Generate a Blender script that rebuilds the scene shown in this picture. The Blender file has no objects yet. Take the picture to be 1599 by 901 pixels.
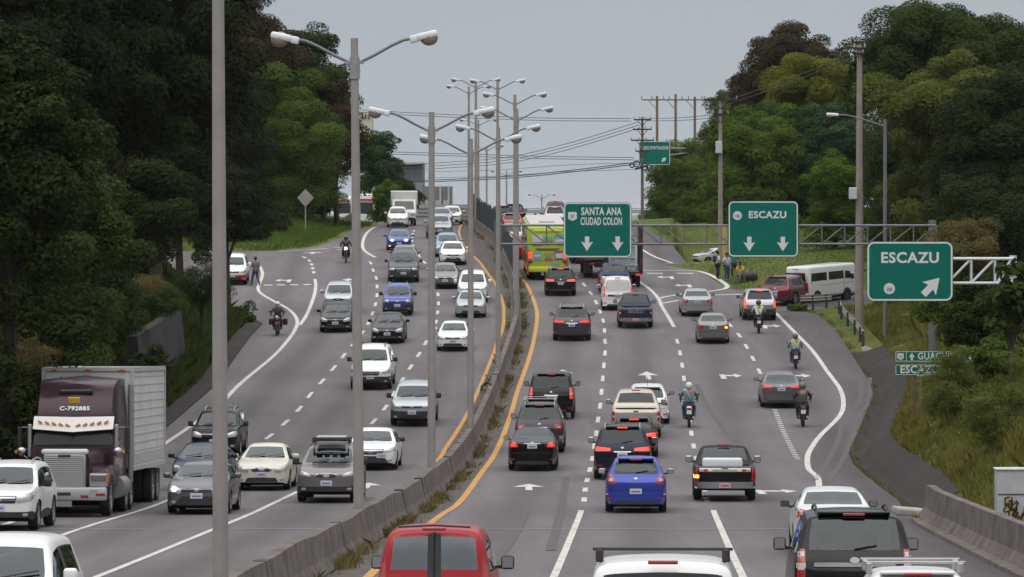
import bpy, bmesh, math, random
import numpy as np
from mathutils import Vector, Matrix, Euler
from mathutils.bvhtree import BVHTree
random.seed(7)
C = bpy.context.scene.collection
SC = bpy.context.scene
PI = math.pi

# ------------------------------------------------------------------ camera, sky, sun, exposure
F_PX, W_PX, Y_HOR, CAM_Z = 7200.0, 1599.0, 330.0, 9.0
cam = bpy.data.cameras.new("camera")
cam.sensor_width = 36.0
cam.sensor_fit = 'HORIZONTAL'
cam.lens = F_PX / W_PX * 36.0
cam.shift_y = -(450.5 - Y_HOR) / W_PX
cam.clip_start = 1.0
cam.clip_end = 60000.0
cam_o = bpy.data.objects.new("camera", cam)
C.objects.link(cam_o)
cam_o.location = (0, 0, CAM_Z)
cam_o.rotation_euler = (PI / 2, 0, 0)
SC.camera = cam_o

HAZE = 0.00004
SUN_EL, SUN_AZ = math.radians(58), math.radians(200)     # overcast: a weak, very wide sun
world = bpy.data.worlds.new("World")
SC.world = world
world.use_nodes = True
wn, wl = world.node_tree.nodes, world.node_tree.links
for n in list(wn):
    wn.remove(n)
w_out = wn.new("ShaderNodeOutputWorld")
w_bg = wn.new("ShaderNodeBackground")
w_sky = wn.new("ShaderNodeTexSky")
w_sky.sky_type = 'NISHITA'
w_sky.sun_disc = False
w_sky.sun_elevation = SUN_EL
w_sky.sun_rotation = SUN_AZ
w_sky.air_density = 1.0
w_sky.dust_density = 3.0
w_sky.ozone_density = 1.5
# a closed cloud deck: the clear sky is mostly covered by grey, brighter overhead than near the horizon
w_tc = wn.new("ShaderNodeTexCoord")
w_sep = wn.new("ShaderNodeSeparateXYZ")
wl.new(w_tc.outputs["Generated"], w_sep.inputs[0])
w_ramp = wn.new("ShaderNodeValToRGB")
w_ramp.color_ramp.elements[0].position = 0.0
w_ramp.color_ramp.elements[0].color = (4.75, 5.35, 5.75, 1)
w_ramp.color_ramp.elements[1].position = 1.0
w_ramp.color_ramp.elements[1].color = (22.0, 21.8, 21.8, 1)
e = w_ramp.color_ramp.elements.new(0.05)
e.color = (4.3, 4.7, 5.2, 1)
e = w_ramp.color_ramp.elements.new(0.12)
e.color = (3.6, 3.85, 4.2, 1)
e = w_ramp.color_ramp.elements.new(0.22)
e.color = (4.6, 4.7, 5.0, 1)
wl.new(w_sep.outputs["Z"], w_ramp.inputs[0])
w_noise = wn.new("ShaderNodeTexNoise")
w_noise.inputs["Scale"].default_value = 3.0
w_noise.inputs["Detail"].default_value = 4.0
wl.new(w_tc.outputs["Generated"], w_noise.inputs["Vector"])
w_nr = wn.new("ShaderNodeMapRange")
w_nr.inputs["From Min"].default_value = 0.3
w_nr.inputs["From Max"].default_value = 0.7
w_nr.inputs["To Min"].default_value = 0.93
w_nr.inputs["To Max"].default_value = 1.07
wl.new(w_noise.outputs["Fac"], w_nr.inputs["Value"])
w_mul = wn.new("ShaderNodeVectorMath")
w_mul.operation = 'SCALE'
wl.new(w_ramp.outputs["Color"], w_mul.inputs[0])
wl.new(w_nr.outputs["Result"], w_mul.inputs["Scale"])
w_mix = wn.new("ShaderNodeMix")
w_mix.data_type = 'RGBA'
w_mix.inputs["Factor"].default_value = 0.9
wl.new(w_sky.outputs["Color"], w_mix.inputs["A"])
wl.new(w_mul.outputs["Vector"], w_mix.inputs["B"])
wl.new(w_mix.outputs["Result"], w_bg.inputs["Color"])
w_bg.inputs["Strength"].default_value = 0.085
wl.new(w_bg.outputs[0], w_out.inputs[0])

sun = bpy.data.lights.new("sun", 'SUN')
sun.energy = 0.6
sun.angle = math.radians(50)
sun.color = (1.0, 0.96, 0.9)
sun_o = bpy.data.objects.new("sun", sun)
C.objects.link(sun_o)
sd = Vector((math.sin(SUN_AZ) * math.cos(SUN_EL), math.cos(SUN_AZ) * math.cos(SUN_EL), math.sin(SUN_EL)))
sun_o.rotation_euler = (-sd).to_track_quat('-Z', 'Y').to_euler()

vs = SC.view_settings
vs.view_transform = 'Standard'
vs.look = 'None'
vs.gamma = 1.0
vs.exposure = 0.25
vs.use_curve_mapping = False
SC.render.film_transparent = False
cy = SC.cycles
cy.use_denoising = True
cy.max_bounces = 6
cy.diffuse_bounces = 3
cy.glossy_bounces = 3
cy.transmission_bounces = 4
cy.transparent_max_bounces = 12
cy.caustics_reflective = False
cy.caustics_refractive = False
cy.use_adaptive_sampling = True
cy.adaptive_threshold = 0.015

# ------------------------------------------------------------------ helpers
def tag(o, label=None, cat=None, group=None, kind=None):
    if label: o["label"] = label
    if cat: o["category"] = cat
    if group: o["group"] = group
    if kind: o["kind"] = kind
    return o

def empty(name, loc=(0, 0, 0), rot=(0, 0, 0)):
    o = bpy.data.objects.new(name, None)
    o.empty_display_size = 0.3
    C.objects.link(o)
    o.location = loc
    o.rotation_euler = rot
    return o

def kids(o):
    return [c for c in o.children]

def copy_tree(o, parent=None):
    c = o.copy()
    C.objects.link(c)
    c.parent = parent
    for ch in kids(o):
        copy_tree(ch, c)
    return c

_mats = {}
def mat(name, color, rough=0.6, metal=0.0, spec=0.5, coat=0.0, emit=None, estr=0.0, noise=0.0, nscale=6.0, bump=0.0, sheen=0.0):
    if name in _mats: return _mats[name]
    m = bpy.data.materials.new(name)
    m.use_nodes = True
    nt = m.node_tree
    b = nt.nodes["Principled BSDF"]
    col = (*color[:3], 1)
    b.inputs["Base Color"].default_value = col
    b.inputs["Roughness"].default_value = rough
    b.inputs["Metallic"].default_value = metal
    b.inputs["Specular IOR Level"].default_value = spec
    b.inputs["Coat Weight"].default_value = coat
    b.inputs["Coat Roughness"].default_value = 0.04
    if emit:
        b.inputs["Emission Color"].default_value = (*emit, 1)
        b.inputs["Emission Strength"].default_value = estr
    if noise > 0 or bump > 0:
        tc = nt.nodes.new("ShaderNodeTexCoord")
        nz = nt.nodes.new("ShaderNodeTexNoise")
        nz.inputs["Scale"].default_value = nscale
        nz.inputs["Detail"].default_value = 6
        nz.inputs["Roughness"].default_value = 0.65
        nt.links.new(tc.outputs["Object"], nz.inputs["Vector"])
        if noise > 0:
            mr = nt.nodes.new("ShaderNodeMapRange")
            mr.inputs["From Min"].default_value = 0.3
            mr.inputs["From Max"].default_value = 0.7
            mr.inputs["To Min"].default_value = 1 - noise
            mr.inputs["To Max"].default_value = 1 + noise
            nt.links.new(nz.outputs["Fac"], mr.inputs["Value"])
            vm = nt.nodes.new("ShaderNodeVectorMath")
            vm.operation = 'SCALE'
            vm.inputs[0].default_value = color[:3]
            nt.links.new(mr.outputs["Result"], vm.inputs["Scale"])
            nt.links.new(vm.outputs["Vector"], b.inputs["Base Color"])
        if bump > 0:
            bp = nt.nodes.new("ShaderNodeBump")
            bp.inputs["Strength"].default_value = bump
            bp.inputs["Distance"].default_value = 0.05
            nt.links.new(nz.outputs["Fac"], bp.inputs["Height"])
            nt.links.new(bp.outputs["Normal"], b.inputs["Normal"])
    _mats[name] = m
    return m

def glass_mat(name, tint, refl=1.0, clear=1.0):
    """Car glass: a tinted see-through sheet with a mirror-like surface."""
    if name in _mats: return _mats[name]
    m = bpy.data.materials.new(name)
    m.use_nodes = True
    nt = m.node_tree
    for n in list(nt.nodes): nt.nodes.remove(n)
    out = nt.nodes.new("ShaderNodeOutputMaterial")
    tr = nt.nodes.new("ShaderNodeBsdfTransparent")
    tr.inputs["Color"].default_value = (*tint, 1)
    gl = nt.nodes.new("ShaderNodeBsdfGlossy")
    gl.inputs["Roughness"].default_value = 0.03
    gl.inputs["Color"].default_value = (0.9, 0.97, 1.0, 1)
    fr = nt.nodes.new("ShaderNodeFresnel")
    fr.inputs["IOR"].default_value = 1.55
    ml = nt.nodes.new("ShaderNodeMath")
    ml.operation = 'MULTIPLY'
    ml.use_clamp = True
    ml.inputs[1].default_value = refl
    nt.links.new(fr.outputs[0], ml.inputs[0])
    mx = nt.nodes.new("ShaderNodeMixShader")
    nt.links.new(ml.outputs[0], mx.inputs[0])
    nt.links.new(tr.outputs[0], mx.inputs[1])
    nt.links.new(gl.outputs[0], mx.inputs[2])
    nt.links.new(mx.outputs[0], out.inputs["Surface"])
    _mats[name] = m
    return m

def new_mesh(name, verts, faces, mats, parent=None, midx=None, smooth=False):
    me = bpy.data.meshes.new(name)
    me.from_pydata([tuple(v) for v in verts], [], faces)
    if not isinstance(mats, (list, tuple)): mats = [mats]
    for m in mats: me.materials.append(m)
    if midx is not None:
        me.polygons.foreach_set("material_index", midx)
    if smooth:
        me.polygons.foreach_set("use_smooth", [True] * len(me.polygons))
    me.update()
    o = bpy.data.objects.new(name, me)
    C.objects.link(o)
    if parent is not None: o.parent = parent
    return o

class MB:
    """Collects shapes and links them as ONE mesh object."""
    def __init__(s):
        s.v, s.f, s.m, s.cur, s.M = [], [], [], 0, None
    def add(s, vs_, fs_):
        b = len(s.v)
        if s.M is not None: vs_ = [s.M @ Vector(p) for p in vs_]
        s.v += [tuple(p) for p in vs_]
        s.f += [tuple(i + b for i in f) for f in fs_]
        s.m += [s.cur] * len(fs_)
        return s
    def box(s, c, d, rot=None):
        hx, hy, hz = d[0] / 2, d[1] / 2, d[2] / 2
        vs_ = [Vector((x, y, z)) for x in (-hx, hx) for y in (-hy, hy) for z in (-hz, hz)]
        if rot is not None:
            R = Euler(rot).to_matrix()
            vs_ = [R @ p for p in vs_]
        c = Vector(c)
        return s.add([p + c for p in vs_], [(0, 1, 3, 2), (4, 6, 7, 5), (0, 4, 5, 1), (2, 3, 7, 6), (0, 2, 6, 4), (1, 5, 7, 3)])
    def rbox(s, c, d, r=0.03, rot=None):
        """box with chamfered edges"""
        bm = bmesh.new()
        bmesh.ops.create_cube(bm, size=1)
        for v in bm.verts: v.co = Vector((v.co.x * d[0], v.co.y * d[1], v.co.z * d[2]))
        r = min(r, min(d) * 0.48)
        bmesh.ops.bevel(bm, geom=list(bm.edges), offset=r, segments=2, affect='EDGES', profile=0.5)
        R = Euler(rot).to_matrix() if rot is not None else Matrix.Identity(3)
        bm.verts.index_update()
        vs_ = [R @ v.co + Vector(c) for v in bm.verts]
        fs_ = [tuple(v.index for v in f.verts) for f in bm.faces]
        bm.free()
        return s.add(vs_, fs_)
    def tube(s, pts, r, n=8, caps=True):
        pts = [Vector(p) for p in pts]
        if not isinstance(r, (list, tuple)): r = [r] * len(pts)
        vs_, fs_ = [], []
        ref = None
        for i, p in enumerate(pts):
            t = (pts[min(i + 1, len(pts) - 1)] - pts[max(i - 1, 0)]).normalized()
            if ref is None:
                ref = Vector((0, 0, 1)) if abs(t.z) < 0.9 else Vector((1, 0, 0))
            a = (ref - t * ref.dot(t)).normalized()
            b = t.cross(a)
            ref = a
            for k in range(n):
                th = 2 * PI * k / n
                vs_.append(p + (a * math.cos(th) + b * math.sin(th)) * r[i])
        for i in range(len(pts) - 1):
            for k in range(n):
                k2 = (k + 1) % n
                fs_.append((i * n + k, i * n + k2, (i + 1) * n + k2, (i + 1) * n + k))
        if caps:
            fs_.append(tuple(reversed(range(n))))
            fs_.append(tuple((len(pts) - 1) * n + k for k in range(n)))
        return s.add(vs_, fs_)
    def lathe(s, prof, axis='x', c=(0, 0, 0), n=20):
        """prof: (along axis, radius) pairs"""
        vs_, fs_ = [], []
        for (a, r) in prof:
            for k in range(n):
                th = 2 * PI * k / n
                u, w = r * math.cos(th), r * math.sin(th)
                vs_.append(Vector({'x': (a, u, w), 'y': (u, a, w), 'z': (u, w, a)}[axis]) + Vector(c))
        for i in range(len(prof) - 1):
            for k in range(n):
                k2 = (k + 1) % n
                fs_.append((i * n + k, i * n + k2, (i + 1) * n + k2, (i + 1) * n + k))
        fs_.append(tuple(range(n)))
        fs_.append(tuple((len(prof) - 1) * n + k for k in reversed(range(n))))
        return s.add(vs_, fs_)
    def prism(s, poly, axis, a0, a1):
        """poly in the two other axes (order x,y,z) extruded along axis"""
        n = len(poly)
        def P(p, a):
            return {'x': (a, p[0], p[1]), 'y': (p[0], a, p[1]), 'z': (p[0], p[1], a)}[axis]
        vs_ = [P(p, a0) for p in poly] + [P(p, a1) for p in poly]
        fs_ = [tuple(reversed(range(n))), tuple(range(n, 2 * n))]
        fs_ += [(i, (i + 1) % n, n + (i + 1) % n, n + i) for i in range(n)]
        return s.add(vs_, fs_)
    def sphere(s, c, r, n=10, squash=(1, 1, 1)):
        prof = []
        m = max(4, n // 2)
        vs_, fs_ = [], []
        for i in range(m + 1):
            ph = PI * i / m
            for k in range(n):
                th = 2 * PI * k / n
                vs_.append((c[0] + r * squash[0] * math.sin(ph) * math.cos(th), c[1] + r * squash[1] * math.sin(ph) * math.sin(th), c[2] + r * squash[2] * math.cos(ph)))
        for i in range(m):
            for k in range(n):
                k2 = (k + 1) % n
                fs_.append((i * n + k, (i + 1) * n + k, (i + 1) * n + k2, i * n + k2))
        return s.add(vs_, fs_)
    def build(s, name, mats, parent=None, smooth=False):
        o = new_mesh(name, s.v, s.f, mats, parent, s.m, smooth)
        return o

def autosmooth(o, ang=40):
    me = o.data
    me.polygons.foreach_set("use_smooth", [True] * len(me.polygons))
    me.set_sharp_from_angle(angle=math.radians(ang))
    return o

# ------------------------------------------------------------------ the lie of the land
def smooth_curve(xs, ys, lo, hi, win):
    g = np.arange(lo, hi + 1, 1.0)
    v = np.interp(g, xs, ys)
    k = np.hanning(win * 2 + 1)
    k /= k.sum()
    vp = np.pad(v, win, mode='edge')
    # extend the end slopes so that smoothing keeps them
    vp[:win] = v[0] - (v[1] - v[0]) * np.arange(win, 0, -1)
    vp[-win:] = v[-1] + (v[-1] - v[-2]) * np.arange(1, win + 1)
    return g, np.convolve(vp, k, mode='valid')

# depth of the carriageway below the camera against distance
_pd = [20, 52, 68, 85, 100, 127, 150, 165, 180, 195, 210, 225, 240, 257, 272, 290, 305, 330, 360, 380, 400, 430, 470, 515, 567, 643, 760, 900]
_ph = [4.6, 5.85, 6.4, 6.95, 7.45, 8.3, 8.8, 8.92, 8.75, 8.3, 7.68, 6.97, 6.25, 5.5, 4.75, 3.8, 3.05, 2.1, 1.28, .95, .85, 1.2, 2.2, 4.2, 6.6, 9.2, 12, 14]
PG, PH = smooth_curve(_pd, _ph, 20, 900, 9)
def h_at(d): return float(np.interp(d, PG, PH))
def zr(d): return CAM_Z - h_at(d)
def grade(d): return (zr(d + 2) - zr(d - 2)) / 4
_dd = np.arange(40, 398, 0.5)
_yy = Y_HOR + np.interp(_dd, PG, PH) * F_PX / _dd
for i in range(1, len(_yy)): _yy[i] = min(_yy[i], _yy[i - 1] - 1e-4)
def d_at(py): return float(np.interp(-py, -_yy, _dd))
def x_at(px, d): return (px - 799.5) * d / F_PX
def scl(d): return F_PX / d
def at(px, py):
    d = d_at(py)
    return Vector((x_at(px, d), d, zr(d)))

# the median: its lamp posts fix the line of the road
POSTS = [(71, 345), (105, 561), (139, 674), (172, 735), (207, 778), (241, 807), (275, 804), (318, 777), (356, 743), (394, 732), (470, 747), (515, 760), (567, 791), (643, 846)]
MG, MX = smooth_curve([20] + [p[0] for p in POSTS] + [900], [-6.0] + [x_at(p[1], p[0]) for p in POSTS] + [24.0], 20, 900, 12)
def xm(d): return float(np.interp(d, MG, MX))
def heading(d): return (xm(d + 6) - xm(d - 6)) / 12

def interp_px(pts):
    """(px, py) pairs on the road -> (d, x) arrays sorted by d"""
    q = sorted([(d_at(py), x_at(px, d_at(py))) for px, py in pts])
    return [a for a, b in q], [b for a, b in q]

XL_D = [20, 110, 177, 195, 207, 226, 238, 246, 251, 257, 263, 269, 273, 312, 314, 320, 329, 338, 349, 358, 366, 380, 400]
XL_X = [-15.5, -14.8, -13.9, -13.6, -13.3, -13.4, -13.4, -13.3, -14.2, -15.6, -18, -26, -50, -50, -16.2, -13.6, -12.9, -12.5, -12.4, -11.8, -10.9, -11.0, -11.5]
XR_D = [20, 70, 90, 117, 137, 152, 162, 170, 187, 202, 209, 226, 242, 253, 257, 259, 271, 273.5, 275, 290, 297, 299, 320, 335, 344, 366, 400]
XR_X = [9.4, 9.5, 9.9, 10.4, 11.4, 11.8, 12.0, 12.4, 14.2, 15.8, 16.2, 16.6, 16.9, 16.8, 15.6, 40, 40, 13.4, 12.8, 11.9, 9.8, 11.3, 11.2, 11.1, 10.7, 10.2, 9.0]
def xl(d):
    return float(np.interp(d, XL_D, XL_X)) if d <= 400 else xm(d) - 7.8
def xr(d):
    return float(np.interp(d, XR_D, XR_X)) if d <= 400 else xm(d) + 12.5 - min(4, (d - 400) * .05)

def sstep(a, b, t):
    t = max(0.0, min(1.0, (t - a) / (b - a)))
    return t * t * (3 - 2 * t)
def wob(x, y):
    return math.sin(x * .9 + y * .31) * .5 + math.sin(x * .37 - y * .23 + 1.3) * .7 + math.sin(x * 1.7 + y * .7 + 2.1) * .25

def bank_left(t, d):
    A = float(np.interp(d, [40, 120, 215, 232, 250, 258, 312, 322, 345, 400], [4.8, 4.8, 4.6, 4.2, 2.4, .5, .3, .5, .7, .7]))
    w = float(np.interp(d, [40, 225, 250, 900], [7.5, 7.5, 6.0, 8.0]))
    z = A * sstep(.9, w, t) + max(0, t - w) * .05
    return z
def bank_right(t, d):
    k = float(np.interp(d, [40, 112, 130, 150, 190, 215, 235, 256, 262, 276, 290, 330, 400], [.12, .14, .5, .66, .62, .42, .26, .16, .0, .05, .10, .12, .06]))
    t0 = float(np.interp(d, [40, 120, 135, 215, 240, 300], [1.5, 1.5, .55, .55, .6, .3]))
    z = k * max(0, t - t0)
    lim = 7.0 if d < 235 else 3.5
    z = lim * (1 - math.exp(-z / lim))
    if 128 < d < 226:
        z -= .22 * math.exp(-((t - .42) / .26) ** 2) * sstep(128, 136, d) * (1 - sstep(214, 226, d))
    return z
def ground_z(x, d):
    zb = zr(min(d, 880))
    a, b = xl(d), xr(d)
    if x < a:
        t = a - x
        z = zb + bank_left(t, d) + .12 * wob(x, d) * sstep(1.2, 4, t)
        if d > 395:
            z = max(z, zb + (7.3 - zb) * sstep(.5, 3, t) * sstep(395, 440, d))
    elif x > b:
        t = x - b
        z = zb + bank_right(t, d) + .10 * wob(x, d) * sstep(2.2, 5, t)
        if d > 395:
            z = max(z, zb + (7.6 - zb) * sstep(12, 20, t) * sstep(430, 480, d))
        pxx = x * F_PX / d + 799.5          # the sunken lane where the white car is parked
        w = sstep(1052, 1064, pxx) * (1 - sstep(1128, 1146, pxx)) * sstep(297, 303, d) * (1 - sstep(430, 444, d))
        zl = CAM_Z - (95.0 - 13.0 * sstep(388, 408, d)) / F_PX * d
        if z > zl: z += (zl - z) * w
    else:
        z = zb
    if d > 880: z = 9 - 14 - (d - 880) * 2e-4
    return z
# ------------------------------------------------------------------ ground and road
def ground_material():
    m = bpy.data.materials.new("grass_soil")
    m.use_nodes = True
    nt = m.node_tree
    b = nt.nodes["Principled BSDF"]
    b.inputs["Roughness"].default_value = 0.95
    b.inputs["Specular IOR Level"].default_value = 0.15
    tc = nt.nodes.new("ShaderNodeTexCoord")
    n1 = nt.nodes.new("ShaderNodeTexNoise"); n1.inputs["Scale"].default_value = .22; n1.inputs["Detail"].default_value = 8; n1.inputs["Roughness"].default_value = .7
    n2 = nt.nodes.new("ShaderNodeTexNoise"); n2.inputs["Scale"].default_value = 3.5; n2.inputs["Detail"].default_value = 6; n2.inputs["Roughness"].default_value = .75
    for n in (n1, n2): nt.links.new(tc.outputs["Object"], n.inputs["Vector"])
    r1 = nt.nodes.new("ShaderNodeValToRGB")
    el = r1.color_ramp.elements
    el[0].position, el[0].color = .32, (.036, .060, .014, 1)
    el[1].position, el[1].color = .70, (.165, .140, .055, 1)
    e = el.new(.5); e.color = (.088, .115, .024, 1)
    nt.links.new(n1.outputs["Fac"], r1.inputs[0])
    mr = nt.nodes.new("ShaderNodeMapRange"); mr.inputs["From Min"].default_value = .3; mr.inputs["From Max"].default_value = .7
    mr.inputs["To Min"].default_value = .55; mr.inputs["To Max"].default_value = 1.4
    nt.links.new(n2.outputs["Fac"], mr.inputs["Value"])
    vm = nt.nodes.new("ShaderNodeVectorMath"); vm.operation = 'SCALE'
    nt.links.new(r1.outputs["Color"], vm.inputs[0]); nt.links.new(mr.outputs["Result"], vm.inputs["Scale"])
    nt.links.new(vm.outputs["Vector"], b.inputs["Base Color"])
    bp = nt.nodes.new("ShaderNodeBump"); bp.inputs["Strength"].default_value = .8; bp.inputs["Distance"].default_value = .12
    nt.links.new(n2.outputs["Fac"], bp.inputs["Height"]); nt.links.new(bp.outputs["Normal"], b.inputs["Normal"])
    return m

def asphalt_material(name, base, warm=1.0):
    m = bpy.data.materials.new(name)
    m.use_nodes = True
    nt = m.node_tree
    b = nt.nodes["Principled BSDF"]
    b.inputs["Roughness"].default_value = 0.82
    b.inputs["Specular IOR Level"].default_value = 0.35
    tc = nt.nodes.new("ShaderNodeTexCoord")
    mp = nt.nodes.new("ShaderNodeMapping"); mp.inputs["Scale"].default_value = (1.1, .045, 1)
    nt.links.new(tc.outputs["Object"], mp.inputs["Vector"])
    streak = nt.nodes.new("ShaderNodeTexNoise"); streak.inputs["Scale"].default_value = 1.0; streak.inputs["Detail"].default_value = 5; streak.inputs["Roughness"].default_value = .6
    nt.links.new(mp.outputs[0], streak.inputs["Vector"])
    patch_ = nt.nodes.new("ShaderNodeTexNoise"); patch_.inputs["Scale"].default_value = .09; patch_.inputs["Detail"].default_value = 7; patch_.inputs["Roughness"].default_value = .7
    nt.links.new(tc.outputs["Object"], patch_.inputs["Vector"])
    grain = nt.nodes.new("ShaderNodeTexNoise"); grain.inputs["Scale"].default_value = 22; grain.inputs["Detail"].default_value = 3
    nt.links.new(tc.outputs["Object"], grain.inputs["Vector"])
    def rng(n, lo, hi, a=.3, c=.7):
        mr = nt.nodes.new("ShaderNodeMapRange")
        for k, v in (("From Min", a), ("From Max", c), ("To Min", lo), ("To Max", hi)): mr.inputs[k].default_value = v
        nt.links.new(n.outputs["Fac"], mr.inputs["Value"])
        return mr
    a, c, g = rng(streak, .80, 1.15), rng(patch_, .84, 1.15), rng(grain, .84, 1.16)
    # oil-darkened band down the middle of each lane, tyre-polished tracks either side
    at_ = nt.nodes.new("ShaderNodeAttribute"); at_.attribute_name = "across"
    def mth(op, x, y=None):
        q = nt.nodes.new("ShaderNodeMath"); q.operation = op
        for i_, w in enumerate((x, y)):
            if w is None: continue
            if isinstance(w, (int, float)): q.inputs[i_].default_value = w
            else: nt.links.new(w, q.inputs[i_])
        return q.outputs[0]
    ab = mth('ABSOLUTE', at_.outputs["Fac"])
    ph = mth('MULTIPLY', mth('SUBTRACT', ab, 2.8), 2 * PI / 3.62)
    band = mth('POWER', mth('MULTIPLY_ADD', mth('COSINE', ph), .5), 3.0)
    band.node.inputs[0].links[0].from_node.inputs[2].default_value = .5
    dirt = mth('MULTIPLY', band, streak.outputs["Fac"])
    dk = mth('SUBTRACT', 1.0, mth('MULTIPLY', dirt, .55))
    m1 = nt.nodes.new("ShaderNodeMath"); m1.operation = 'MULTIPLY'
    m2 = nt.nodes.new("ShaderNodeMath"); m2.operation = 'MULTIPLY'
    nt.links.new(a.outputs[0], m1.inputs[0]); nt.links.new(c.outputs[0], m1.inputs[1])
    nt.links.new(mth('MULTIPLY', m1.outputs[0], dk), m2.inputs[0]); nt.links.new(g.outputs[0], m2.inputs[1])
    vm = nt.nodes.new("ShaderNodeVectorMath"); vm.operation = 'SCALE'
    vm.inputs[0].default_value = base
    nt.links.new(m2.outputs[0], vm.inputs["Scale"])
    nt.links.new(vm.outputs["Vector"], b.inputs["Base Color"])
    bp = nt.nodes.new("ShaderNodeBump"); bp.inputs["Strength"].default_value = .25; bp.inputs["Distance"].default_value = .02
    nt.links.new(grain.outputs["Fac"], bp.inputs["Height"]); nt.links.new(bp.outputs["Normal"], b.inputs["Normal"])
    return m

def worn_paint(name, col):
    """road paint with chips and thin patches where the asphalt shows"""
    m = mat(name, col, .75)
    nt = m.node_tree
    b = nt.nodes["Principled BSDF"]
    tc = nt.nodes.new("ShaderNodeTexCoord")
    n1 = nt.nodes.new("ShaderNodeTexNoise"); n1.inputs["Scale"].default_value = 5; n1.inputs["Detail"].default_value = 8; n1.inputs["Roughness"].default_value = .8
    nt.links.new(tc.outputs["Object"], n1.inputs["Vector"])
    r = nt.nodes.new("ShaderNodeValToRGB")
    r.color_ramp.elements[0].position = .36; r.color_ramp.elements[0].color = (.13, .12, .12, 1)
    r.color_ramp.elements[1].position = .50; r.color_ramp.elements[1].color = (*col, 1)
    nt.links.new(n1.outputs["Fac"], r.inputs[0]); nt.links.new(r.outputs[0], b.inputs["Base Color"])
    return m
M_GROUND = ground_material()
M_ASPH = asphalt_material("asphalt", (.123, .112, .118))
M_ASPH_OLD = asphalt_material("old_asphalt", (.084, .073, .077))
M_CONC = mat("weathered_concrete", (.112, .094, .083), .9, noise=.55, nscale=1.3, bump=.4)
M_CONC_L = mat("pale_concrete", (.33, .31, .29), .88, noise=.22, nscale=1.5, bump=.2)
M_WHITE_LINE = worn_paint("white_road_paint", (.56, .54, .50))
M_YELLOW_LINE = worn_paint("yellow_road_paint", (.52, .26, .045))

rows = list(np.arange(20, 130, 4.0)) + list(np.arange(130, 260, 2.0)) + list(np.arange(260, 320, 1.0)) + list(np.arange(320, 520, 3.0)) + list(np.arange(520, 880, 15.0)) + [900, 1200, 2000, 4000, 9000, 30000]
offs = [0, .2, .35, .5, .7, 1.0, 1.25, 1.5, 1.9, 2.3, 2.8, 3.4, 4.2, 5, 6, 7, 8, 9.5, 11, 13, 15, 18, 22, 27, 34, 45, 70, 140, 400, 2000, 12000]
gv, gf = [], []
nc = 2 * len(offs)
for d in rows:
    a, b = xl(d), xr(d)
    for o_ in reversed(offs): gv.append((a - o_, d, ground_z(a - o_ - 1e-6, d) - (0.06 if o_ == 0 else 0)))
    for o_ in offs: gv.append((b + o_, d, ground_z(b + o_ + 1e-6, d) - (0.06 if o_ == 0 else 0)))
for i in range(len(rows) - 1):
    for j in range(nc - 1):
        gf.append((i * nc + j, i * nc + j + 1, (i + 1) * nc + j + 1, (i + 1) * nc + j))
g = new_mesh("ground", gv, gf, M_GROUND, smooth=True)
tag(g, kind="structure")

def ribbon(name, fl, fr, d0, d1, step, m, lift, nx=2, parent=None):
    v, f = [], []
    ds = list(np.arange(d0, d1, step)) + [d1]
    for d in ds:
        a, b = fl(d), fr(d)
        for k in range(nx):
            v.append((a + (b - a) * k / (nx - 1), d, zr(d) + lift))
    for i in range(len(ds) - 1):
        for k in range(nx - 1):
            f.append((i * nx + k, i * nx + k + 1, (i + 1) * nx + k + 1, (i + 1) * nx + k))
    o = new_mesh(name, v, f, m, parent, smooth=True)
    at_ = o.data.attributes.new("across", 'FLOAT', 'POINT')
    at_.data.foreach_set("value", [p[0] - xm(p[1]) for p in v])
    return o
road = ribbon("road", xl, xr, 20, 880, 1.0, M_ASPH, 0.0, nx=6)
tag(road, kind="structure")

# the shoulder on the right and the side roads are an older, browner asphalt
EDGE_R = [(1160, 1100), (1230, 960), (1255, 840), (1279, 756), (1263, 733), (1261, 713.6), (1268, 698), (1282.7, 678.5), (1310, 651), (1317, 632), (1312, 608), (1292.5, 581), (1269, 548), (1244, 522), (1213.6, 491)]
er_d, er_x = interp_px(EDGE_R)
def edge_r(d): return float(np.interp(d, er_d, er_x))
sh = ribbon("right_shoulder", lambda d: edge_r(d) + .1, lambda d: xr(d), 60, 256.5, 1.5, M_ASPH_OLD, .004)
tag(sh, kind="structure")
sr = ribbon("right_side_road", lambda d: 13.9 + (d - 258) * .05, lambda d: xr(d) - .05, 259.2, 271, 1.0, M_ASPH_OLD, .005)
tag(sr, kind="structure")
rp = ribbon("ramp_road", lambda d: 9.6 - (d - 299) * .002 - (.0 if d < 320 else (d - 320) * .035), lambda d: xr(d) - .02, 299.5, 372, 1.5, M_ASPH_OLD, .005)
tag(rp, kind="structure")

# the median strip of dirt between the yellow lines
Y_RIGHT = [(520, 975), (580, 896), (680, 811), (716, 786), (747, 745), (774, 706), (797.6, 647), (809, 608), (829, 550), (838, 505), (837, 480), (824, 447), (812, 432), (803, 410), (790, 385)]
Y_LEFT = [(330, 1000), (480, 880), (600, 790), (682.7, 721), (700, 694), (731.4, 643.5), (745, 614), (770, 554), (776, 536), (785, 513.6), (787, 490), (785, 472), (774, 444), (763, 429), (748.5, 409), (730, 392.5), (723, 382), (719, 372.5), (717, 360.6), (721, 350)]
yr_d, yr_x = interp_px(Y_RIGHT)
yl_d, yl_x = interp_px(Y_LEFT)
def sm_line(dd, xx):
    g_, v_ = smooth_curve(dd, xx, int(dd[0]), int(dd[-1]), 4)
    return lambda d: float(np.interp(d, g_, v_)) if dd[0] <= d <= dd[-1] else None
fyr, fyl = sm_line(yr_d, yr_x), sm_line(yl_d, yl_x)
def med_r(d): return (fyr(d) if d < yr_d[-1] else xm(d) + 1.0)
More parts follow.
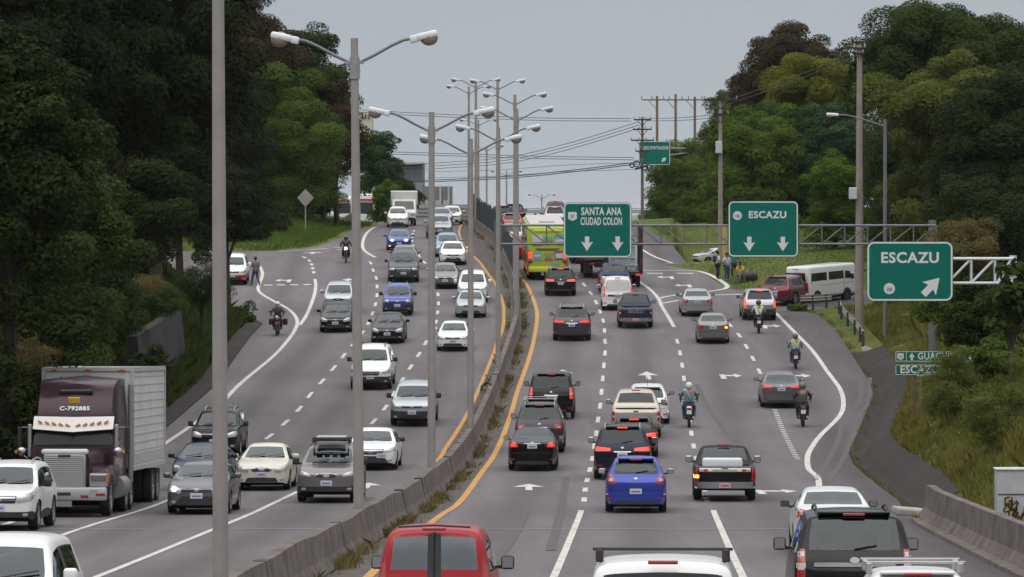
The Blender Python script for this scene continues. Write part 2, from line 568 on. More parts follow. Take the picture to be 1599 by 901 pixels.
def med_l(d): return (fyl(d) if d < yl_d[-1] else xm(d) - .9)
M_DIRT = mat("median_dirt", (.085, .072, .064), .95, noise=.45, nscale=1.8, bump=.5)
ms = ribbon("median_strip_surface", lambda d: med_l(max(d, yl_d[0])) + .1, lambda d: med_r(max(d, yr_d[0])) - .1, 70, 520, 1.5, M_DIRT, .006)
tag(ms, kind="structure")

# drainage channel on the right and the gutter on the left
def strip3(name, fx, ts, d0, d1, step, m, lift):
    v, f = [], []
    ds = list(np.arange(d0, d1, step)) + [d1]
    for d in ds:
        for t in ts:
            x = fx(d, t)
            v.append((x, d, ground_z(x, d) + lift))
    n = len(ts)
    for i in range(len(ds) - 1):
        for k in range(n - 1):
            f.append((i * n + k, i * n + k + 1, (i + 1) * n + k + 1, (i + 1) * n + k))
    o = new_mesh(name, v, f, m, smooth=True)
    return tag(o, kind="structure")
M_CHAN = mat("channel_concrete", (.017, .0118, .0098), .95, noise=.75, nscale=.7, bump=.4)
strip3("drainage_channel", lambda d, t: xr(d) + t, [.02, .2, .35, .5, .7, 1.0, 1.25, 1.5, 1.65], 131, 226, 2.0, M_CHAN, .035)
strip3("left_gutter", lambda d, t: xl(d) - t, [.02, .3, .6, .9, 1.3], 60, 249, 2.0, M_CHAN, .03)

# ------------------------------------------------------------------ road markings
def catmull(pts, n=6):
    P = [Vector(p) for p in pts]
    out = []
    for i in range(len(P) - 1):
        p0, p1, p2, p3 = P[max(i - 1, 0)], P[i], P[i + 1], P[min(i + 2, len(P) - 1)]
        for k in range(n):
            t = k / n
            out.append(.5 * ((2 * p1) + (p2 - p0) * t + (2 * p0 - 5 * p1 + 4 * p2 - p3) * t * t + (3 * p1 - p0 - 3 * p2 + p3) * t ** 3))
    out.append(P[-1])
    return out
LIFT = .011
def stripe(mb, px, width, dash=None, world_pts=None):
    P = world_pts or [at(*p) for p in px]
    P = [Vector((p.x, p.y, 0)) for p in catmull(P)]
    # resample by length
    seg = [0]
    for i in range(1, len(P)): seg.append(seg[-1] + (P[i] - P[i - 1]).length)
    L = seg[-1]
    def pos(s):
        return Vector((np.interp(s, seg, [p.x for p in P]), np.interp(s, seg, [p.y for p in P]), 0))
    spans = [(0, L)] if not dash else [(a, min(a + dash[1], L)) for a in np.arange(0, L, dash[0])]
    for a, b in spans:
        k = max(2, int((b - a) / 1.2) + 1)
        ss = np.linspace(a, b, k)
        v = []
        for s in ss:
            p = pos(s)
            t = (pos(min(s + .3, L)) - pos(max(s - .3, 0))).normalized()
            nrm = Vector((t.y, -t.x, 0)) * width / 2
            for q in (p - nrm, p + nrm): v.append((q.x, q.y, zr(q.y) + LIFT))
        mb.add(v, [(2 * i, 2 * i + 1, 2 * i + 3, 2 * i + 2) for i in range(k - 1)])

wm, ym = MB(), MB()
# right carriageway
stripe(wm, [(815, 1010), (865, 901), (908, 797)], .16)
stripe(wm, [(912, 784), (914, 763), (918.4, 743.6), (923.6, 724), (927.5, 702), (931, 678), (934, 654), (937.6, 631), (940, 604.5), (942, 582), (944, 558), (945.5, 542), (944, 524), (943.5, 507.5), (939, 492.5), (934, 479), (927, 465), (918, 452), (908, 440), (896, 429), (880, 415)], .16, (7.5, 3.2))
stripe(wm, [(1215, 1010), (1160, 901), (1113.7, 797)], .16)
stripe(wm, [(1104.7, 783.7), (1095, 745), (1084.5, 704), (1080, 679), (1074, 640), (1069.7, 605.7), (1067, 583), (1064, 562.5), (1060, 543), (1055.5, 525)], .16, (7.5, 3.0))
stripe(wm, [(1052.7, 511), (1043, 494), (1033, 477.5), (1028, 466), (1015, 452), (1000, 441), (990, 432)], .2)
stripe(wm, [(1028, 466), (1045, 462.5), (1073, 458)], .28)
stripe(wm, [(1033, 474), (1055, 470), (1080, 466.5)], .28)
stripe(wm, [(1187.7, 584), (1177.6, 563.6), (1167, 544), (1156, 526), (1142, 510), (1128, 494)], .16, (7.5, 3.0))
stripe(wm, [(1210, 640), (1246, 718)], .20, (1.05, .42))
stripe(wm, EDGE_R, .2)
stripe(wm, [(1213.6, 491), (1190, 474), (1178, 466)], .2)
stripe(wm, [(1085, 461.5), (1111, 461), (1164, 459.5)], .45)
stripe(wm, [(1000, 388), (1020, 400), (1050, 411)], .2)
stripe(wm, [(985, 422.5), (1040, 422.5), (1094, 424), (1136, 447), (1108, 455), (1090, 457)], .3)
stripe(wm, [(1010, 427), (1090, 427)], .7, (1.9, 1.0))
# left carriageway
stripe(wm, [(-60, 890), (74, 844), (160, 815), (261, 782), (320, 749), (372, 714)], .16)
stripe(wm, [(415, 686), (442.5, 663), (467, 639), (488, 612), (509, 589), (527, 567.5), (543, 547.5), (560, 527), (571, 513), (578, 498), (584, 483), (587.5, 470), (589, 457), (588.6, 445), (587.5, 434), (583, 423.5), (580.5, 414), (575, 405)], .16, (7.5, 3.2))
stripe(wm, [(586, 402), (575, 396), (567, 388), (567, 376), (573.6, 363), (586, 354.5)], .22)
stripe(wm, [(30, 950), (152, 901), (280, 849), (400, 799), (465, 768)], .16)
stripe(wm, [(500, 739), (540, 700), (560, 682), (583, 659), (603, 635), (618, 610), (633, 586), (646.5, 565), (659.6, 545), (668.7, 527.5), (679, 509.5), (682, 495), (684.5, 480), (684.5, 466.5), (683, 455), (677, 437), (669, 420.7), (664.6, 412), (656.6, 403), (646.6, 386.5), (644, 379), (643.7, 372), (645, 364.6), (648, 357)], .16, (7.5, 3.0))
stripe(wm, [(-80, 850), (100, 783), (240, 706), (290, 671), (337, 638), (376.6, 598), (426.6, 556.7), (451.5, 529), (462.6, 511), (464, 500), (457, 488.7), (446, 480), (425, 469), (407, 458), (403, 450), (405.8, 441.5), (410, 427.7), (405.8, 416)], .2)
stripe(wm, [(468, 508), (479, 491.5), (490, 463.7), (493, 447), (491.8, 436)], .2)
stripe(wm, [(490, 427), (487.6, 416), (483, 407), (469.6, 399)], .2, (4.0, 2.0))
stripe(wm, [(412, 445.5), (486, 444.5)], .8, (.8, .5))
stripe(wm, [(435, 392.6), (470, 391), (512.6, 388)], .25)
for k in range(3):
    stripe(wm, [(520 + k * 6, 386.5 + k * 3.6), (562, 386.5 + k * 3.6)], .55)
# arrows painted on the lanes
def road_arrow(cx, cy, ln, w, kind='ahead', flip=1):
    p = at(cx, cy)
    def poly(pts):
        wm.add([(p.x + a, p.y + b, zr(p.y + b) + LIFT) for a, b in pts], [tuple(range(len(pts)))])
    if kind == 'ahead':
        poly([(-.11, 0), (.11, 0), (.11, ln * .55), (-.11, ln * .55)])
        poly([(-w / 2, ln * .52), (w / 2, ln * .52), (0, ln)])
    else:
        poly([(-.12, 0), (.12, 0), (.12, ln * .72), (-.12, ln * .72)])
        poly([(flip * .12, ln * .42), (flip * w * .62, ln * .42), (flip * w * .62, ln * .62), (flip * .12, ln * .62)][::flip])
        poly([(flip * w * .62, ln * .2), (flip * w, ln * .52), (flip * w * .62, ln * .84)][::flip])
road_arrow(826, 766, 5.2, 1.0)
road_arrow(1014, 593, 4.6, .95)
road_arrow(880, 590, 4.6, .95)
road_arrow(1131, 592, 3.6, .9, 'turn')
road_arrow(1236, 592, 3.6, 1.0, 'turn')
road_arrow(1192, 772, 4.5, 1.2, 'turn')
road_arrow(1196, 513, 3.6, .9, 'turn')
road_arrow(570, 763, 4.5, .9)
road_arrow(541, 441, 3.6, .8)
road_arrow(1050, 436, 3.5, .9, 'turn', -1)
road_arrow(1078, 449, 3.5, .9, 'turn', -1)
road_arrow(450, 441, 3.4, .9, 'turn', -1)
road_arrow(487, 397, 3.0, 1.6)
wl_o = wm.build("lane_markings", M_WHITE_LINE); tag(wl_o, kind="structure")
stripe(ym, Y_RIGHT, .2)
stripe(ym, Y_LEFT, .17)
yl_o = ym.build("yellow_lane_markings", M_YELLOW_LINE); tag(yl_o, kind="structure")
# the pale joint across the carriageways and dark skid marks on the shoulder
jm = MB()
v = []
for x in np.linspace(-14, 9.8, 30):
    for dy in (0, .14): v.append((x, 114.6 + dy + .05 * math.sin(x), zr(114.6 + dy) + .014))
jm.add(v, [(2 * i, 2 * i + 2, 2 * i + 3, 2 * i + 1) for i in range(29)])
jo = jm.build("road_joint_line", mat("joint_sealant", (.30, .29, .28), .9, noise=.3)); tag(jo, kind="structure")
km = MB()
for off in (0, 1.3):
    pts = [at(1272 + off * 18, 750), at(1308 + off * 16, 690), at(1318 + off * 15, 655), at(1342 + off * 12, 625), at(1345 + off * 10, 590)]
    stripe(km, None, .2, world_pts=pts)
for px0, y0, y1 in ((1010, 800, 660), (1040, 640, 560), (860, 860, 745), (1150, 690, 600), (770, 880, 800)):
    stripe(km, [(px0, y0), (px0 + (940 - px0) * .18, (y0 + y1) / 2), (px0 + (940 - px0) * .3, y1)], .22)
ko = km.build("road_skid_marks_surface", mat("tyre_rubber_mark", (.078, .072, .074), .85, noise=.2)); tag(ko, kind="structure")
# ------------------------------------------------------------------ barriers and fences
def frame_on_road(x, y, z, sgn=1, yaw=0.0, pitch=True):
    """matrix at a point with +Y along the road (sgn=1 away from the camera)"""
    hd, gr = heading(y), (grade(y) if pitch else 0.0)
    f = Vector((hd, 1, gr)) * sgn
    if yaw:
        f = Matrix.Rotation(yaw, 3, 'Z') @ f
    f.normalize()
    r = f.cross(Vector((0, 0, 1))).normalized()
    u = r.cross(f)
    M = Matrix(((r.x, f.x, u.x, x), (r.y, f.y, u.y, y), (r.z, f.z, u.z, z), (0, 0, 0, 1)))
    return M

def jersey(name, fx, d0, d1, prof, m, step=2.0, z0=-.05, joint=None, fz=None, wobble=0.0):
    """concrete barrier: a profile (offset, height) swept along the road"""
    ds = list(np.arange(d0, d1, step)) + [d1]
    v, f = [], []
    n = len(prof)
    for i, d in enumerate(ds):
        wb = wobble * math.sin(d * .23 + 1) * .5 + wobble * .6 * math.sin(d * .61)
        for (o_, h) in prof:
            z = (fz(d) if fz else zr(d)) + z0 + h * (1 + wb * .25)
            v.append((fx(d) + o_ + wb * h * .12, d, z))
    for i in range(len(ds) - 1):
        for k in range(n - 1):
            f.append((i * n + k, (i + 1) * n + k, (i + 1) * n + k + 1, i * n + k + 1))
    f.append(tuple(range(n)))
    f.append(tuple((len(ds) - 1) * n + k for k in reversed(range(n))))
    o = new_mesh(name, v, f, m)
    return o
J_PROF = [(-.31, 0), (-.31, .10), (-.19, .36), (-.11, .86), (.11, .86), (.19, .36), (.31, .10), (.31, 0)]
bar = jersey("concrete_barrier", xm, 66, 420, J_PROF, M_CONC, 1.7, wobble=.22)
tag(bar, "long weathered concrete barrier with sloping sides running down the middle of the highway", "barrier")
# caps around the lamp posts and open joints
jb = MB()
for y in (78, 88, 97, 104, 112, 121, 131, 140, 150, 161, 171, 186, 203):
    jb = MB()
    jb.prism([(xm(y) + a * 1.02, zr(y) + b * 1.004 - .05) for a, b in J_PROF], 'y', y, y + .07)
    jb.build("joint", mat("dark_joint", (.05, .042, .038), .95), bar)

rb = jersey("concrete_barrier", lambda d: xr(d) + .42, 60, 122, [(-.33, 0), (-.33, .12), (-.16, .40), (-.10, .95), (.12, .95), (.14, 0)], M_CONC, 2.0)
tag(rb, "short grey concrete barrier beside the right shoulder in front of the graffitied box", "barrier")
kb = jersey("kerb", lambda d: xr(d) + .0, 62, 120, [(-.16, 0), (-.14, .14), (.1, .16), (.1, 0)], M_CONC, 2.0)
tag(kb, kind="structure")

# retaining wall among the bushes on the left bank
rw = MB()
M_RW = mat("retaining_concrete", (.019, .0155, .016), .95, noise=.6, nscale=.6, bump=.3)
wx = lambda d: xl(d) - 1.9
ds = list(np.arange(195, 218, 2.0))
v, f = [], []
for d in ds:
    top = 3.0
    for (o_, h) in [(0, -.3), (-.35, top), (-.75, top), (-1.2, -.3)]:
        v.append((wx(d) + o_, d, zr(d) + h))
for i in range(len(ds) - 1):
    for k in range(3): f.append((i * 4 + k, (i + 1) * 4 + k, (i + 1) * 4 + k + 1, i * 4 + k + 1))
f += [(0, 1, 2, 3), tuple((len(ds) - 1) * 4 + k for k in (3, 2, 1, 0))]
o = new_mesh("retaining_wall", v, f, M_RW)
tag(o, "dark grey concrete retaining wall in the overgrown left bank", "wall")

# dark mesh fence standing on the far half of the median barrier
M_FENCE = mat("dark_green_mesh", (.012, .032, .034), .7)
def mesh_fence():
    root = empty("mesh_fence", (xm(282), 282, zr(282)))
    tag(root, "dark green anti-glare mesh fence standing on the median barrier beside the green bus", "fence")
    bpy.context.view_layer.update()
    mb = MB()
    inv = Matrix.Translation(-root.location)
    mb.M = inv
    ds = np.arange(278, 392, 1.3)
    for i, d in enumerate(ds[:-1]):
        h = 1.55 + .12 * math.sin(d * 1.7) + .08 * math.sin(d * 4.1)
        mb.box((xm(d), d + .55, zr(d) + .86 + h / 2), (.05, 1.16, h), (math.atan(grade(d)), 0, -math.atan(heading(d))))
    mb.build("mesh_panel", M_FENCE, root)
    for d in np.arange(278, 392, 3.9):
        pb = MB(); pb.M = inv
        pb.tube([(xm(d), d, zr(d) + .7), (xm(d), d, zr(d) + 2.55)], .04, 6)
        pb.build("post", mat("fence_steel", (.06, .07, .07), .5, .6), root)
mesh_fence()

# ------------------------------------------------------------------ street lamps
M_GALV = mat("galvanised_steel", (.29, .272, .26), .65, .05, noise=.18, nscale=.8)
M_GALV_D = mat("aged_grey_steel", (.17, .17, .175), .55, .3, noise=.15, nscale=2)
M_LAMPW = mat("white_lamp_housing", (.75, .76, .77), .35)
M_LENS = mat("amber_grey_lens", (.24, .21, .19), .25, spec=.6)
def arm_pts(s):
    return [(s * .08, 0, 10.98), (s * .45, 0, 11.16), (s * .85, 0, 11.38), (s * 1.12, 0, 11.50), (s * 1.3, 0, 11.53)]
def make_lamp(height=12.0):
    root = empty("street_lamp")
    p = MB()
    p.tube([(0, 0, -.2), (0, 0, 4), (0, 0, 8), (0, 0, 11.55)], [.125, .115, .10, .085], 12)
    autosmooth(p.build("pole", M_GALV, root))
    c = MB()
    c.tube([(0, 0, 10.62), (0, 0, 11.12)], .115, 10)
    c.box((0, 0, 11.0), (.42, .1, .07))
    c.build("arm_clamp", M_GALV, root)
    for s in (-1, 1):
        a = MB()
        a.tube(arm_pts(s), .036, 8)
        autosmooth(a.build("arm", M_GALV_D, root))
        hd = MB()
        tilt = (0, -s * .22, 0)
        hd.rbox((s * 1.36, 0, 11.52), (.20, .2, .17), .04, tilt)
        hd.rbox((s * 1.66, 0, 11.60), (.5, .27, .16), .06, tilt)
        ho = hd.build("lamp_head", M_LAMPW, root)
        autosmooth(ho)
        ln = MB()
        ln.sphere((s * 1.70, 0, 11.54), .19, 12, (1.1, .7, .95))
        lo = ln.build("lens", M_LENS, ho, True)
    return root
lamp_labels = [
    "nearest tall grey lamp post, only its shaft in view beside the purple lorry",
    "double-armed street lamp rising beside the grey rooftop-rack SUV, largest lamp heads in view",
    "double-armed street lamp standing behind the silver SUV with black bumper",
    "double-armed street lamp on the median left of the black boxy SUV",
    "double-armed street lamp on the median carrying the left end of the sign gantry",
    "double-armed street lamp on the median just left of the green bus",
    "double-armed street lamp on the median at the near end of the dark mesh fence",
    "double-armed street lamp beside the middle of the dark mesh fence",
    "double-armed street lamp near the crest with two close neighbours, right of the pair",
    "double-armed street lamp at the crest, tallest of the far cluster",
    "small double-armed street lamp just beyond the crest, tucked behind the cluster",
    "small far street lamp seen alone between two near posts beyond the crest",
    "tiny far street lamp rising above the navy SUV",
    "tiniest farthest street lamp, standing alone above the green bus roof",
]
proto = make_lamp()
for i, (d, px) in enumerate(POSTS):
    o = proto if i == 0 else copy_tree(proto)
    o.location = (x_at(px, d), d, zr(d))
    o.rotation_euler = (0, 0, -math.atan(heading(d)) * .6)
    if i == 1: o.rotation_euler = (0, -math.radians(.55), o.rotation_euler[2])
    if i == 0: o.rotation_euler = (0, -math.radians(.25), o.rotation_euler[2])
    tag(o, lamp_labels[i], "street lamp", "double-armed street lamps along the median")

# single-arm lamp on the right verge
def single_lamp():
    d, px = 230, 1382
    x = x_at(px, d)
    z = ground_z(x, d)
    root = empty("street_lamp", (x, d, z))
    tag(root, "single-armed street lamp on the right grass bank, arm reaching out over the road", "street lamp")
    H = (505 - 163) / scl(d)
    p = MB(); p.tube([(0, 0, -.3), (0, 0, H)], [.11, .085], 10)
    autosmooth(p.build("pole", M_GALV_D, root))
    a = MB(); a.tube([(0, 0, H - .35), (-.7, 0, H - .12), (-1.5, 0, H + .12), (-2.0, 0, H + .22), (-2.3, 0, H + .22)], .035, 8)
    autosmooth(a.build("arm", M_GALV_D, root))
    h_ = MB(); h_.rbox((-2.62, 0, H + .24), (.62, .28, .15), .06, (0, .06, 0))
    ho = h_.build("lamp_head", M_LAMPW, root); autosmooth(ho)
    l = MB(); l.sphere((-2.72, 0, H + .17), .14, 10, (1.3, .8, .6)); l.build("lens", M_LENS, ho, True)
single_lamp()

# ------------------------------------------------------------------ signs
M_GREEN = mat("sign_green", (.002, .140, .108), .75, spec=.2, noise=.06, nscale=1.0)
M_SIGNW = mat("sign_white", (.66, .69, .68), .5)
M_SIGNBK = mat("sign_black", (.02, .02, .02), .6)
M_BACK = mat("sign_back_metal", (.3, .31, .32), .5, .5)
def rrect(w, h, r, n=5):
    pts = []
    for cx, cy, a0 in ((w / 2 - r, h / 2 - r, 0), (-w / 2 + r, h / 2 - r, 90), (-w / 2 + r, -h / 2 + r, 180), (w / 2 - r, -h / 2 + r, 270)):
        for k in range(n + 1):
            t = math.radians(a0 + 90 * k / n)
            pts.append((cx + r * math.cos(t), cy + r * math.sin(t)))
    return pts
def text_mesh(name, s, size, m, parent, loc, bold=.02, xs=1.0, rot=(PI / 2, 0, 0), align='CENTER', ext=.004, width=None, cap=None):
    cu = bpy.data.curves.new(name, 'FONT')
    cu.body = s
    cu.size = size
    cu.offset = bold * size
    cu.extrude = ext
    cu.align_x = align
    cu.align_y = 'CENTER'
    cu.space_character = 1.08
    cu.resolution_u = 3
    t = bpy.data.objects.new(name, cu)
    C.objects.link(t)
    dg = bpy.context.evaluated_depsgraph_get()
    me = bpy.data.meshes.new_from_object(t.evaluated_get(dg))
    bpy.data.objects.remove(t)
    bpy.data.curves.remove(cu)
    me.name = name
    me.materials.clear()
    me.materials.append(m)
    o = bpy.data.objects.new(name, me)
    C.objects.link(o)
    o.parent = parent
    o.location = loc
    o.rotation_euler = rot
    ys = 1
    if width or cap:
        co = np.empty(len(me.vertices) * 3); me.vertices.foreach_get("co", co); co = co.reshape(-1, 3)
        if width: xs = width / (co[:, 0].max() - co[:, 0].min())
        if cap: ys = cap / (co[:, 1].max() - co[:, 1].min())
    o.scale = (xs, ys, 1)
    return o
def flat(mb, pts, y):
    """a flat figure facing the camera (-Y), in the (x, z) plane"""
    mb.add([(a, y, b) for a, b in pts], [tuple(range(len(pts)))])
def panel(root, W, H, r, border=.055, cx=0, cz=0, y=0, nm="panel"):
    p = MB()
    pts = [(a + cx, b + cz) for a, b in rrect(W, H, r)]
    p.prism(pts, 'y', y, y + .05)
    pn = p.build(nm, M_GREEN, root)
    o1 = [(a + cx, b + cz) for a, b in rrect(W - .03, H - .03, r)]
    o2 = [(a + cx, b + cz) for a, b in rrect(W - .03 - 2 * border, H - .03 - 2 * border, max(.02, r - border))]
    b = MB()
    n = len(o1)
    b.add([(a, y - .004, c) for a, c in o1] + [(a, y - .004, c) for a, c in o2], [(i, (i + 1) % n, n + (i + 1) % n, n + i) for i in range(n)])
    b.build("white_border", M_SIGNW, root)
    return pn
def down_arrow(root, cx, cz, s, ang=0.0, y=-.005):
    pts = [(-.28, .95), (.28, .95), (.28, .1), (.78, .28), (0, -.95), (-.78, .28), (-.28, .1)]
    c, sn = math.cos(ang), math.sin(ang)
    mb = MB()
    flat(mb, [(cx + s * (a * c - b * sn), cz + s * (a * sn + b * c)) for a, b in pts], y)
    mb.build("arrow", M_SIGNW, root)
def shield(root, cx, cz, s, num, y=-.005):
    mb = MB()
    pts = [(-.75, .95), (-.35, .82), (0, .98), (.35, .82), (.75, .95), (1.0, .55), (.86, .15), (1.0, -.3), (.72, -.72), (.3, -.85), (0, -1.05), (-.3, -.85), (-.72, -.72), (-1.0, -.3), (-.86, .15), (-1.0, .55)]
    flat(mb, [(cx + a * s, cz + b * s) for a, b in pts], y)
    sh_ = mb.build("route_shield", M_SIGNW, root)
    if num: text_mesh("lettering", num, s * .9, M_SIGNBK, sh_, (cx, y - .004, cz - .12 * s), .02, .8)
def roundel(root, cx, cz, s, num, y=-.005):
    mb = MB()
    flat(mb, [(cx + s * math.cos(k * PI / 12), cz + s * math.sin(k * PI / 12)) for k in range(24)], y)
    r_ = mb.build("route_roundel", M_SIGNW, root)
    b = MB(); b.box((cx, y - .003, cz + .28 * s), (s * 1.5, .002, .1 * s)); b.build("roundel_bar", mat("sign_grey", (.35, .36, .36), .6), r_)
    text_mesh("lettering", num, s * .8, M_SIGNBK, r_, (cx, y - .005, cz - .22 * s), .02, .85)

GD = 207.0                       # the gantry stands 207 m away
GS = scl(GD)
def gx(px): return (px - 799.5) / GS
def gz(py): return CAM_Z - (py - Y_HOR) / GS
def truss(root, x0, x1, z0, z1, n, depth, r=.045, m=M_GALV_D):
    ch = MB()
    for y in (0, depth):
        for z in (z0, z1):
            ch.tube([(x0, y, z), (x1, y, z)], r * 1.2, 8)
    ch.build("chord", m, root)
    wb = MB()
    for y in (0,):
        for i in range(n + 1):
            x = x0 + (x1 - x0) * i / n
            wb.tube([(x, y, z0), (x, y, z1)], r * .8, 6)
            if i < n:
                xn = x0 + (x1 - x0) * (i + 1) / n
                a, b = (z1, z0) if (i < n * .55) else (z0, z1)
                wb.tube([(x, y, a), (xn, y, b)], r * .72, 6)
    for i in range(n + 1):
        x = x0 + (x1 - x0) * i / n
        if i % 3 == 0: wb.tube([(x, 0, z0), (x, depth, z0)], r * .7, 6)
    wb.build("web_bracing", m, root)

def gantry():
    x0, x1 = gx(782), gx(1457)
    gzb = ground_z(x1, GD)
    root = empty("sign_gantry", (x1, GD, gzb))
    tag(root, "grey steel lattice gantry spanning the right carriageway and carrying two green signs", "sign gantry")
    zt, zb_ = gz(352) - gzb, gz(381) - gzb
    truss(root, x0 - x1 - .0, 0.15, zb_, zt, 19, .7, .04)
    p = MB(); p.tube([(0, .35, -.4), (0, .35, zt + .25)], .17, 12)
    p.tube([(0, .35, -.3), (0, .35, .06)], .3, 10)
    autosmooth(p.build("post", M_GALV_D, root))
    c = MB(); c.tube([(x0 - x1 - .1, .35, zb_ - .2), (x0 - x1 - .1, .35, zt + .2)], .2, 12)
    c.build("collar", M_GALV_D, root)
    return x1, gzb
gantry()
def hung_sign(cx0, cx1, py0, py1):
    W, H = (cx1 - cx0) / GS, (py1 - py0) / GS
    root = empty("road_sign", (gx((cx0 + cx1) / 2), GD - .2, gz((py0 + py1) / 2)))
    panel(root, W, H, .22)
    b = MB()
    for s in (-.33, 0, .33):
        b.box((W * s, .1, 0), (.06, .1, H * .9))
    b.build("mounting_rails", M_BACK, root)
    return root, W, H
root, W, H = hung_sign(880, 986, 316, 402)
tag(root, "green overhead sign reading SANTA ANA CIUDAD COLON with two down arrows", "road sign", "green signs on the gantry")
text_mesh("lettering", "SANTA ANA", .52, M_SIGNW, root, (.17, -.006, H * .33), .03, width=1.82, cap=.36)
text_mesh("lettering", "CIUDAD COLON", .52, M_SIGNW, root, (.17, -.006, H * .15), .03, width=1.86, cap=.36)
shield(root, -W * .37, H * .25, .21, "27")
down_arrow(root, -W * .155, -H * .25, .345)
down_arrow(root, W * .295, -H * .25, .345)
root, W, H = hung_sign(1137, 1246, 314, 401)
tag(root, "green overhead sign reading ESCAZU with a small roundel and two down arrows", "road sign", "green signs on the gantry")
text_mesh("lettering", "ESCAZU", .52, M_SIGNW, root, (W * .06, -.006, H * .25), .03, width=1.68, cap=.33)
roundel(root, -W * .37, H * .24, .2, "105")
down_arrow(root, -W * .20, -H * .27, .345)
down_arrow(root, W * .28, -H * .27, .345)

def cantilever_sign():
    d = 165.0
    s = scl(d)
    X = lambda px: (px - 799.5) / s
    Z = lambda py: CAM_Z - (py - Y_HOR) / s
    xp = X(1582)
    zg = ground_z(xp, d)
    post = empty("sign_post", (xp, d, zg))
    tag(post, "white cantilever post with a triangulated side arm on the right bank", "sign post")
    M_WP = mat("white_painted_steel", (.62, .63, .66), .45, noise=.1)
    p = MB(); p.tube([(0, 0, -.5), (0, 0, Z(399) - zg)], .13, 12); autosmooth(p.build("pole", M_WP, post))
    a = MB()
    zt, zb_ = Z(404) - zg, Z(442) - zg
    xa = X(1400) - xp
    for y in (-.12, .12):
        a.tube([(xa, y, zt), (0, y, zt)], .055, 8)
        a.tube([(xa, y, zb_), (-.55, y, zb_)], .05, 8)
        a.tube([(-.55, y, zb_), (-.05, y, zt)], .05, 8)
        for k in range(4):
            xx = -.65 - k * .85
            a.tube([(xx, y, zb_), (xx, y, zt)], .035, 6)
            a.tube([(xx, y, zt), (xx - .85, y, zb_)], .035, 6)
    a.build("arm", M_WP, post)
    W, H = (1487 - 1353) / s, (470 - 377) / s
    root = empty("road_sign", (X(1420), d - .25, Z(423.5)))
    tag(root, "green sign reading ESCAZU with a slanting arrow, hung on the white cantilever post", "road sign")
    panel(root, W, H, .24, .06)
    text_mesh("lettering", "ESCAZU", .60, M_SIGNW, root, (0, -.006, H * .22), .03, width=2.06, cap=.40)
    roundel(root, -W * .24, -H * .29, .2, "105")
    down_arrow(root, W * .25, -H * .25, .44, math.radians(136))
    b = MB()
    for q in (-.3, .3): b.box((W * q, .09, 0), (.06, .08, H * .9))
    b.build("mounting_rails", M_BACK, root)
cantilever_sign()

def small_sign():
    d = 172.0
    s = scl(d)
    x = (1428 - 799.5) / s
    zg = ground_z(x, d)
    Z = lambda py: CAM_Z - (py - Y_HOR) / s - zg
    root = empty("road_sign", (x, d, zg))
    tag(root, "two stacked low green signs reading GUACHIPELIN and ESCAZU, half hidden by bushes", "road sign")
    M_RUST = mat("rusty_brown_post", (.12, .085, .065), .8, noise=.3)
    p = MB()
    p.box((0, .06, (Z(548) - .4) / 2), (.09, .07, Z(548) + .4))
    p.box((1.35, .06, (Z(548) - .3) / 2), (.08, .07, Z(548) + .5))
    p.build("post", M_RUST, root)
    W = 94 / s
    for (py0, py1, nm) in ((548, 565, 0), (569, 586, 1)):
        hh = (py1 - py0) / s
        cz = Z((py0 + py1) / 2)
        W = (128 if nm == 0 else 86) / s
        cx = W / 2 - .72
        panel(root, W, hh, .04, .022, cx, cz)
        if nm == 0:
            shield(root, -.52, cz, .13, "27")
            dv = MB(); dv.box((-.3, -.004, cz), (.02, .004, hh * .92)); dv.build("divider", M_SIGNW, root)
            down_arrow(root, -.1, cz, .15, PI)
            text_mesh("lettering", "GUACHIPELIN", .30, M_SIGNW, root, (1.12, -.006, cz), .025, width=1.98, cap=.27)
        else:
            text_mesh("lettering", "ESCAZU", .34, M_SIGNW, root, (.18, -.006, cz), .03, width=1.42, cap=.30)
    # a small marker post beside it
    x2 = (1437 - 799.5) / s
    d2 = 178
    zg2 = ground_z(x_at(1437, d2), d2)
    mk = empty("marker_post", (x_at(1437, d2), d2, zg2))
    tag(mk, "thin post with a small white plate just behind the low green signs", "marker post")
    b = MB(); b.tube([(0, 0, -.3), (0, 0, 1.9)], .04, 6); b.build("post", M_GALV_D, mk)
    b = MB(); b.box((0, -.05, 1.45), (.26, .03, .36)); b.build("plate", M_SIGNW, mk)
small_sign()

def far_sign():
    d = 441.0
    s = scl(d)
    x = (1022 - 799.5) / s
    zg = ground_z(x + 3, d)
    root = empty("road_sign", (x + 3.4, d, zg))
    tag(root, "small far green sign reading TREJOS MONTEALEGRE above the roadside trees", "road sign")
    Z = lambda py: CAM_Z - (py - Y_HOR) / s - zg
    W, H = 49 / s, 37 / s
    panel(root, W, H, .2, .05, -3.4, Z(239))
    text_mesh("lettering", "TREJOS MONTEALEGRE", .46, M_SIGNW, root, (-3.4, -.006, Z(231)), .02, width=W * .9, cap=.42)
    down_arrow(root, -3.4 + W * .3, Z(249), .3, math.radians(136))
    p = MB(); p.tube([(0, 4.5, 0), (0, 4.5, Z(228))], .15, 10); p.tube([(0, 4.5, Z(231)), (-3.2, .2, Z(231))], .08, 8); p.tube([(0, 4.5, Z(238)), (-3.2, .2, Z(244))], .06, 8)
    p.build("post", M_GALV, root)
far_sign()

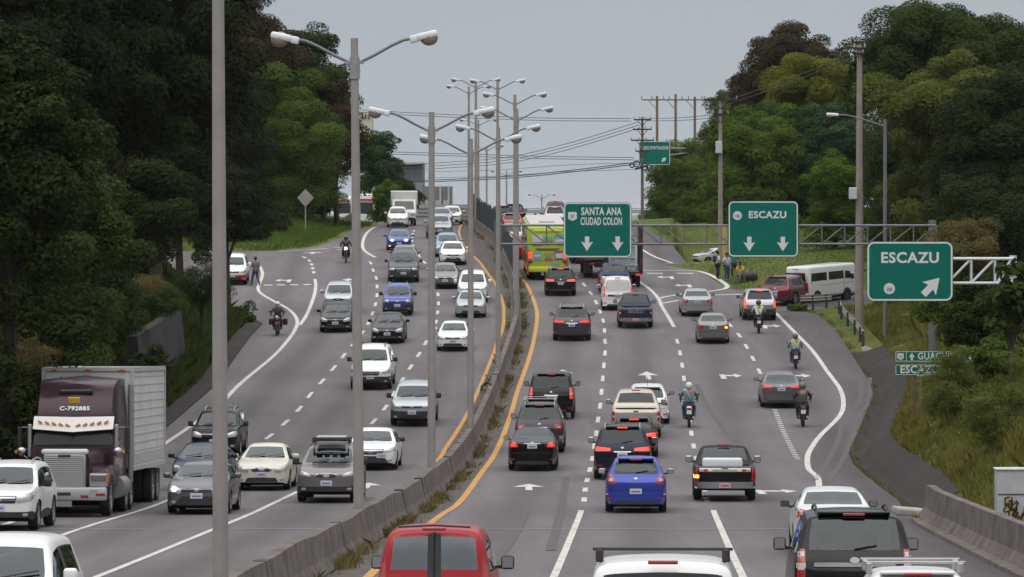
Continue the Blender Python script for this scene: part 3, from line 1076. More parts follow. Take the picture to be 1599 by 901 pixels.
# back of a diamond warning sign on the left
def diamond():
    d = 345.0
    x = x_at(477, d)
    z = ground_z(x, d)
    s = scl(d)
    root = empty("warning_sign", (x, d, z))
    tag(root, "grey back of a diamond warning sign on a post in the left grass", "warning sign")
    zb_ = CAM_Z - (357 - Y_HOR) / s - z
    zc = CAM_Z - (309 - Y_HOR) / s - z
    p = MB(); p.tube([(0, 0, min(zb_, 0) - .3), (0, 0, zc + .4)], .05, 8); p.build("post", M_GALV, root)
    q = MB(); q.prism([(-.62, zc), (0, zc - .68), (.62, zc), (0, zc + .68)], 'y', -.06, -.03); q.box((0, -.07, zc + .05), (.62, .02, .06))
    q.build("plate", M_GALV, root)
diamond()

# ------------------------------------------------------------------ guard rails, box, poles, wires
M_RAIL = mat("dull_guardrail", (.27, .25, .23), .6, .3, noise=.2, nscale=1.5)
M_WOODP = mat("rail_post_dark", (.05, .045, .04), .9)
def guard_rail(label, pts, broken=False):
    P = catmull([Vector(p) for p in pts], 5)
    o0 = P[0]
    root = empty("guard_rail", o0)
    tag(root, label, "guard rail")
    prof = [(0, .45), (-.06, .5), (-.06, .55), (0, .6), (-.06, .66), (-.06, .71), (0, .76)]
    v, f = [], []
    n = len(prof)
    for i, p in enumerate(P):
        t = (P[min(i + 1, len(P) - 1)] - P[max(i - 1, 0)]); t.z = 0; t.normalize()
        nr = Vector((t.y, -t.x, 0))
        for a, b in prof:
            q = p - o0 + nr * a * (1 if True else -1) + Vector((0, 0, b))
            v.append(q)
    for i in range(len(P) - 1):
        for k in range(n - 1): f.append((i * n + k, (i + 1) * n + k, (i + 1) * n + k + 1, i * n + k + 1))
    o = new_mesh("rail_beam", v, f, M_RAIL, root)
    sm = o.modifiers.new("thick", 'SOLIDIFY'); sm.thickness = .02
    for i in range(0, len(P), 4):
        m_ = MB(); q = P[i] - o0
        m_.box((q.x, q.y + .12, q.z + .2), (.14, .14, 1.1))
        m_.build("rail_post", M_WOODP, root)
def gp(px, py, d, up=0.0):
    x = x_at(px, d)
    return Vector((x, d, ground_z(x, d) + up))
guard_rail("curved battered guard rail at the edge of the right drainage channel", [gp(1311, 0, 252), gp(1316, 0, 247), gp(1330, 0, 240), gp(1342, 0, 233), gp(1348, 0, 229)])
guard_rail("straight guard rail below the white minibus at the side road", [gp(1249, 0, 257.6), gp(1275, 0, 256.6), gp(1298, 0, 256)])

def graffiti_box():
    d = 113.0
    x = x_at(1582, d)
    zg = CAM_Z - (832 - Y_HOR) / scl(d)
    root = empty("utility_box", (x, d, zg))
    tag(root, "pale utility box with black and yellow graffiti behind the right barrier", "utility box")
    h = (832 - 733) / scl(d)
    b = MB(); b.rbox((0, 0, h / 2), (.86, .6, h), .02); b.build("cabinet", mat("box_grey_paint", (.42, .43, .45), .6, noise=.15, nscale=3), root)
    b = MB(); b.rbox((0, 0, h + .015), (.92, .66, .05), .015); b.build("lid", mat("box_lid", (.5, .5, .5), .6, noise=.2), root)
    b = MB(); b.box((0, -.31, h * .62), (.8, .012, .02)); b.build("door_seam", M_SIGNBK, root)
    rng = random.Random(3)
    gb, gy = MB(), MB()
    for k in range(11):
        cx, cz = -.3 + .6 * rng.random(), h * (.22 + .3 * rng.random())
        pts = []
        for j in range(7):
            a = j * .9 + rng.random() * 2
            pts.append((cx + .12 * math.cos(a) * (.5 + j * .1), -.315, cz + .12 * math.sin(a)))
        gb.tube(catmull(pts, 4), .016, 5)
        gy.sphere((cx, -.306, cz), .06, 8, (1, .1, 1))
    gb.build("graffiti_outline", M_SIGNBK, root)
    gy.build("graffiti_fill", mat("graffiti_yellow", (.5, .33, .06), .6), root)
graffiti_box()

M_UPOLE = mat("utility_concrete", (.26, .225, .20), .9, noise=.2, nscale=1.5)
M_WOOD = mat("weathered_wood_pole", (.17, .13, .11), .9, noise=.25, nscale=2)
M_DARK = mat("dark_metal", (.03, .03, .032), .5, .3)
def utility_pole(label, px, py0, py1, d, r0, r1, arms, m, box=None, base=None):
    s = scl(d)
    x = x_at(px, d)
    zb_ = ground_z(x, d)
    root = empty("utility_pole", (x, d, zb_))
    tag(root, label, "utility pole")
    zt = CAM_Z - (py0 - Y_HOR) / s - zb_
    p = MB(); p.tube([(0, 0, -.5), (0, 0, zt)], [r0, r1], 12); autosmooth(p.build("pole", m, root))
    for (py, half, n) in arms:
        za = CAM_Z - (py - Y_HOR) / s - zb_
        a = MB(); a.box((0, -.12, za), (half * 2, .1, .12))
        a.tube([(-half * .6, -.1, za), (0, -.1, za - .6)], .03, 5); a.tube([(half * .6, -.1, za), (0, -.1, za - .6)], .03, 5)
        ao = a.build("crossarm", M_DARK, root)
        i_ = MB()
        for k in range(n):
            xx = -half + 2 * half * k / max(1, n - 1)
            i_.lathe([(za + .04, .03), (za + .12, .06), (za + .16, .04), (za + .22, .055), (za + .28, .02)], 'z', (xx * .96, -.12, 0), 8)
        i_.build("insulator", mat("grey_insulator", (.3, .28, .27), .4), ao)
    if box:
        zz = CAM_Z - (box[0] - Y_HOR) / s - zb_
        b = MB(); b.rbox((box[1], -.25, zz), (.42, .4, box[2]), .05)
        b.build("transformer", mat("transformer_grey", (.5, .52, .53), .5), root)
    return root
utility_pole("tall grey concrete utility pole on the right bank in front of big dark trees", 1342, 70, 470, 240, .24, .13, [(76, .28, 2), (84, .18, 2)], M_UPOLE, (302, -.35, .62))
up2 = utility_pole("concrete utility pole with a white transformer beside the standing people", 1125, 155, 400, 303, .19, .11, [(156, 1.1, 2), (179, .5, 3)], M_UPOLE, (230, -.12, .8))
yb = MB(); yb.tube([(.28, -.12, -.5), (.28, -.12, 3.1)], .2, 10); yb.build("yellow_painted_base", mat("faded_yellow", (.42, .32, .13), .8, noise=.2), up2)
utility_pole("slender utility pole with stacked crossarms left of the far green sign", 1003, 183, 345, 400, .15, .10, [(187, .75, 4), (202, .8, 4), (219, 1.0, 4), (236, .6, 2)], M_WOOD)
# H-frame of three poles under one long crossarm
def h_frame():
    d = 490.0
    s = scl(d)
    x = x_at(1055, d)
    zb_ = ground_z(x, d)
    root = empty("pole_frame", (x, d, zb_))
    tag(root, "three wooden utility poles joined by one long crossarm against the sky", "utility poles")
    Z = lambda py: CAM_Z - (py - Y_HOR) / s - zb_
    for px, py in ((1026, 150), (1055, 147), (1085, 151)):
        xx = (px - 1055) / s
        p = MB(); p.tube([(xx, 0, -.5), (xx, 0, Z(py))], [.17, .13], 10); p.build("pole", M_WOOD, root)
    a = MB(); a.box((-2 / s, -.16, Z(156)), (100 / s, .12, .14))
    for px in (1026, 1055, 1085):
        xx = (px - 1055) / s
        a.tube([(xx - .9, -.16, Z(157)), (xx, -.1, Z(172))], .035, 5)
    ao = a.build("crossarm", M_WOOD, root)
    i_ = MB()
    for px in (1002, 1018, 1036, 1045, 1065, 1075, 1096):
        i_.lathe([(Z(156), .04), (Z(154), .09), (Z(153), .05), (Z(151), .08), (Z(149), .03)], 'z', ((px - 1055) / s, -.16, 0), 8)
    i_.build("insulator", mat("grey_insulator", (.3, .28, .27), .4), ao)
h_frame()
# coils of cable on the slender pole
cm = MB()
cx, cz_ = x_at(1004, 399.4), CAM_Z - (258 - Y_HOR) / scl(399.4)
for k, (dx, dz, r) in enumerate(((-.55, .12, .26), (.1, -.12, .3), (-.95, 0, .2), (.5, -.2, .22))):
    pts = [(cx + dx + r * math.cos(t), 399.4 - .1 * k, cz_ + dz + r * math.sin(t)) for t in np.linspace(0, 2 * PI, 14)]
    cm.tube(pts, .055, 6)
cm.tube([(cx - .7, 399.5, cz_ - .35), (cx + .3, 399.5, cz_ - .05)], .09, 6)
o = cm.build("cable_coils", M_DARK)
tag(o, "bundle of black cable coils hanging on the slender pole by the far sign", "cable")

M_WIRE = mat("black_wire", (.05, .05, .055), .6)
def wire(label, pts, r=.03, n=3, gap=.32, sag=.5):
    """pts: (px, py, distance) of the ends and middle"""
    P = [Vector((x_at(px, d), d, CAM_Z - (py - Y_HOR) / scl(d))) for px, py, d in pts]
    mb = MB()
    for k in range(n):
        Q = [p + Vector((0, .3 * k, -gap * k)) for p in catmull(P, 5)]
        mb.tube(Q, r, 5)
    o = mb.build("overhead_wires", M_WIRE)
    tag(o, label, "wire", "overhead wires across the sky")
wire("upper pair of overhead wires running from behind the left trees to the far pole", [(440, 163, 430), (640, 176, 425), (840, 184, 420), (985, 185, 402)], .03, 2, .22)
wire("overhead wires sloping up to the top of the slender far pole", [(560, 262, 500), (720, 252, 460), (800, 244, 440), (890, 223, 420), (998, 190, 401)], .028, 3, .28)
wire("middle level overhead wires crossing behind the street lamps", [(400, 232, 430), (640, 238, 425), (840, 244, 420), (990, 246, 405)], .03, 2, .2)
wire("low thick overhead wires ending at the black cable coils", [(560, 284, 480), (680, 281, 460), (800, 275, 440), (900, 265, 420), (996, 253, 402)], .045, 2, .16)
wire("faint lowest overhead wires just below the thick pair", [(560, 270, 470), (760, 266, 445), (880, 258, 425), (990, 254, 404)], .02, 2, .6)
wire("overhead wires from the slender far pole to the transformer pole", [(1010, 185, 400), (1060, 184, 360), (1118, 179, 305)], .025, 2, .2)
wire("wires leading from the transformer pole to the tall concrete pole", [(1128, 160, 303), (1240, 120, 270), (1340, 78, 241)], .02, 2, .25)

# ------------------------------------------------------------------ beyond the crest
def far_box(mb, px0, px1, py0, py1, d, depth, up=0):
    s = scl(d)
    x0, x1 = (px0 - 799.5) / s, (px1 - 799.5) / s
    z1, z0 = CAM_Z - (py0 - Y_HOR) / s, CAM_Z - (py1 - Y_HOR) / s
    mb.box(((x0 + x1) / 2, d + depth / 2, (z0 + z1) / 2), (x1 - x0, depth, z1 - z0))
def building_a():
    d = 560
    root = empty("building", (x_at(660, d), d, zr(d)))
    tag(root, "dark grey windowless building with a thin flat roof beyond the left trees", "building")
    inv = Matrix.Translation(-root.location)
    b = MB(); b.M = inv; far_box(b, 600, 660, 258, 380, d, 14); b.build("wall", mat("dark_cladding", (.12, .13, .15), .7, noise=.12, nscale=.3), root)
    b = MB(); b.M = inv; far_box(b, 596, 661, 253.5, 256.5, d - .8, 16); b.build("roof", mat("pale_roof", (.4, .36, .33), .7), root)
    b = MB(); b.M = inv
    for k in range(6): far_box(b, 606 + k * 9, 607 + k * 9, 259, 284, d - .15, .1)
    b.build("cladding_ribs", mat("cladding_rib", (.17, .18, .2), .7), root)
    b = MB(); b.M = inv; far_box(b, 642, 660, 284, 330, d - .5, .4); b.build("annex_panel", mat("grey_panel", (.22, .22, .24), .8), root)
    r2 = empty("building", (x_at(676, 600), 600, zr(600)))
    tag(r2, "lower grey building with pale vertical fins right of the dark one", "building")
    inv = Matrix.Translation(-r2.location)
    b = MB(); b.M = inv; far_box(b, 647, 705, 291, 390, 600, 12); b.build("wall", mat("slate_wall", (.19, .19, .20), .8, noise=.1, nscale=.3), r2)
    b = MB(); b.M = inv
    for px in (655, 672, 686, 699): far_box(b, px, px + 3, 290, 318, 599.6, .4)
    b.build("fin", mat("pale_fin", (.42, .41, .40), .8), r2)
    b = MB(); b.M = inv
    for px in (650, 664, 680, 692): far_box(b, px, px + 9, 313, 325, 599.3, .6)
    b.build("ledge", mat("pale_fin", (.42, .41, .40), .8), r2)
    r3 = empty("building", (x_at(575, 640), 640, zr(640)))
    tag(r3, "pale cream tower block peeking over the left trees", "building")
    inv = Matrix.Translation(-r3.location)
    b = MB(); b.M = inv; far_box(b, 562, 580, 174, 380, 640, 10); b.build("wall", mat("cream_render", (.55, .52, .46), .85), r3)
    b = MB(); b.M = inv
    for k in range(3): far_box(b, 565 + 5 * k, 567 + 5 * k, 178, 186, 639.8, .25)
    b.build("window", mat("far_window", (.08, .09, .1), .2), r3)
building_a()
nb = empty("noise_barrier", (x_at(715, 520), 520, zr(520)))
tag(nb, "long low grey slab wall beyond the crest behind the white car", "wall")
b = MB(); b.M = Matrix.Translation(-nb.location); far_box(b, 640, 752, 319, 400, 520, 1.0); b.build("wall_slab", mat("grey_slab", (.30, .30, .30), .85, noise=.12, nscale=.4), nb)
b = MB(); b.M = Matrix.Translation(-nb.location)
for py in (325, 331, 337): far_box(b, 640, 752, py, py + .7, 519.9, .12)
b.build("slab_joint", mat("slab_joint_grey", (.2, .2, .2), .9), nb)
def overpass():
    d = 760
    root = empty("overpass_bridge", (x_at(820, d), d, zr(d)))
    tag(root, "pale far overpass bridge crossing behind the crest with short piers", "bridge")
    inv = Matrix.Translation(-root.location)
    M1 = mat("far_concrete", (.33, .34, .35), .9)
    b = MB(); b.M = inv; far_box(b, 690, 1010, 327.5, 333, d, 10); b.build("deck", M1, root)
    b = MB(); b.M = inv; far_box(b, 690, 1010, 325.5, 326.3, d, .3); b.build("railing", M_DARK, root)
    for px in (778, 818, 834, 875, 930):
        b = MB(); b.M = inv; far_box(b, px, px + 3.5, 333, 390, d + 3, 1.5); b.build("pier", M1, root)
overpass()
b = MB(); far_box(b, 745, 800, 339, 352, 690, 6)
o = b.build("embankment_wall", mat("pale_yellow_wall", (.5, .42, .28), .9)); tag(o, "pale yellow low wall glimpsed beyond the crest beneath the overpass", "wall")
# concrete approach wall by the two coaches on the left
b = MB()
v, f = [], []
pts = [(536, 339.5, 385), (545, 334.5, 372), (551, 331.5, 364), (557, 328.5, 357)]
P0 = []
for px, py, d in pts: P0.append((x_at(px, d), d, CAM_Z - (py - Y_HOR) / scl(d)))
n = len(P0)
for (x, y, z) in P0:
    zz = zr(y) - .2
    v += [(x, y, zz), (x, y, z), (x + .3, y + .2, z), (x + .3, y + .2, zz)]
for i in range(n - 1):
    for k in range(4): f.append((i * 4 + k, (i + 1) * 4 + k, (i + 1) * 4 + (k + 1) % 4, i * 4 + (k + 1) % 4))
f += [(3, 2, 1, 0), tuple((n - 1) * 4 + k for k in range(4))]
o = new_mesh("approach_wall", v, f, M_CONC_L)
tag(o, "rising concrete approach wall in front of the two coaches on the left", "wall")
# ------------------------------------------------------------------ vehicles
M_TYRE = mat("tyre_rubber", (.018, .017, .018), .85, noise=.2, nscale=6)
M_RIM = mat("alloy_rim", (.42, .42, .43), .35, .7)
M_PLAST = mat("black_plastic", (.022, .021, .023), .6)
M_UNDER = mat("underbody_black", (.010, .010, .011), .9)
M_CHROME = mat("chrome", (.40, .40, .42), .22, .9)
M_SATIN = mat("satin_silver", (.36, .36, .37), .38, .6)
M_TAIL = mat("tail_lamp_red", (.32, .012, .014), .2, spec=.6, coat=.5)
M_TAILC = mat("tail_lamp_clear", (.45, .42, .42), .2, spec=.6)
M_BRAKE = mat("brake_lamp_lit", (.5, .02, .015), .3, emit=(1.0, .065, .03), estr=1.25)
M_BRAKE_DIM = mat("tail_lamp_dim_lit", (.45, .02, .015), .3, emit=(1.0, .05, .04), estr=.45)
M_AMBER_LIT = mat("indicator_lit", (.5, .2, .02), .3, emit=(1.0, .48, .08), estr=1.8)
M_AMBER = mat("amber_reflector", (.45, .16, .02), .3)
M_HEAD = mat("headlamp_glass", (.42, .43, .44), .12, .3, spec=.8, coat=.6)
M_HEAD_LIT = mat("headlamp_lit", (.8, .8, .75), .3, emit=(1.0, .95, .82), estr=2.6)
M_PLATE = mat("number_plate_pale", (.55, .55, .66), .5)
M_PLATE_R = mat("number_plate_reddish", (.55, .36, .34), .5)
M_SEAT = mat("seat_cloth", (.018, .017, .018), .95)
M_GL_F = glass_mat("windscreen_glass", (.30, .37, .36), 1.35)
M_GL_R = glass_mat("rear_glass", (.16, .18, .19), 1.0)
M_GL_C = glass_mat("clear_rear_glass", (.80, .87, .85), 1.1)
M_GL_P = glass_mat("pale_rear_glass", (.80, .87, .85), 4.0)
M_GL_CS = glass_mat("clear_side_glass", (.62, .68, .67), 1.3)
M_GL_CW = glass_mat("clear_windscreen_glass", (.86, .92, .91), 1.4)
M_GL_S = glass_mat("side_glass", (.08, .09, .10), 1.3)
M_GL_D = glass_mat("dark_privacy_glass", (.035, .036, .04), .8)
PAINT = {}
def paint(key, c, metal=.0, rough=.30):
    dk = max(c) < .09
    PAINT[key] = mat("paint_" + key, c, .24 if dk else rough, metal, .22 if dk else (.3 if key == 'red' else .45), coat=.12 if dk else (.2 if key == 'red' else .45))
paint("white", (.74, .74, .73)); paint("pearl", (.62, .63, .64)); paint("cream", (.60, .57, .47)); paint("silver", (.36, .37, .39), .55)
paint("icy_silver", (.42, .46, .49), .5); paint("grey", (.13, .13, .135), .5); paint("dark_grey", (.055, .055, .06), .4)
paint("gunmetal", (.075, .075, .08), .5); paint("black", (.0045, .0045, .005)); paint("charcoal", (.011, .011, .013), .2)
paint("blue", (.016, .045, .32), .25); paint("deep_blue", (.030, .042, .085), .35); paint("light_blue", (.16, .30, .42), .35); paint("royal_blue", (.030, .055, .28), .25)
paint("red", (.33, .006, .012)); paint("maroon", (.13, .012, .022), .3); paint("beige", (.42, .38, .32), .4); paint("warm_grey", (.19, .175, .165), .5)
paint("orange_red", (.42, .07, .035)); paint("navy", (.010, .012, .026), .2); paint("purple", (.042, .020, .029), .15); paint("brown", (.12, .07, .052)); paint("bus_green", (.40, .50, .045)); paint("bus_orange", (.48, .13, .04))
paint("isuzu_blue", (.026, .032, .055), .3)

def body_profile(kind, L, H):
    f, r = L / 2, -L / 2
    k = H
    if kind == 'sedan':
        h = H / 1.45
        top = [(f, .70), (f - .10, .79), (f - .5, .88), (f - 1.22, .99 * h), (f - 1.98, 1.38 * h), (f - 2.45, 1.45 * h), (r + 1.95, 1.44 * h), (r + 1.30, 1.355 * h), (r + .60, 1.06 * h), (r + .10, 1.02 * h), (r, .93 * h)]
        belt = [(f, .67), (f - .10, .76), (f - .5, .845), (f - 1.22, .92 * h), (r + 1.2, .985 * h), (r + .60, 1.0 * h), (r + .1, .985 * h), (r, .90 * h)]
        keys = dict(C1=f - 1.22, F1=f - 1.98, R1=r + 1.30, T1=r + .60, S0=f - 1.3, S1=r + 1.02)
    elif kind == 'hatch':
        h = H / 1.52
        top = [(f, .72), (f - .10, .82), (f - .45, .91), (f - 1.05, 1.02 * h), (f - 1.80, 1.43 * h), (f - 2.3, 1.52 * h), (r + 1.2, 1.51 * h), (r + .50, 1.44 * h), (r + .17, 1.04 * h), (r + .06, .99 * h), (r, .84 * h)]
        belt = [(f, .69), (f - .10, .79), (f - .45, .875), (f - 1.05, .95 * h), (r + .9, 1.01 * h), (r + .17, 1.01 * h), (r + .06, .965 * h), (r, .81 * h)]
        keys = dict(C1=f - 1.05, F1=f - 1.80, R1=r + .50, T1=r + .17, S0=f - 1.13, S1=r + .75)
    elif kind == 'suv':
        h = H / 1.75
        top = [(f, .84), (f - .10, .98), (f - .5, 1.05), (f - 1.22, 1.14 * h), (f - 1.90, 1.65 * h), (f - 2.4, 1.75 * h), (r + 1.2, 1.745 * h), (r + .38, 1.69 * h), (r + .14, 1.16 * h), (r + .05, 1.10 * h), (r, .92 * h)]
        belt = [(f, .81), (f - .10, .95), (f - .5, 1.015), (f - 1.22, 1.08 * h), (r + .9, 1.13 * h), (r + .14, 1.13 * h), (r + .05, 1.07 * h), (r, .89 * h)]
        keys = dict(C1=f - 1.22, F1=f - 1.90, R1=r + .38, T1=r + .14, S0=f - 1.3, S1=r + .55)
    elif kind == 'van':
        h = H / 1.85
        top = [(f, .84), (f - .10, .96), (f - .4, 1.05), (f - .95, 1.18 * h), (f - 1.55, 1.72 * h), (f - 2.0, 1.82 * h), (r + 1.0, 1.85 * h), (r + .16, 1.80 * h), (r + .075, 1.13 * h), (r + .02, 1.06 * h), (r, .90 * h)]
        belt = [(f, .81), (f - .10, .93), (f - .4, 1.01), (f - .95, 1.08 * h), (r + .6, 1.10 * h), (r + .075, 1.10 * h), (r + .02, 1.03 * h), (r, .87 * h)]
        keys = dict(C1=f - .95, F1=f - 1.55, R1=r + .16, T1=r + .075, S0=f - 1.03, S1=r + .35)
    elif kind == 'pickup':
        h = H / 1.78
        top = [(f, .88), (f - .10, 1.02), (f - .5, 1.08), (f - 1.35, 1.17 * h), (f - 1.98, 1.68 * h), (f - 2.4, 1.78 * h), (r + 2.35, 1.77 * h), (r + 2.0, 1.71 * h), (r + 1.78, 1.19 * h), (r + 1.70, 1.10 * h), (r + .05, 1.10 * h), (r, 1.02 * h)]
        belt = [(f, .85), (f - .10, .985), (f - .5, 1.045), (f - 1.35, 1.10 * h), (r + 2.0, 1.12 * h), (r + 1.70, 1.085 * h), (r + .05, 1.085 * h), (r, .99 * h)]
        keys = dict(C1=f - 1.35, F1=f - 1.98, R1=r + 2.0, T1=r + 1.78, S0=f - 1.43, S1=r + 2.12)
    return top, belt, keys

def lin(tab, y):
    q = sorted(tab)
    return float(np.interp(y, [a for a, b in q], [b for a, b in q]))

def build_shell(kind, L, W, H, o):
    """one smooth body: returns (vertices, faces, material ids) after two levels of subdivision"""
    top, belt, K = body_profile(kind, L, H)
    f, r = L / 2, -L / 2
    if 'top_mod' in o: top = o['top_mod'](top)
    yf = f - {'sedan': .90, 'hatch': .82, 'suv': .90, 'van': .85, 'pickup': .92}[kind]
    yr_ = r + {'sedan': .98, 'hatch': .72, 'suv': .88, 'van': .72, 'pickup': 1.18}[kind]
    wr = o.get('wheel_r', {'sedan': .315, 'hatch': .31, 'suv': .37, 'van': .32, 'pickup': .385}[kind])
    ar = wr + .07
    ends = {'sedan': (.80, .84), 'hatch': (.80, .86), 'suv': (.84, .90), 'van': (.84, .955), 'pickup': (.86, .95)}[kind]
    wid = [(f, ends[0]), (f - .14, .92), (f - .5, .975), (f - 1.2, .99), (0, 1.0), (r + .5, .985), (r + .12, ends[1] + .065 if ends[1] < .93 else .985), (r, ends[1])]
    sill = {'sedan': .20, 'hatch': .20, 'suv': .27, 'van': .22, 'pickup': .34}[kind]
    zs_tab = [(f, sill + .06), (f - .3, sill), (r + .3, sill), (r, sill + .08)]
    S0, S1 = K['S0'], K['S1']
    bp = (S0 + S1) / 2 + .05
    ys = {f, f - .10, f - .30, yf + ar, yf, yf - ar, K['C1'] + .12, K['C1'], K['F1'], K['F1'] - .14, bp + .06, bp - .06, yr_ + ar, yr_, yr_ - ar, K['R1'] + .14, K['R1'], K['T1'], S1, r + .28, r + .06, r}
    if kind == 'pickup': ys |= {r + 1.70, r + 1.62}
    if kind in ('suv', 'van', 'hatch'):
        ys |= {S1 + .6}
    ys = sorted(ys, reverse=True)
    # drop stations that sit too close together
    keep = []
    fixed = {f, r, K['C1'], K['F1'], K['R1'], K['T1'], bp + .06, bp - .06, yf, yr_}
    for y in ys:
        if keep and keep[-1] - y < .045 and y not in fixed: continue
        keep.append(y)
    ys = keep
    w2 = W / 2
    tum = {'sedan': .52, 'hatch': .42, 'suv': .30, 'van': .16, 'pickup': .36}[kind]
    tum = o.get('tumble', tum)
    secs = []
    for y in ys:
        w = w2 * lin(wid, y)
        zt, zb = lin(top, y), lin(belt, y)
        zb = min(zb, zt - .015)
        zs = lin(zs_tab, y)
        z3 = zs + (zb - zs) * .60
        zarch = wr * 2 + .05
        if abs(y - yf) < .02 or abs(y - yr_) < .02: z3 = min(zarch + .02, zb - .10)
        elif abs(abs(y - yf) - ar) < .02 or abs(abs(y - yr_) - ar) < .02: z3 = min(zarch - .16, zb - .18)
        z2 = zs + (z3 - zs) * .48
        g = zt - zb
        x5 = .945 * w
        z6 = zb + g * .80
        x6 = x5 - tum * g * .80 - .012
        x7 = x6 - .035 - .06 * min(g, .5) / .5
        z7 = zb + g * .955
        if g < .12:
            x6, x7 = x5 - .03, x5 - .12
        secs.append([(.93 * w, zs), (.985 * w, z2), (w, z3), (.985 * w, zb - (zb - z3) * .30), (x5, zb), (x6, z6), (x7, z7), (x7 * .52, zt - .012), (0, zt)])
    V, idx = [], {}
    def vid(i, k, sd):
        key = (i, k, 0 if k == 8 else sd)
        if key not in idx:
            x, z = secs[i][k]
            idx[key] = len(V)
            V.append((x * sd if k < 8 else 0.0, ys[i], z))
        return idx[key]
    Fc, Mi, nS = [], [], len(ys)
    def inr(a, b, lo, hi): return a <= hi + 1e-6 and b >= lo - 1e-6
    bed = (r + .10, r + 1.63)
    for i in range(nS - 1):
        a, b = ys[i], ys[i + 1]
        for k in range(8):
            arch = k in (0, 1) and (inr(a, b, yf - ar, yf + ar) or inr(a, b, yr_ - ar, yr_ + ar))
            if arch: continue
            if kind == 'pickup' and k in (6, 7) and inr(a, b, *bed): continue
            m = 0
            if k in (6, 7) and inr(a, b, K['F1'], K['C1']): m = 1
            if k in (6, 7) and inr(a, b, K['T1'], K['R1']): m = 2
            if k == 4 and inr(a, b, S1, K['C1']):
                m = 3 if b >= bp - .01 else 4
                if a <= bp + .07 and b >= bp - .07: m = 7
                if o.get('panel_sides') and m == 4: m = 0
            if k in (0,) and o.get('clad'): m = 8
            if k == 1 and o.get('clad') == 2: m = 8
            for sd in (1, -1):
                q = [vid(i, k, sd), vid(i + 1, k, sd), vid(i + 1, k + 1, sd), vid(i, k + 1, sd)]
                if sd == 1: q.reverse()
                Fc.append(q)
                Mi.append(m if m not in (3, 4) else (m if sd == 1 else m + 2))
    for (i, bulge, sgn) in ((0, .10, 1), (nS - 1, .05, -1)):
        mid = []
        for k in range(8):
            mid.append(len(V))
            V.append((0, ys[i] + sgn * bulge * (1 if k < 5 else .6), secs[i][k][1] + (0 if k < 4 else .01)))
        cen = vid(i, 8, 1)
        V[cen] = (0, ys[i] + sgn * bulge * .5, secs[i][8][1])
        for k in range(8):
            up = mid[k + 1] if k < 7 else cen
            for sd in (1, -1):
                if k < 7: q = [vid(i, k, sd), vid(i, k + 1, sd), up, mid[k]]
                else: q = [vid(i, k, sd), cen, mid[k]]
                if (sd == 1) == (sgn == 1): q.reverse()
                Fc.append(q)
                Mi.append(8 if (k == 0 and o.get('clad')) or (k == 1 and o.get('clad') == 2) else 0)
    me = bpy.data.meshes.new("shell")
    me.from_pydata(V, [], Fc)
    for k in range(9): me.materials.append(None)
    me.polygons.foreach_set("material_index", Mi)
    cr = me.attributes.new("crease_edge", 'FLOAT', 'EDGE')
    pos = {}
    ed = np.zeros(len(me.edges), dtype=np.float32)
    belt_ids = {idx[(i, 4, s)] for i in range(nS) for s in (1, -1)}
    rim_ids = {idx[(i, k, s)] for i in range(nS) for k in (5, 6) for s in (1, -1)}
    end_ids = {idx[(i, k, s)] for i in (0, nS - 1) for k in range(8) for s in (1, -1)}
    for e_ in me.edges:
        a, b = e_.vertices
        if a in belt_ids and b in belt_ids: ed[e_.index] = .45
        if a in end_ids and b in end_ids and not (V[a][0] * V[b][0] < 0): ed[e_.index] = .3
    cr.data.foreach_set("value", ed)
    ob = bpy.data.objects.new("shell", me)
    C.objects.link(ob)
    ss = ob.modifiers.new("s", 'SUBSURF'); ss.levels = o.get('sub', 2); ss.render_levels = ss.levels
    dg = bpy.context.evaluated_depsgraph_get()
    em = bpy.data.meshes.new_from_object(ob.evaluated_get(dg))
    vv = np.empty(len(em.vertices) * 3); em.vertices.foreach_get("co", vv)
    vv = vv.reshape(-1, 3)
    ff = [tuple(p.vertices) for p in em.polygons]
    mi = np.empty(len(em.polygons), dtype=np.int32); em.polygons.foreach_get("material_index", mi)
    bpy.data.objects.remove(ob); bpy.data.meshes.remove(em); bpy.data.meshes.remove(me)
    return vv, ff, mi, dict(K=K, yf=yf, yr=yr_, wr=wr, top=top, belt=belt, sill=sill, bp=bp)

def submesh(name, vv, ff, ids, mats, parent, midx=None):
    used = sorted({i for k in ids for i in ff[k]})
    mp = {a: b for b, a in enumerate(used)}
    o = new_mesh(name, [vv[i] for i in used], [tuple(mp[i] for i in ff[k]) for k in ids], mats, parent, midx, True)
    return o

def rpoly(pts, r=.03, n=3):
    out = []
    N = len(pts)
    for i in range(N):
        a, b, c = Vector(pts[i - 1]), Vector(pts[i]), Vector(pts[(i + 1) % N])
        ra = min(r, (a - b).length * .45); rc = min(r, (c - b).length * .45)
        p, q = b + (a - b).normalized() * ra, b + (c - b).normalized() * rc
        for k in range(n + 1):
            t = k / n
            out.append(((1 - t) ** 2 * p + 2 * t * (1 - t) * b + t * t * q)[:])
    return out

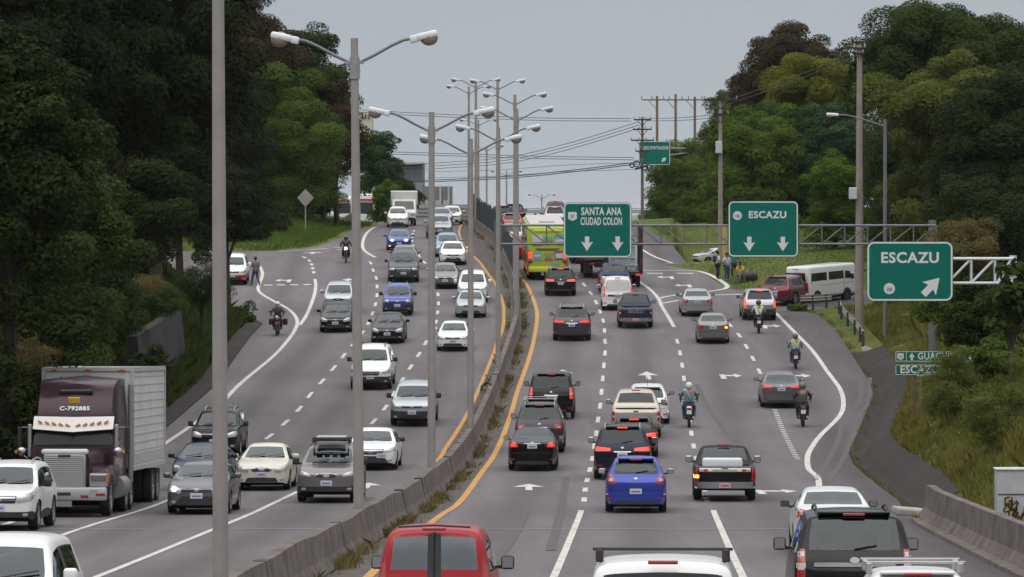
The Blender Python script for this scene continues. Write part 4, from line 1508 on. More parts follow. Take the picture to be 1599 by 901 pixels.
class Car:
    def __init__(s, root, vv, ff, info, L, W, H):
        s.root, s.L, s.W, s.H, s.i = root, L, W, H, info
        s.bvh = BVHTree.FromPolygons([Vector(p) for p in vv], ff)
    def hit(s, x, z, sd):
        h = s.bvh.ray_cast(Vector((x, sd * 10, z)), Vector((0, -sd, 0)))
        return h[0].y if h[0] is not None else None
    def patch(s, name, poly, sd, m, off=.008, thick=.03, parent=None, both=False, r=.025, mat_mirror=None):
        """a lamp, grille or plate that follows the body surface; poly in (x, z)"""
        for mir in ((1, -1) if both else (1,)):
            P = rpoly([(a * mir, b) for a, b in poly], r) if r > 0 else [(a * mir, b) for a, b in poly]
            bm = bmesh.new()
            bm.faces.new([bm.verts.new((a, 0, b)) for a, b in P])
            xs, zs = [p[0] for p in P], [p[1] for p in P]
            for (ax, lo, hi) in ((0, min(xs), max(xs)), (2, min(zs), max(zs))):
                n = min(24, int((hi - lo) / .05))
                for k in range(1, n + 1):
                    co = [0, 0, 0]; no = [0, 0, 0]
                    co[ax] = lo + (hi - lo) * k / (n + 1); no[ax] = 1
                    bmesh.ops.bisect_plane(bm, geom=list(bm.verts) + list(bm.edges) + list(bm.faces), plane_co=co, plane_no=no)
            known = []
            for v in bm.verts:
                y = s.hit(v.co.x, v.co.z, sd)
                if y is None or y * sd < 0:
                    v.tag = True
                else:
                    known.append((v.co.x, v.co.z, y)); v.co.y = y
            for v in bm.verts:
                if v.tag:
                    v.co.y = min(known, key=lambda q: (q[0] - v.co.x) ** 2 + (q[1] - v.co.z) ** 2)[2] if known else sd * s.L / 2
            for v in bm.verts: v.co.y += sd * off
            bm.edges.ensure_lookup_table()
            bnd = [e_ for e_ in bm.edges if e_.is_boundary]
            mp = {}
            for e_ in bnd:
                for v in e_.verts:
                    if v not in mp: mp[v] = bm.verts.new((v.co.x, v.co.y - sd * (thick + off), v.co.z))
            for e_ in bnd:
                a, b = e_.verts
                bm.faces.new((a, b, mp[b], mp[a]))
            bmesh.ops.recalc_face_normals(bm, faces=list(bm.faces))
            me = bpy.data.meshes.new(name)
            bm.to_mesh(me); bm.free()
            me.materials.append(mat_mirror if (mir == -1 and mat_mirror) else m)
            ob = bpy.data.objects.new(name, me)
            C.objects.link(ob)
            ob.parent = parent or s.root
            autosmooth(ob, 35)
        return ob

_wheels = {}
def wheel_meshes(r, wd, style):
    key = (round(r, 2), round(wd, 2), style)
    if key in _wheels: return _wheels[key]
    t = MB()
    h = wd / 2
    t.lathe([(-h * .8, r * .66), (-h, r * .80), (-h, r * .92), (-h * .8, r * .985), (0, r), (h * .8, r * .985), (h, r * .92), (h, r * .80), (h * .8, r * .66)], 'x', n=24)
    to = t.build("tyre", M_TYRE); autosmooth(to)
    q = MB()
    for sd in (-1, 1):
        q.lathe([(sd * h * .55, r * .66), (sd * h * .86, r * .66), (sd * h * .88, r * .60), (sd * h * .60, r * .55), (sd * h * .55, .01)], 'x', n=20)
        for k in range(style):
            a = 2 * PI * k / style
            q.box((sd * h * .74, math.cos(a) * r * .33, math.sin(a) * r * .33), (h * .2, r * .13, r * .56), (a - PI / 2 + PI, 0, 0))
        q.lathe([(sd * h * .8, r * .13), (sd * h * .9, r * .1), (sd * h * .9, .005)], 'x', n=10)
    qo = q.build("rim", M_RIM); autosmooth(qo)
    _wheels[key] = (to.data, qo.data)
    bpy.data.objects.remove(to); bpy.data.objects.remove(qo)
    return _wheels[key]
def add_wheel(root, x, y, r, wd, style=5):
    tm, rm = wheel_meshes(r, wd, style)
    w = bpy.data.objects.new("wheel", None); C.objects.link(w); w.parent = root; w.location = (x, y, r); w.empty_display_size = .1
    for nm, me in (("tyre", tm), ("rim", rm)):
        o = bpy.data.objects.new(nm, me); C.objects.link(o); o.parent = w

_mir = {}
def mirror_mesh(m, big):
    key = (m.name, big)
    if key not in _mir:
        b = MB()
        w, h = (.20, .15) if not big else (.20, .21)
        b.rbox((.17, 0, .10), (w, .11, h), .045)
        b.cur = 1
        b.box((.03, 0, .03), (.12, .05, .05))
        b.cur = 2
        b.box((.17, -.058, .10), (w * .8, .006, h * .75))
        o = b.build("mirror", [m, M_PLAST, M_GL_MIR])
        autosmooth(o, 50)
        _mir[key] = o.data
        bpy.data.objects.remove(o)
    return _mir[key]
M_GL_MIR = mat("mirror_glass", (.5, .52, .55), .05, .9)

def place(root, px, py, sgn, near_axle, yaw=0.0, d=None, dz=0.0):
    """put a vehicle so that its near axle stands on the road below pixel (px, py); sgn=1 drives away"""
    if d is None:
        p = at(px, py)
    else:
        x = x_at(px, d); p = Vector((x, d, ground_z(x, d)))
    M = frame_on_road(0, p.y, 0, sgn, yaw)
    fwd = Vector((M[0][1], M[1][1], M[2][1]))
    # near axle at p: its y coordinate in the car's own frame
    c = p - fwd * near_axle
    zc = zr(c.y) if d is None else (p.z + zr(c.y) - zr(p.y) if abs(yaw) < .1 else p.z)
    M.translation = Vector((c.x, c.y, zc + .012 + dz))
    root.matrix_world = M

def car(name, label, cat, kind, px, py, W, H, pcol, sgn, L=None, d=None, yaw=0.0, **o):
    L = L or {'sedan': 4.5, 'hatch': 4.05, 'suv': 4.6, 'van': 4.2, 'pickup': 5.2}[kind]
    root = empty(name)
    tag(root, label, cat, o.get('group'))
    vv, ff, mi, I = build_shell(kind, L, W, H, o)
    K = I['K']
    P = PAINT[pcol]
    low = P if not o.get('clad') else M_PLAST
    ids = [k for k in range(len(ff)) if mi[k] in (0, 7, 8)]
    submesh("body", vv, ff, ids, [P, M_PLAST if kind != 'van' else P, o.get('cladm', M_PLAST)], root, [{0: 0, 7: 1, 8: 2}[int(mi[k])] for k in ids])
    rg = {'clear': M_GL_P if o.get('pale') else M_GL_C, 'dark': M_GL_D}.get(o.get('rear_glass'), M_GL_R)
    fg = M_GL_CW if o.get('rear_glass') == 'clear' else M_GL_F
    sg = M_GL_D if o.get('rear_glass') == 'dark' else M_GL_S
    if o.get('rear_glass') == 'clear': sg = M_GL_CS
    for code, nm, m in ((1, "windscreen", fg), (2, "rear_window", rg), (3, "side_window", M_GL_CS if sg is M_GL_CS else M_GL_S), (4, "side_window", sg), (5, "side_window", M_GL_CS if sg is M_GL_CS else M_GL_S), (6, "side_window", sg)):
        ids = [k for k in range(len(ff)) if mi[k] == code]
        if ids: submesh(nm, vv, ff, ids, m, root)
    cr = Car(root, vv, ff, I, L, W, H)
    w2 = W / 2
    f, r = L / 2, -L / 2
    # underbody, wheel wells, seats
    u = MB()
    zb0 = I['sill'] - .03
    u.box((0, 0, zb0 + .16), (W * .80, L * .90, .30))
    for y in (I['yf'], I['yr']):
        u.box((0, y, zb0 + .22), (W * .86, I['wr'] * 2 + .1, .48))
    u.build("underbody", M_UNDER, root)
    if not o.get('no_seats'):
        c = MB()
        zf = .50 if kind in ('sedan', 'hatch') else .66
        ysf = K['F1'] - .12
        c.box((0, (K['C1'] + (K['R1'] if kind == 'pickup' else r + .5)) / 2, zf - .1), (W * .80, abs(K['C1'] - (K['R1'] if kind == 'pickup' else r + .5)), .08))
        bz = lin(I['belt'], 0)
        for sx in (-.36, .36):
            c.rbox((sx, ysf - .35, zf + .34), (.46, .13, .56), .05, (.18, 0, 0))
            c.rbox((sx, ysf - .43, zf + .72), (.26, .10, .19), .045, (.12, 0, 0))
        yrs = (K['R1'] - .02 if kind == 'sedan' else (K['R1'] + .25 if kind == 'pickup' else r + .95))
        if kind != 'van': c.rbox((0, yrs, zf + .26), (W * .70, .14, .52), .05, (.2, 0, 0))
        for sx in (-.40, .40) if kind != 'van' else ():
            c.rbox((sx, yrs - .06, zf + .58), (.25, .09, .15), .04, (.15, 0, 0))
        c.rbox((0, K['C1'] - .12, bz - .10), (W * .78, .42, .16), .05)
        if kind == 'sedan': c.box((0, K['T1'] + .25, bz - .03), (W * .7, .5, .03))
        c.build("seats", M_SEAT, root)
        if o.get("rear_glass") == "clear":
            hl_ = MB(); hl_.box((0, (K["F1"] + K["R1"]) / 2, H - .12), (W * .6, abs(K["F1"] - K["R1"]) - .2, .02)); hl_.build("headliner", mat("headliner_grey", (.42, .42, .40), .9), root)
        sw = MB()
        pts = [(-.37 + .18 * math.cos(t), K['C1'] - .42 - .05 * math.sin(t), bz + .04 + .16 * math.sin(t)) for t in np.linspace(0, 2 * PI, 14)]
        sw.tube(pts, .016, 6); sw.build("steering_wheel", M_PLAST, root)
    wd = o.get('tyre_w', .215 if kind in ('sedan', 'hatch') else .245)
    for y in (I['yf'], I['yr']):
        for sx in (-1, 1):
            add_wheel(root, sx * (w2 - wd * .5 - .012), y, I['wr'], wd, o.get('spokes', 5))
    # mirrors
    mm = {'black': M_PLAST, 'chrome': M_CHROME}.get(o.get('mirror'), P)
    bzm = lin(I['belt'], K['C1'] - .25)
    for sx in (-1, 1):
        m_ = bpy.data.objects.new("mirror", mirror_mesh(mm, kind in ('suv', 'pickup', 'van')))
        C.objects.link(m_); m_.parent = root
        m_.location = (sx * (w2 * .95 - .02), K['C1'] - .38, bzm - .0)
        m_.scale = (sx, 1, 1)
    # wipers
    # ---- front face
    zn = I['top'][0][1]
    hz = I['top'][1][1]
    if sgn < 0 or o.get('front'):
        hl = o.get('head', 'swept')
        HL = {'swept': [(.50, zn - .10), (.93, zn - .02), (.95, zn + .10), (.80, zn + .08), (.52, zn - .01)],
              'rect': [(.56, zn - .10), (.93, zn - .09), (.95, zn + .055), (.56, zn + .045)],
              'big': [(.50, zn - .14), (.90, zn - .10), (.95, zn + .11), (.72, zn + .08), (.47, zn - .02)],
              'round': [(.55 + .20 * math.cos(t), zn - .0 + .105 * math.sin(t)) for t in np.linspace(0, 2 * PI, 12, endpoint=False)],
              'slim': [(.42, zn - .07), (.94, zn - .0), (.95, zn + .07), (.44, zn - .005)]}[hl]
        cr.patch("headlamp", [(a * w2, b) for a, b in HL], 1, M_HEAD, both=True, off=.016)
        if o.get('lit'):
            cxl, czl = sum(a for a, b in HL) / len(HL) * w2, sum(b for a, b in HL) / len(HL)
            for mir in ((1, -1) if o['lit'] == 2 else (1,)):
                cr.patch("lamp_beam", [(mir * cxl + .085 * math.cos(t), czl + .07 * math.sin(t)) for t in np.linspace(0, 2 * PI, 12, endpoint=False)][::mir], 1, M_HEAD_LIT, off=.026, r=0)
        if hl in ('swept', 'big', 'rect', 'slim'):
            cr.patch("indicator", [(.89 * w2, zn - .06), (.945 * w2, zn - .04), (.95 * w2, zn + .04), (.89 * w2, zn + .02)], 1, M_AMBER, both=True, off=.011, r=.01)
        gr = o.get('grille', 'slim')
        if gr == 'slim':
            cr.patch("grille", [(-.44 * w2, zn - .10), (.44 * w2, zn - .10), (.47 * w2, zn - .0), (-.47 * w2, zn - .0)], 1, M_PLAST, off=.006)
            cr.patch("grille_trim", [(-.45 * w2, zn - .022), (.45 * w2, zn - .022), (.46 * w2, zn + .004), (-.46 * w2, zn + .004)], 1, M_CHROME, off=.014, r=.008)
            cr.patch("emblem", [(-.06, zn - .085), (.06, zn - .085), (.06, zn - .02), (-.06, zn - .02)], 1, M_CHROME, off=.02, r=.03)
        elif gr == 'tall':
            cr.patch("grille_trim", [(-.40 * w2, zn - .20), (.40 * w2, zn - .20), (.47 * w2, zn + .02), (-.47 * w2, zn + .02)], 1, M_CHROME, off=.006)
            cr.patch("grille", [(-.37 * w2, zn - .175), (.37 * w2, zn - .175), (.43 * w2, zn - .01), (-.43 * w2, zn - .01)], 1, M_PLAST, off=.014)
            for q in (.045, .095):
                cr.patch("grille_bar", [(-.39 * w2, zn - .025 - q), (.39 * w2, zn - .025 - q), (.39 * w2, zn - .002 - q), (-.39 * w2, zn - .002 - q)], 1, M_SATIN, off=.018, r=.006)
            cr.patch("emblem", [(-.07, zn - .13), (.07, zn - .13), (.07, zn - .03), (-.07, zn - .03)], 1, M_CHROME, off=.026, r=.045)
        elif gr == 'oval':
            pl = [(.40 * w2 * math.cos(t), zn - .06 + .085 * math.sin(t)) for t in np.linspace(0, 2 * PI, 16, endpoint=False)]
            cr.patch("grille_trim", pl, 1, M_CHROME, off=.006, r=0)
            cr.patch("grille", [(a * .88, (b - zn + .06) * .8 + zn - .06) for a, b in pl], 1, M_DARK, off=.014, r=0)
            cr.patch("emblem", [(-.09, zn - .11), (.09, zn - .11), (.09, zn - .01), (-.09, zn - .01)], 1, M_CHROME, off=.022, r=.045)
        elif gr == 'mini':
            cr.patch("grille_trim", [(-.42 * w2, zn - .14), (.42 * w2, zn - .14), (.34 * w2, zn - .02), (-.34 * w2, zn - .02)], 1, M_CHROME, off=.006)
            cr.patch("grille", [(-.38 * w2, zn - .125), (.38 * w2, zn - .125), (.31 * w2, zn - .035), (-.31 * w2, zn - .035)], 1, M_PLAST, off=.014)
        elif gr == 'wing':
            cr.patch("grille", [(-.46 * w2, zn - .16), (.46 * w2, zn - .16), (.50 * w2, zn + .02), (-.50 * w2, zn + .02)], 1, M_PLAST, off=.006)
            for q in (.02, .075):
                cr.patch("grille_bar", [(-.46 * w2, zn - .02 - q), (.46 * w2, zn - .02 - q), (.46 * w2, zn + .01 - q), (-.46 * w2, zn + .01 - q)], 1, M_CHROME, off=.014, r=.006)
            cr.patch("emblem", [(-.10, zn - .12), (.10, zn - .12), (.10, zn + .0), (-.10, zn + .0)], 1, M_CHROME, off=.026, r=.05)
        base = I['sill'] + .07
        if o.get('intake', 'wide') == 'wide':
            cr.patch("lower_intake", [(-.62 * w2, base), (.62 * w2, base), (.52 * w2, base + .13), (-.52 * w2, base + .13)], 1, M_PLAST, off=.006)
        elif o['intake'] == 'mouth':
            cr.patch("lower_intake", [(-.72 * w2, base - .02), (.72 * w2, base - .02), (.46 * w2, base + .22), (-.46 * w2, base + .22)], 1, M_PLAST, off=.006)
        elif o['intake'] == 'bumper':
            cr.patch("bumper", [(-.97 * w2, base - .02), (.97 * w2, base - .02), (.97 * w2, base + .26), (-.97 * w2, base + .26)], 1, o.get('bumperm', M_PLAST), off=.05, thick=.06, r=.05)
            cr.patch("lower_intake", [(-.5 * w2, base), (.5 * w2, base), (.46 * w2, base + .08), (-.46 * w2, base + .08)], 1, M_UNDER, off=.056)
        for sx in (-1, 1):
            cr.patch("fog_lamp", [(sx * .66 * w2, base + .03), (sx * .80 * w2, base + .03), (sx * .82 * w2, base + .10), (sx * .66 * w2, base + .10)], 1, M_HEAD if o.get('fogs', 1) == 1 else M_AMBER_LIT, off=.06 if o.get('intake') == 'bumper' else .009, r=.03)
        pz = o.get('plate_z', base + .16)
        px_ = o.get('plate_x', 0)
        pm = o.get('platem', M_PLATE)
        po = cr.patch("number_plate", [(px_ - .165, pz), (px_ + .165, pz), (px_ + .165, pz + .15), (px_ - .165, pz + .15)], 1, pm, off=.065 if o.get('intake') == 'bumper' else .02, r=.012)
        cr.patch("plate_print", [(px_ - .12, pz + .045), (px_ + .12, pz + .045), (px_ + .12, pz + .085), (px_ - .12, pz + .085)], 1, mat("plate_ink", (.16, .15, .28), .6), off=.069 if o.get('intake') == 'bumper' else .023, parent=po, r=.01)
        wp = MB()
        zc_, yc_ = lin(I['top'], K['C1']), K['C1']
        sl = Vector((0, K['F1'] - K['C1'], lin(I['top'], K['F1']) - zc_)).normalized()
        for sx, ln in ((-.05, .55), (.5, .5)):
            a = Vector((sx, yc_ - .02, zc_ + .03)); b_ = a + Vector((-ln, 0, 0)) + sl * .12
            wp.tube([a, b_ + Vector((0, .0, .02))], .012, 5)
        wp.build("wiper", M_PLAST, root)
    # ---- rear face
    if sgn > 0 or o.get('rear'):
        td = I['top'][-1][1]          # tail edge height
        tz = I['top'][-2][1]
        ts = o.get('tail', 'wedge')
        TL = {'wedge': [(.52, tz - .24), (.93, tz - .21), (.945, tz - .04), (.60, tz - .09)],
              'block': [(.60, tz - .26), (.93, tz - .24), (.945, tz - .06), (.60, tz - .07)],
              'tri': [(.60, tz - .20), (.935, tz - .24), (.93, tz + .06), (.80, tz + .09)],
              'slim': [(.40, tz - .16), (.93, tz - .17), (.945, tz - .02), (.42, tz - .07)],
              'vert': [(.79, tz - .34), (.925, tz - .34), (.915, tz + .12), (.79, tz + .12)],
              'tallvert': [(.80, tz - .32), (.925, tz - .32), (.90, tz + .28), (.80, tz + .28)],
              'bed': [(.85, tz - .44), (.945, tz - .44), (.94, tz - .06), (.85, tz - .06)],
              'swoop': [(.56, tz - .20), (.93, tz - .22), (.945, tz + .0), (.66, tz - .05)]}[ts]
        lm = {'brake': M_BRAKE, 'dim': M_BRAKE_DIM}.get(o.get('lights'), M_TAIL)
        mm2 = None
        cr.patch("tail_lamp", [(a * w2, b) for a, b in TL], -1, M_TAIL if o.get('signal') else lm, both=True, off=.012, mat_mirror=None)
        cx_, cz_ = sum(a for a, b in TL) / len(TL), sum(b for a, b in TL) / len(TL)
        if o.get('signal'):
            sx = o['signal']
            cr.patch("indicator", [(sx * (cx_ - .08) * w2, cz_ - .10), (sx * (cx_ + .10) * w2, cz_ - .10), (sx * (cx_ + .10) * w2, cz_ - .0), (sx * (cx_ - .08) * w2, cz_ - .0)], -1, M_AMBER_LIT, off=.022, r=.02)
        elif ts in ('vert', 'tallvert', 'bed', 'tri', 'wedge', 'swoop', 'block'):
            hh = .035 if ts in ('wedge', 'swoop', 'block') else .06
            cr.patch("reversing_lamp", [((cx_ - .07) * w2, cz_ - hh), ((cx_ + .08) * w2, cz_ - hh), ((cx_ + .08) * w2, cz_ + hh * .3), ((cx_ - .07) * w2, cz_ + hh * .3)], -1, M_TAILC, both=True, off=.018, r=.01)
        base = I['sill'] + .08
        if kind != 'pickup':
            if o.get('rear_bumper', 'plain') == 'black':
                cr.patch("bumper", [(-.97 * w2, base - .06), (.97 * w2, base - .06), (.97 * w2, base + .26), (-.97 * w2, base + .26)], -1, o.get('bumperm', M_PLAST), off=.05, thick=.06, r=.05)
                bo = .056
            else:
                cr.patch("bumper", [(-.965 * w2, base - .04), (.965 * w2, base - .04), (.965 * w2, base + .30), (-.965 * w2, base + .30)], -1, P, off=.035, thick=.05, r=.05)
                cr.patch("valance", [(-.70 * w2, base - .05), (.70 * w2, base - .05), (.62 * w2, base + .06), (-.62 * w2, base + .06)], -1, M_PLAST, off=.042, r=.03)
                bo = .045
            for sx in (-1, 1):
                cr.patch("reflector", [(sx * .70 * w2, base + .10), (sx * .90 * w2, base + .10), (sx * .90 * w2, base + .145), (sx * .70 * w2, base + .145)], -1, M_TAIL, off=bo, r=.012)
            pz = o.get('plate_z', tz - .36 if kind in ('hatch', 'suv', 'van') else tz - .28)
            po_ = .02
            if pz < base + .28: po_ = bo + .006
            cr.patch("tailgate_trim", [(-.28, pz + .155), (.28, pz + .155), (.28, pz + .185), (-.28, pz + .185)], -1, o.get('trimm', M_CHROME), off=.02, r=.008)
        else:
            # tailgate with its handle, chrome step bumper below
            cr.patch("tailgate", [(-.83 * w2, tz - .52), (.83 * w2, tz - .52), (.83 * w2, tz - .015), (-.83 * w2, tz - .015)], -1, o.get('gatem', P), off=.014, r=.03)
            cr.patch("handle", [(-.10, tz - .10), (.10, tz - .10), (.10, tz - .045), (-.10, tz - .045)], -1, o.get('handlem', M_PLAST), off=.026, r=.015)
            cr.patch("bumper", [(-.96 * w2, base - .04), (.96 * w2, base - .04), (.96 * w2, base + .15), (-.96 * w2, base + .15)], -1, o.get('bumperm', M_CHROME), off=.10, thick=.14, r=.05)
            pz = o.get('plate_z', base - .02)
            po_ = .108
            li = MB()
            li.box((0, r + .87, I['top'][-2][1] - .42), (W * .80, 1.5, .03))
            li.box((0, r + 1.62, I['top'][-2][1] - .22), (W * .80, .03, .42))
            for sx in (-1, 1): li.box((sx * W * .40, r + .87, I['top'][-2][1] - .22), (.03, 1.5, .42))
            li.build("bed_liner", M_PLAST, root)
        pm = o.get('platem', M_PLATE)
        po = cr.patch("number_plate", [(-.165, pz), (.165, pz), (.165, pz + .145), (-.165, pz + .145)], -1, pm, off=po_, r=.012)
        cr.patch("plate_print", [(-.12, pz + .04), (.12, pz + .04), (.12, pz + .085), (-.12, pz + .085)], -1, mat("plate_ink", (.16, .15, .28), .6) if pm is M_PLATE else mat("plate_ink_red", (.42, .08, .08), .6), off=po_ + .004, parent=po, r=.01)
        if kind in ('hatch', 'suv', 'sedan', 'van'):
            cr.patch("emblem", [(-.05, tz - .085), (.05, tz - .085), (.05, tz - .025), (-.05, tz - .025)], -1, M_SATIN, off=.02, r=.04)
            cr.patch("tailgate_seam", [(-.80 * w2, base + .335), (.80 * w2, base + .335), (.80 * w2, base + .35), (-.80 * w2, base + .35)], -1, M_DARK, off=.006, r=0)
        # high brake lamp at the top edge of the rear window
        if kind != 'sedan':
            zt_ = lin(I['top'], K['R1'] + .02)
            b = MB()
            b.rbox((0, K['R1'] - .0, zt_ + .005), (W * .58, .18, .05), .02, (-.18, 0, 0))
            if kind in ('hatch', 'suv') and not o.get('no_spoiler'):
                sp = b.build("spoiler", P, root)
            b2 = MB(); b2.rbox((0, K['R1'] - .09, zt_ - .005), (.34, .03, .045), .012)
            b2.build("high_brake_lamp", M_BRAKE if o.get('lights') == 'brake' else M_TAIL, root)
            if kind in ('hatch', 'suv') and not o.get('no_wiper'):
                y0 = cr.hit(.0, lin(I['top'], K['T1']) + .05, -1) or r
                y1 = cr.hit(.3, lin(I['top'], K['T1']) + .10, -1) or r
                b3 = MB(); b3.tube([(0, y0 - .02, lin(I['top'], K['T1']) + .05), (.34, y1 - .02, lin(I['top'], K['T1']) + .11)], .012, 5)
                b3.build("wiper", M_PLAST, root)
        else:
            b2 = MB(); b2.rbox((0, K['T1'] + .26, lin(I['top'], K['T1']) + .015), (.3, .04, .035), .01)
            b2.build("high_brake_lamp", M_BRAKE if o.get('lights') == 'brake' else M_TAIL, root)
    # ---- roof furniture
    zt = H
    if o.get('rails'):
        rm = {'black': M_PLAST, 'silver': M_SATIN}.get(o['rails'], M_SATIN)
        for sx in (-1, 1):
            ra = MB()
            xx = sx * (w2 * .945 - .30 * (H * .36) - .14)
            y0, y1 = K['F1'] - .25, K['R1'] + .2
            z0, z1 = lin(I['top'], y0), lin(I['top'], y1)
            ra.tube([(xx, y0, z0 - .04), (xx, y0 - .15, z0 + .045), (xx, (y0 + y1) / 2, H + .045), (xx, y1 + .15, z1 + .04), (xx, y1, z1 - .04)], .022, 6)
            autosmooth(ra.build("roof_rail", rm, root))
    if o.get('bars'):
        # tall roof bars with feet
        for yy in o['bars']:
            bb = MB()
            hw = o.get('bar_w', W * .45)
            bh = o.get('bar_h', .12); bb.rbox((0, yy, H + bh), (hw * 2, .06, .035), .012)
            for sx in (-1, 1):
                bb.rbox((sx * hw * .90, yy, H + bh - .075), (.09, .11, .15), .02)
            bb.build("roof_bar", o.get('barm', M_PLAST), root)
    if o.get('basket'):
        bk = MB()
        for yy in np.linspace(-.75, .55, 6): bk.tube([(-.5, yy, H + .06), (.5, yy, H + .06)], .018, 6)
        for sx in (-.52, .52):
            bk.tube([(sx, -.8, H + .06), (sx, .6, H + .06)], .022, 6); bk.tube([(sx, -.8, H + .125), (sx, .6, H + .125)], .018, 6)
            for yy in (-.7, -.1, .5): bk.tube([(sx, yy, H - .04), (sx, yy, H + .125)], .018, 6)
        bk.tube([(-.52, .6, H + .125), (.52, .6, H + .125)], .018, 6)
        bk.tube([(-.52, .6, H + .06), (.52, .6, H + .06)], .022, 6)
        for sx in (-.35, -.12, .12, .35): bk.rbox((sx, .66, H + .09), (.16, .06, .09), .02)
        tb_ = MB(); tb_.rbox((0, .1, H + .15), (.86, .7, .06), .025); tb_.build("rack_board", mat("rack_board_white", (.5, .5, .5), .5), root)
        bk.build("roof_rack", M_PLAST, root)
    if o.get('antenna'):
        an = MB(); an.tube([(0, K['R1'] + .25, H - .06), (0, K['R1'] - .05, H + .35)], .008, 5); an.build("antenna", M_PLAST, root)
    place(root, px, py, sgn, I['yr'] if sgn > 0 else I['yf'], yaw, d)
    root["_L"] = L
    del root["_L"]
    return root, cr
# ------------------------------------------------------------------ the fleet, left carriageway (coming towards the camera)
SED, SUVC, HAT, PK, VN = "sedan", "SUV", "hatchback", "pickup", "van"
car("suv", "white SUV at the left edge in front of the purple lorry", SUVC, 'suv', 6, 828, 1.78, 1.70, 'white', -1, head='big', grille='wing', clad=1, mirror='black', intake='wide', rails='silver')
car("suv", "white SUV cut off by the bottom left corner, driver visible behind the windscreen", SUVC, 'suv', -14, 0, 1.80, 1.75, 'white', -1, d=63.5, head='big', grille='wing', clad=1, no_seats=False)
car("sedan", "grey sedan with one headlamp lit beside the nearest lamp shaft", SED, 'sedan', 312, 802, 1.74, 1.43, 'grey', -1, head='big', lit=1, grille='slim', intake='mouth')
car("sedan", "dark blue sedan directly behind the grey sedan with the lit headlamp", SED, 'sedan', 313, 765, 1.75, 1.46, 'deep_blue', -1, head='big', grille='slim')
car("suv", "dark charcoal SUV with silver roof rails behind the dark blue sedan", SUVC, 'suv', 338, 712, 1.80, 1.66, 'charcoal', -1, L=4.4, head='big', grille='slim', clad=1, rails='silver', mirror='black')
car("sedan", "cream coloured older sedan between the nearest lamp shaft and the roof-rack SUV", SED, 'sedan', 412, 765, 1.68, 1.44, 'cream', -1, head='big', grille='oval')
car("suv", "grey SUV with a black roof rack and oval chrome grille", SUVC, 'suv', 513, 784, 1.80, 1.70, 'warm_grey', -1, head='swept', grille='oval', clad=1, basket=1, mirror='black')
car("sedan", "white sporty sedan with a wide winged grille behind the second lamp post", SED, 'sedan', 582, 733, 1.74, 1.40, 'white', -1, head='swept', grille='wing', intake='mouth', mirror='black', plate_x=-.35)
car("suv", "silver SUV with a black bumper just left of the third lamp post", SUVC, 'suv', 645, 664, 1.80, 1.68, 'icy_silver', -1, L=4.5, head='swept', grille='slim', clad=2, intake='bumper', mirror='black')
car("suv", "white tall off-road SUV with black bumper behind the second lamp post", SUVC, 'suv', 580, 607, 1.85, 1.86, 'white', -1, head='rect', grille='tall', clad=1, intake='bumper', bumperm=M_PLAST, mirror='black', rails='black')
car("sedan", "black small sedan with pale headlamps in the middle left lane", SED, 'sedan', 606, 535, 1.70, 1.48, 'charcoal', -1, L=4.3, head='big', grille='slim', intake='wide')
car("sedan", "old white sedan with chrome bumper line left of the fourth lamp post", SED, 'sedan', 708, 547, 1.62, 1.39, 'white', -1, L=4.3, head='rect', grille='slim')
car("sedan", "silver small car partly covered by the fourth lamp post", SED, 'sedan', 735, 495, 1.68, 1.42, 'icy_silver', -1, L=4.3, head='big', grille='slim', intake='wide')
car("suv", "white tall people carrier right behind the silver small car", SUVC, 'suv', 738, 472, 1.76, 1.72, 'white', -1, head='swept', grille='slim', L=4.5)
car("suv", "royal blue boxy small SUV with a dark bumper", SUVC, 'suv', 621, 492, 1.66, 1.66, 'royal_blue', -1, L=4.1, head='rect', grille='slim', clad=2, rails='silver', mirror='black')
car("suv", "pale silver compact SUV behind the black small car near the exit lane", SUVC, 'suv', 529, 488, 1.74, 1.62, 'icy_silver', -1, L=4.4, head='big', grille='oval')
car("sedan", "black small car in front of the pale silver compact SUV", SED, 'sedan', 525, 518, 1.70, 1.46, 'black', -1, L=4.2, head='big', grille='slim', intake='mouth')
car("suv", "grey big square SUV ahead of the royal blue one", SUVC, 'suv', 630, 440, 1.92, 1.83, 'gunmetal', -1, head='rect', grille='tall', mirror='grey')
car("sedan", "grey sedan mostly hidden behind the big square SUV", SED, 'sedan', 632, 420, 1.72, 1.47, 'warm_grey', -1, head='swept', d=None)
car("hatchback", "small blue hatchback with both round headlamps lit", HAT, 'hatch', 623, 391, 1.72, 1.40, 'royal_blue', -1, L=3.8, head='round', lit=2, grille='mini', fogs=2)
car("van", "white minivan in front of the white box lorry", VN, 'hatch', 621, 355, 1.70, 1.62, 'white', -1, L=4.2, head='big', grille='slim')
car("sedan", "beige grey sedan beside the third lamp post in the fast lane", SED, 'sedan', 695, 450, 1.70, 1.46, 'warm_grey', -1, head='big', grille='slim', clad=1)
car("sedan", "bright white sedan with a gaping black lower grille", SED, 'sedan', 707, 413, 1.73, 1.45, 'white', -1, head='swept', grille='slim', intake='mouth')
car("hatchback", "light blue car following behind the bright white sedan", HAT, 'hatch', 699, 401, 1.70, 1.55, 'light_blue', -1, head='swept', grille='slim')
car("pickup_truck", "silver pickup with lit lamps between the third and fourth lamp posts", PK, 'pickup', 687, 373, 1.85, 1.80, 'silver', -1, head='swept', grille='tall', lit=1)
car("sedan", "silver sedan at the crest behind the silver pickup", SED, 'sedan', 690, 353, 1.74, 1.50, 'silver', -1, head='swept', grille='slim')
car("hatchback", "small white car at the crest left of the yellow line", HAT, 'hatch', 706, 350.5, 1.70, 1.50, 'white', -1, head='swept', grille='slim')
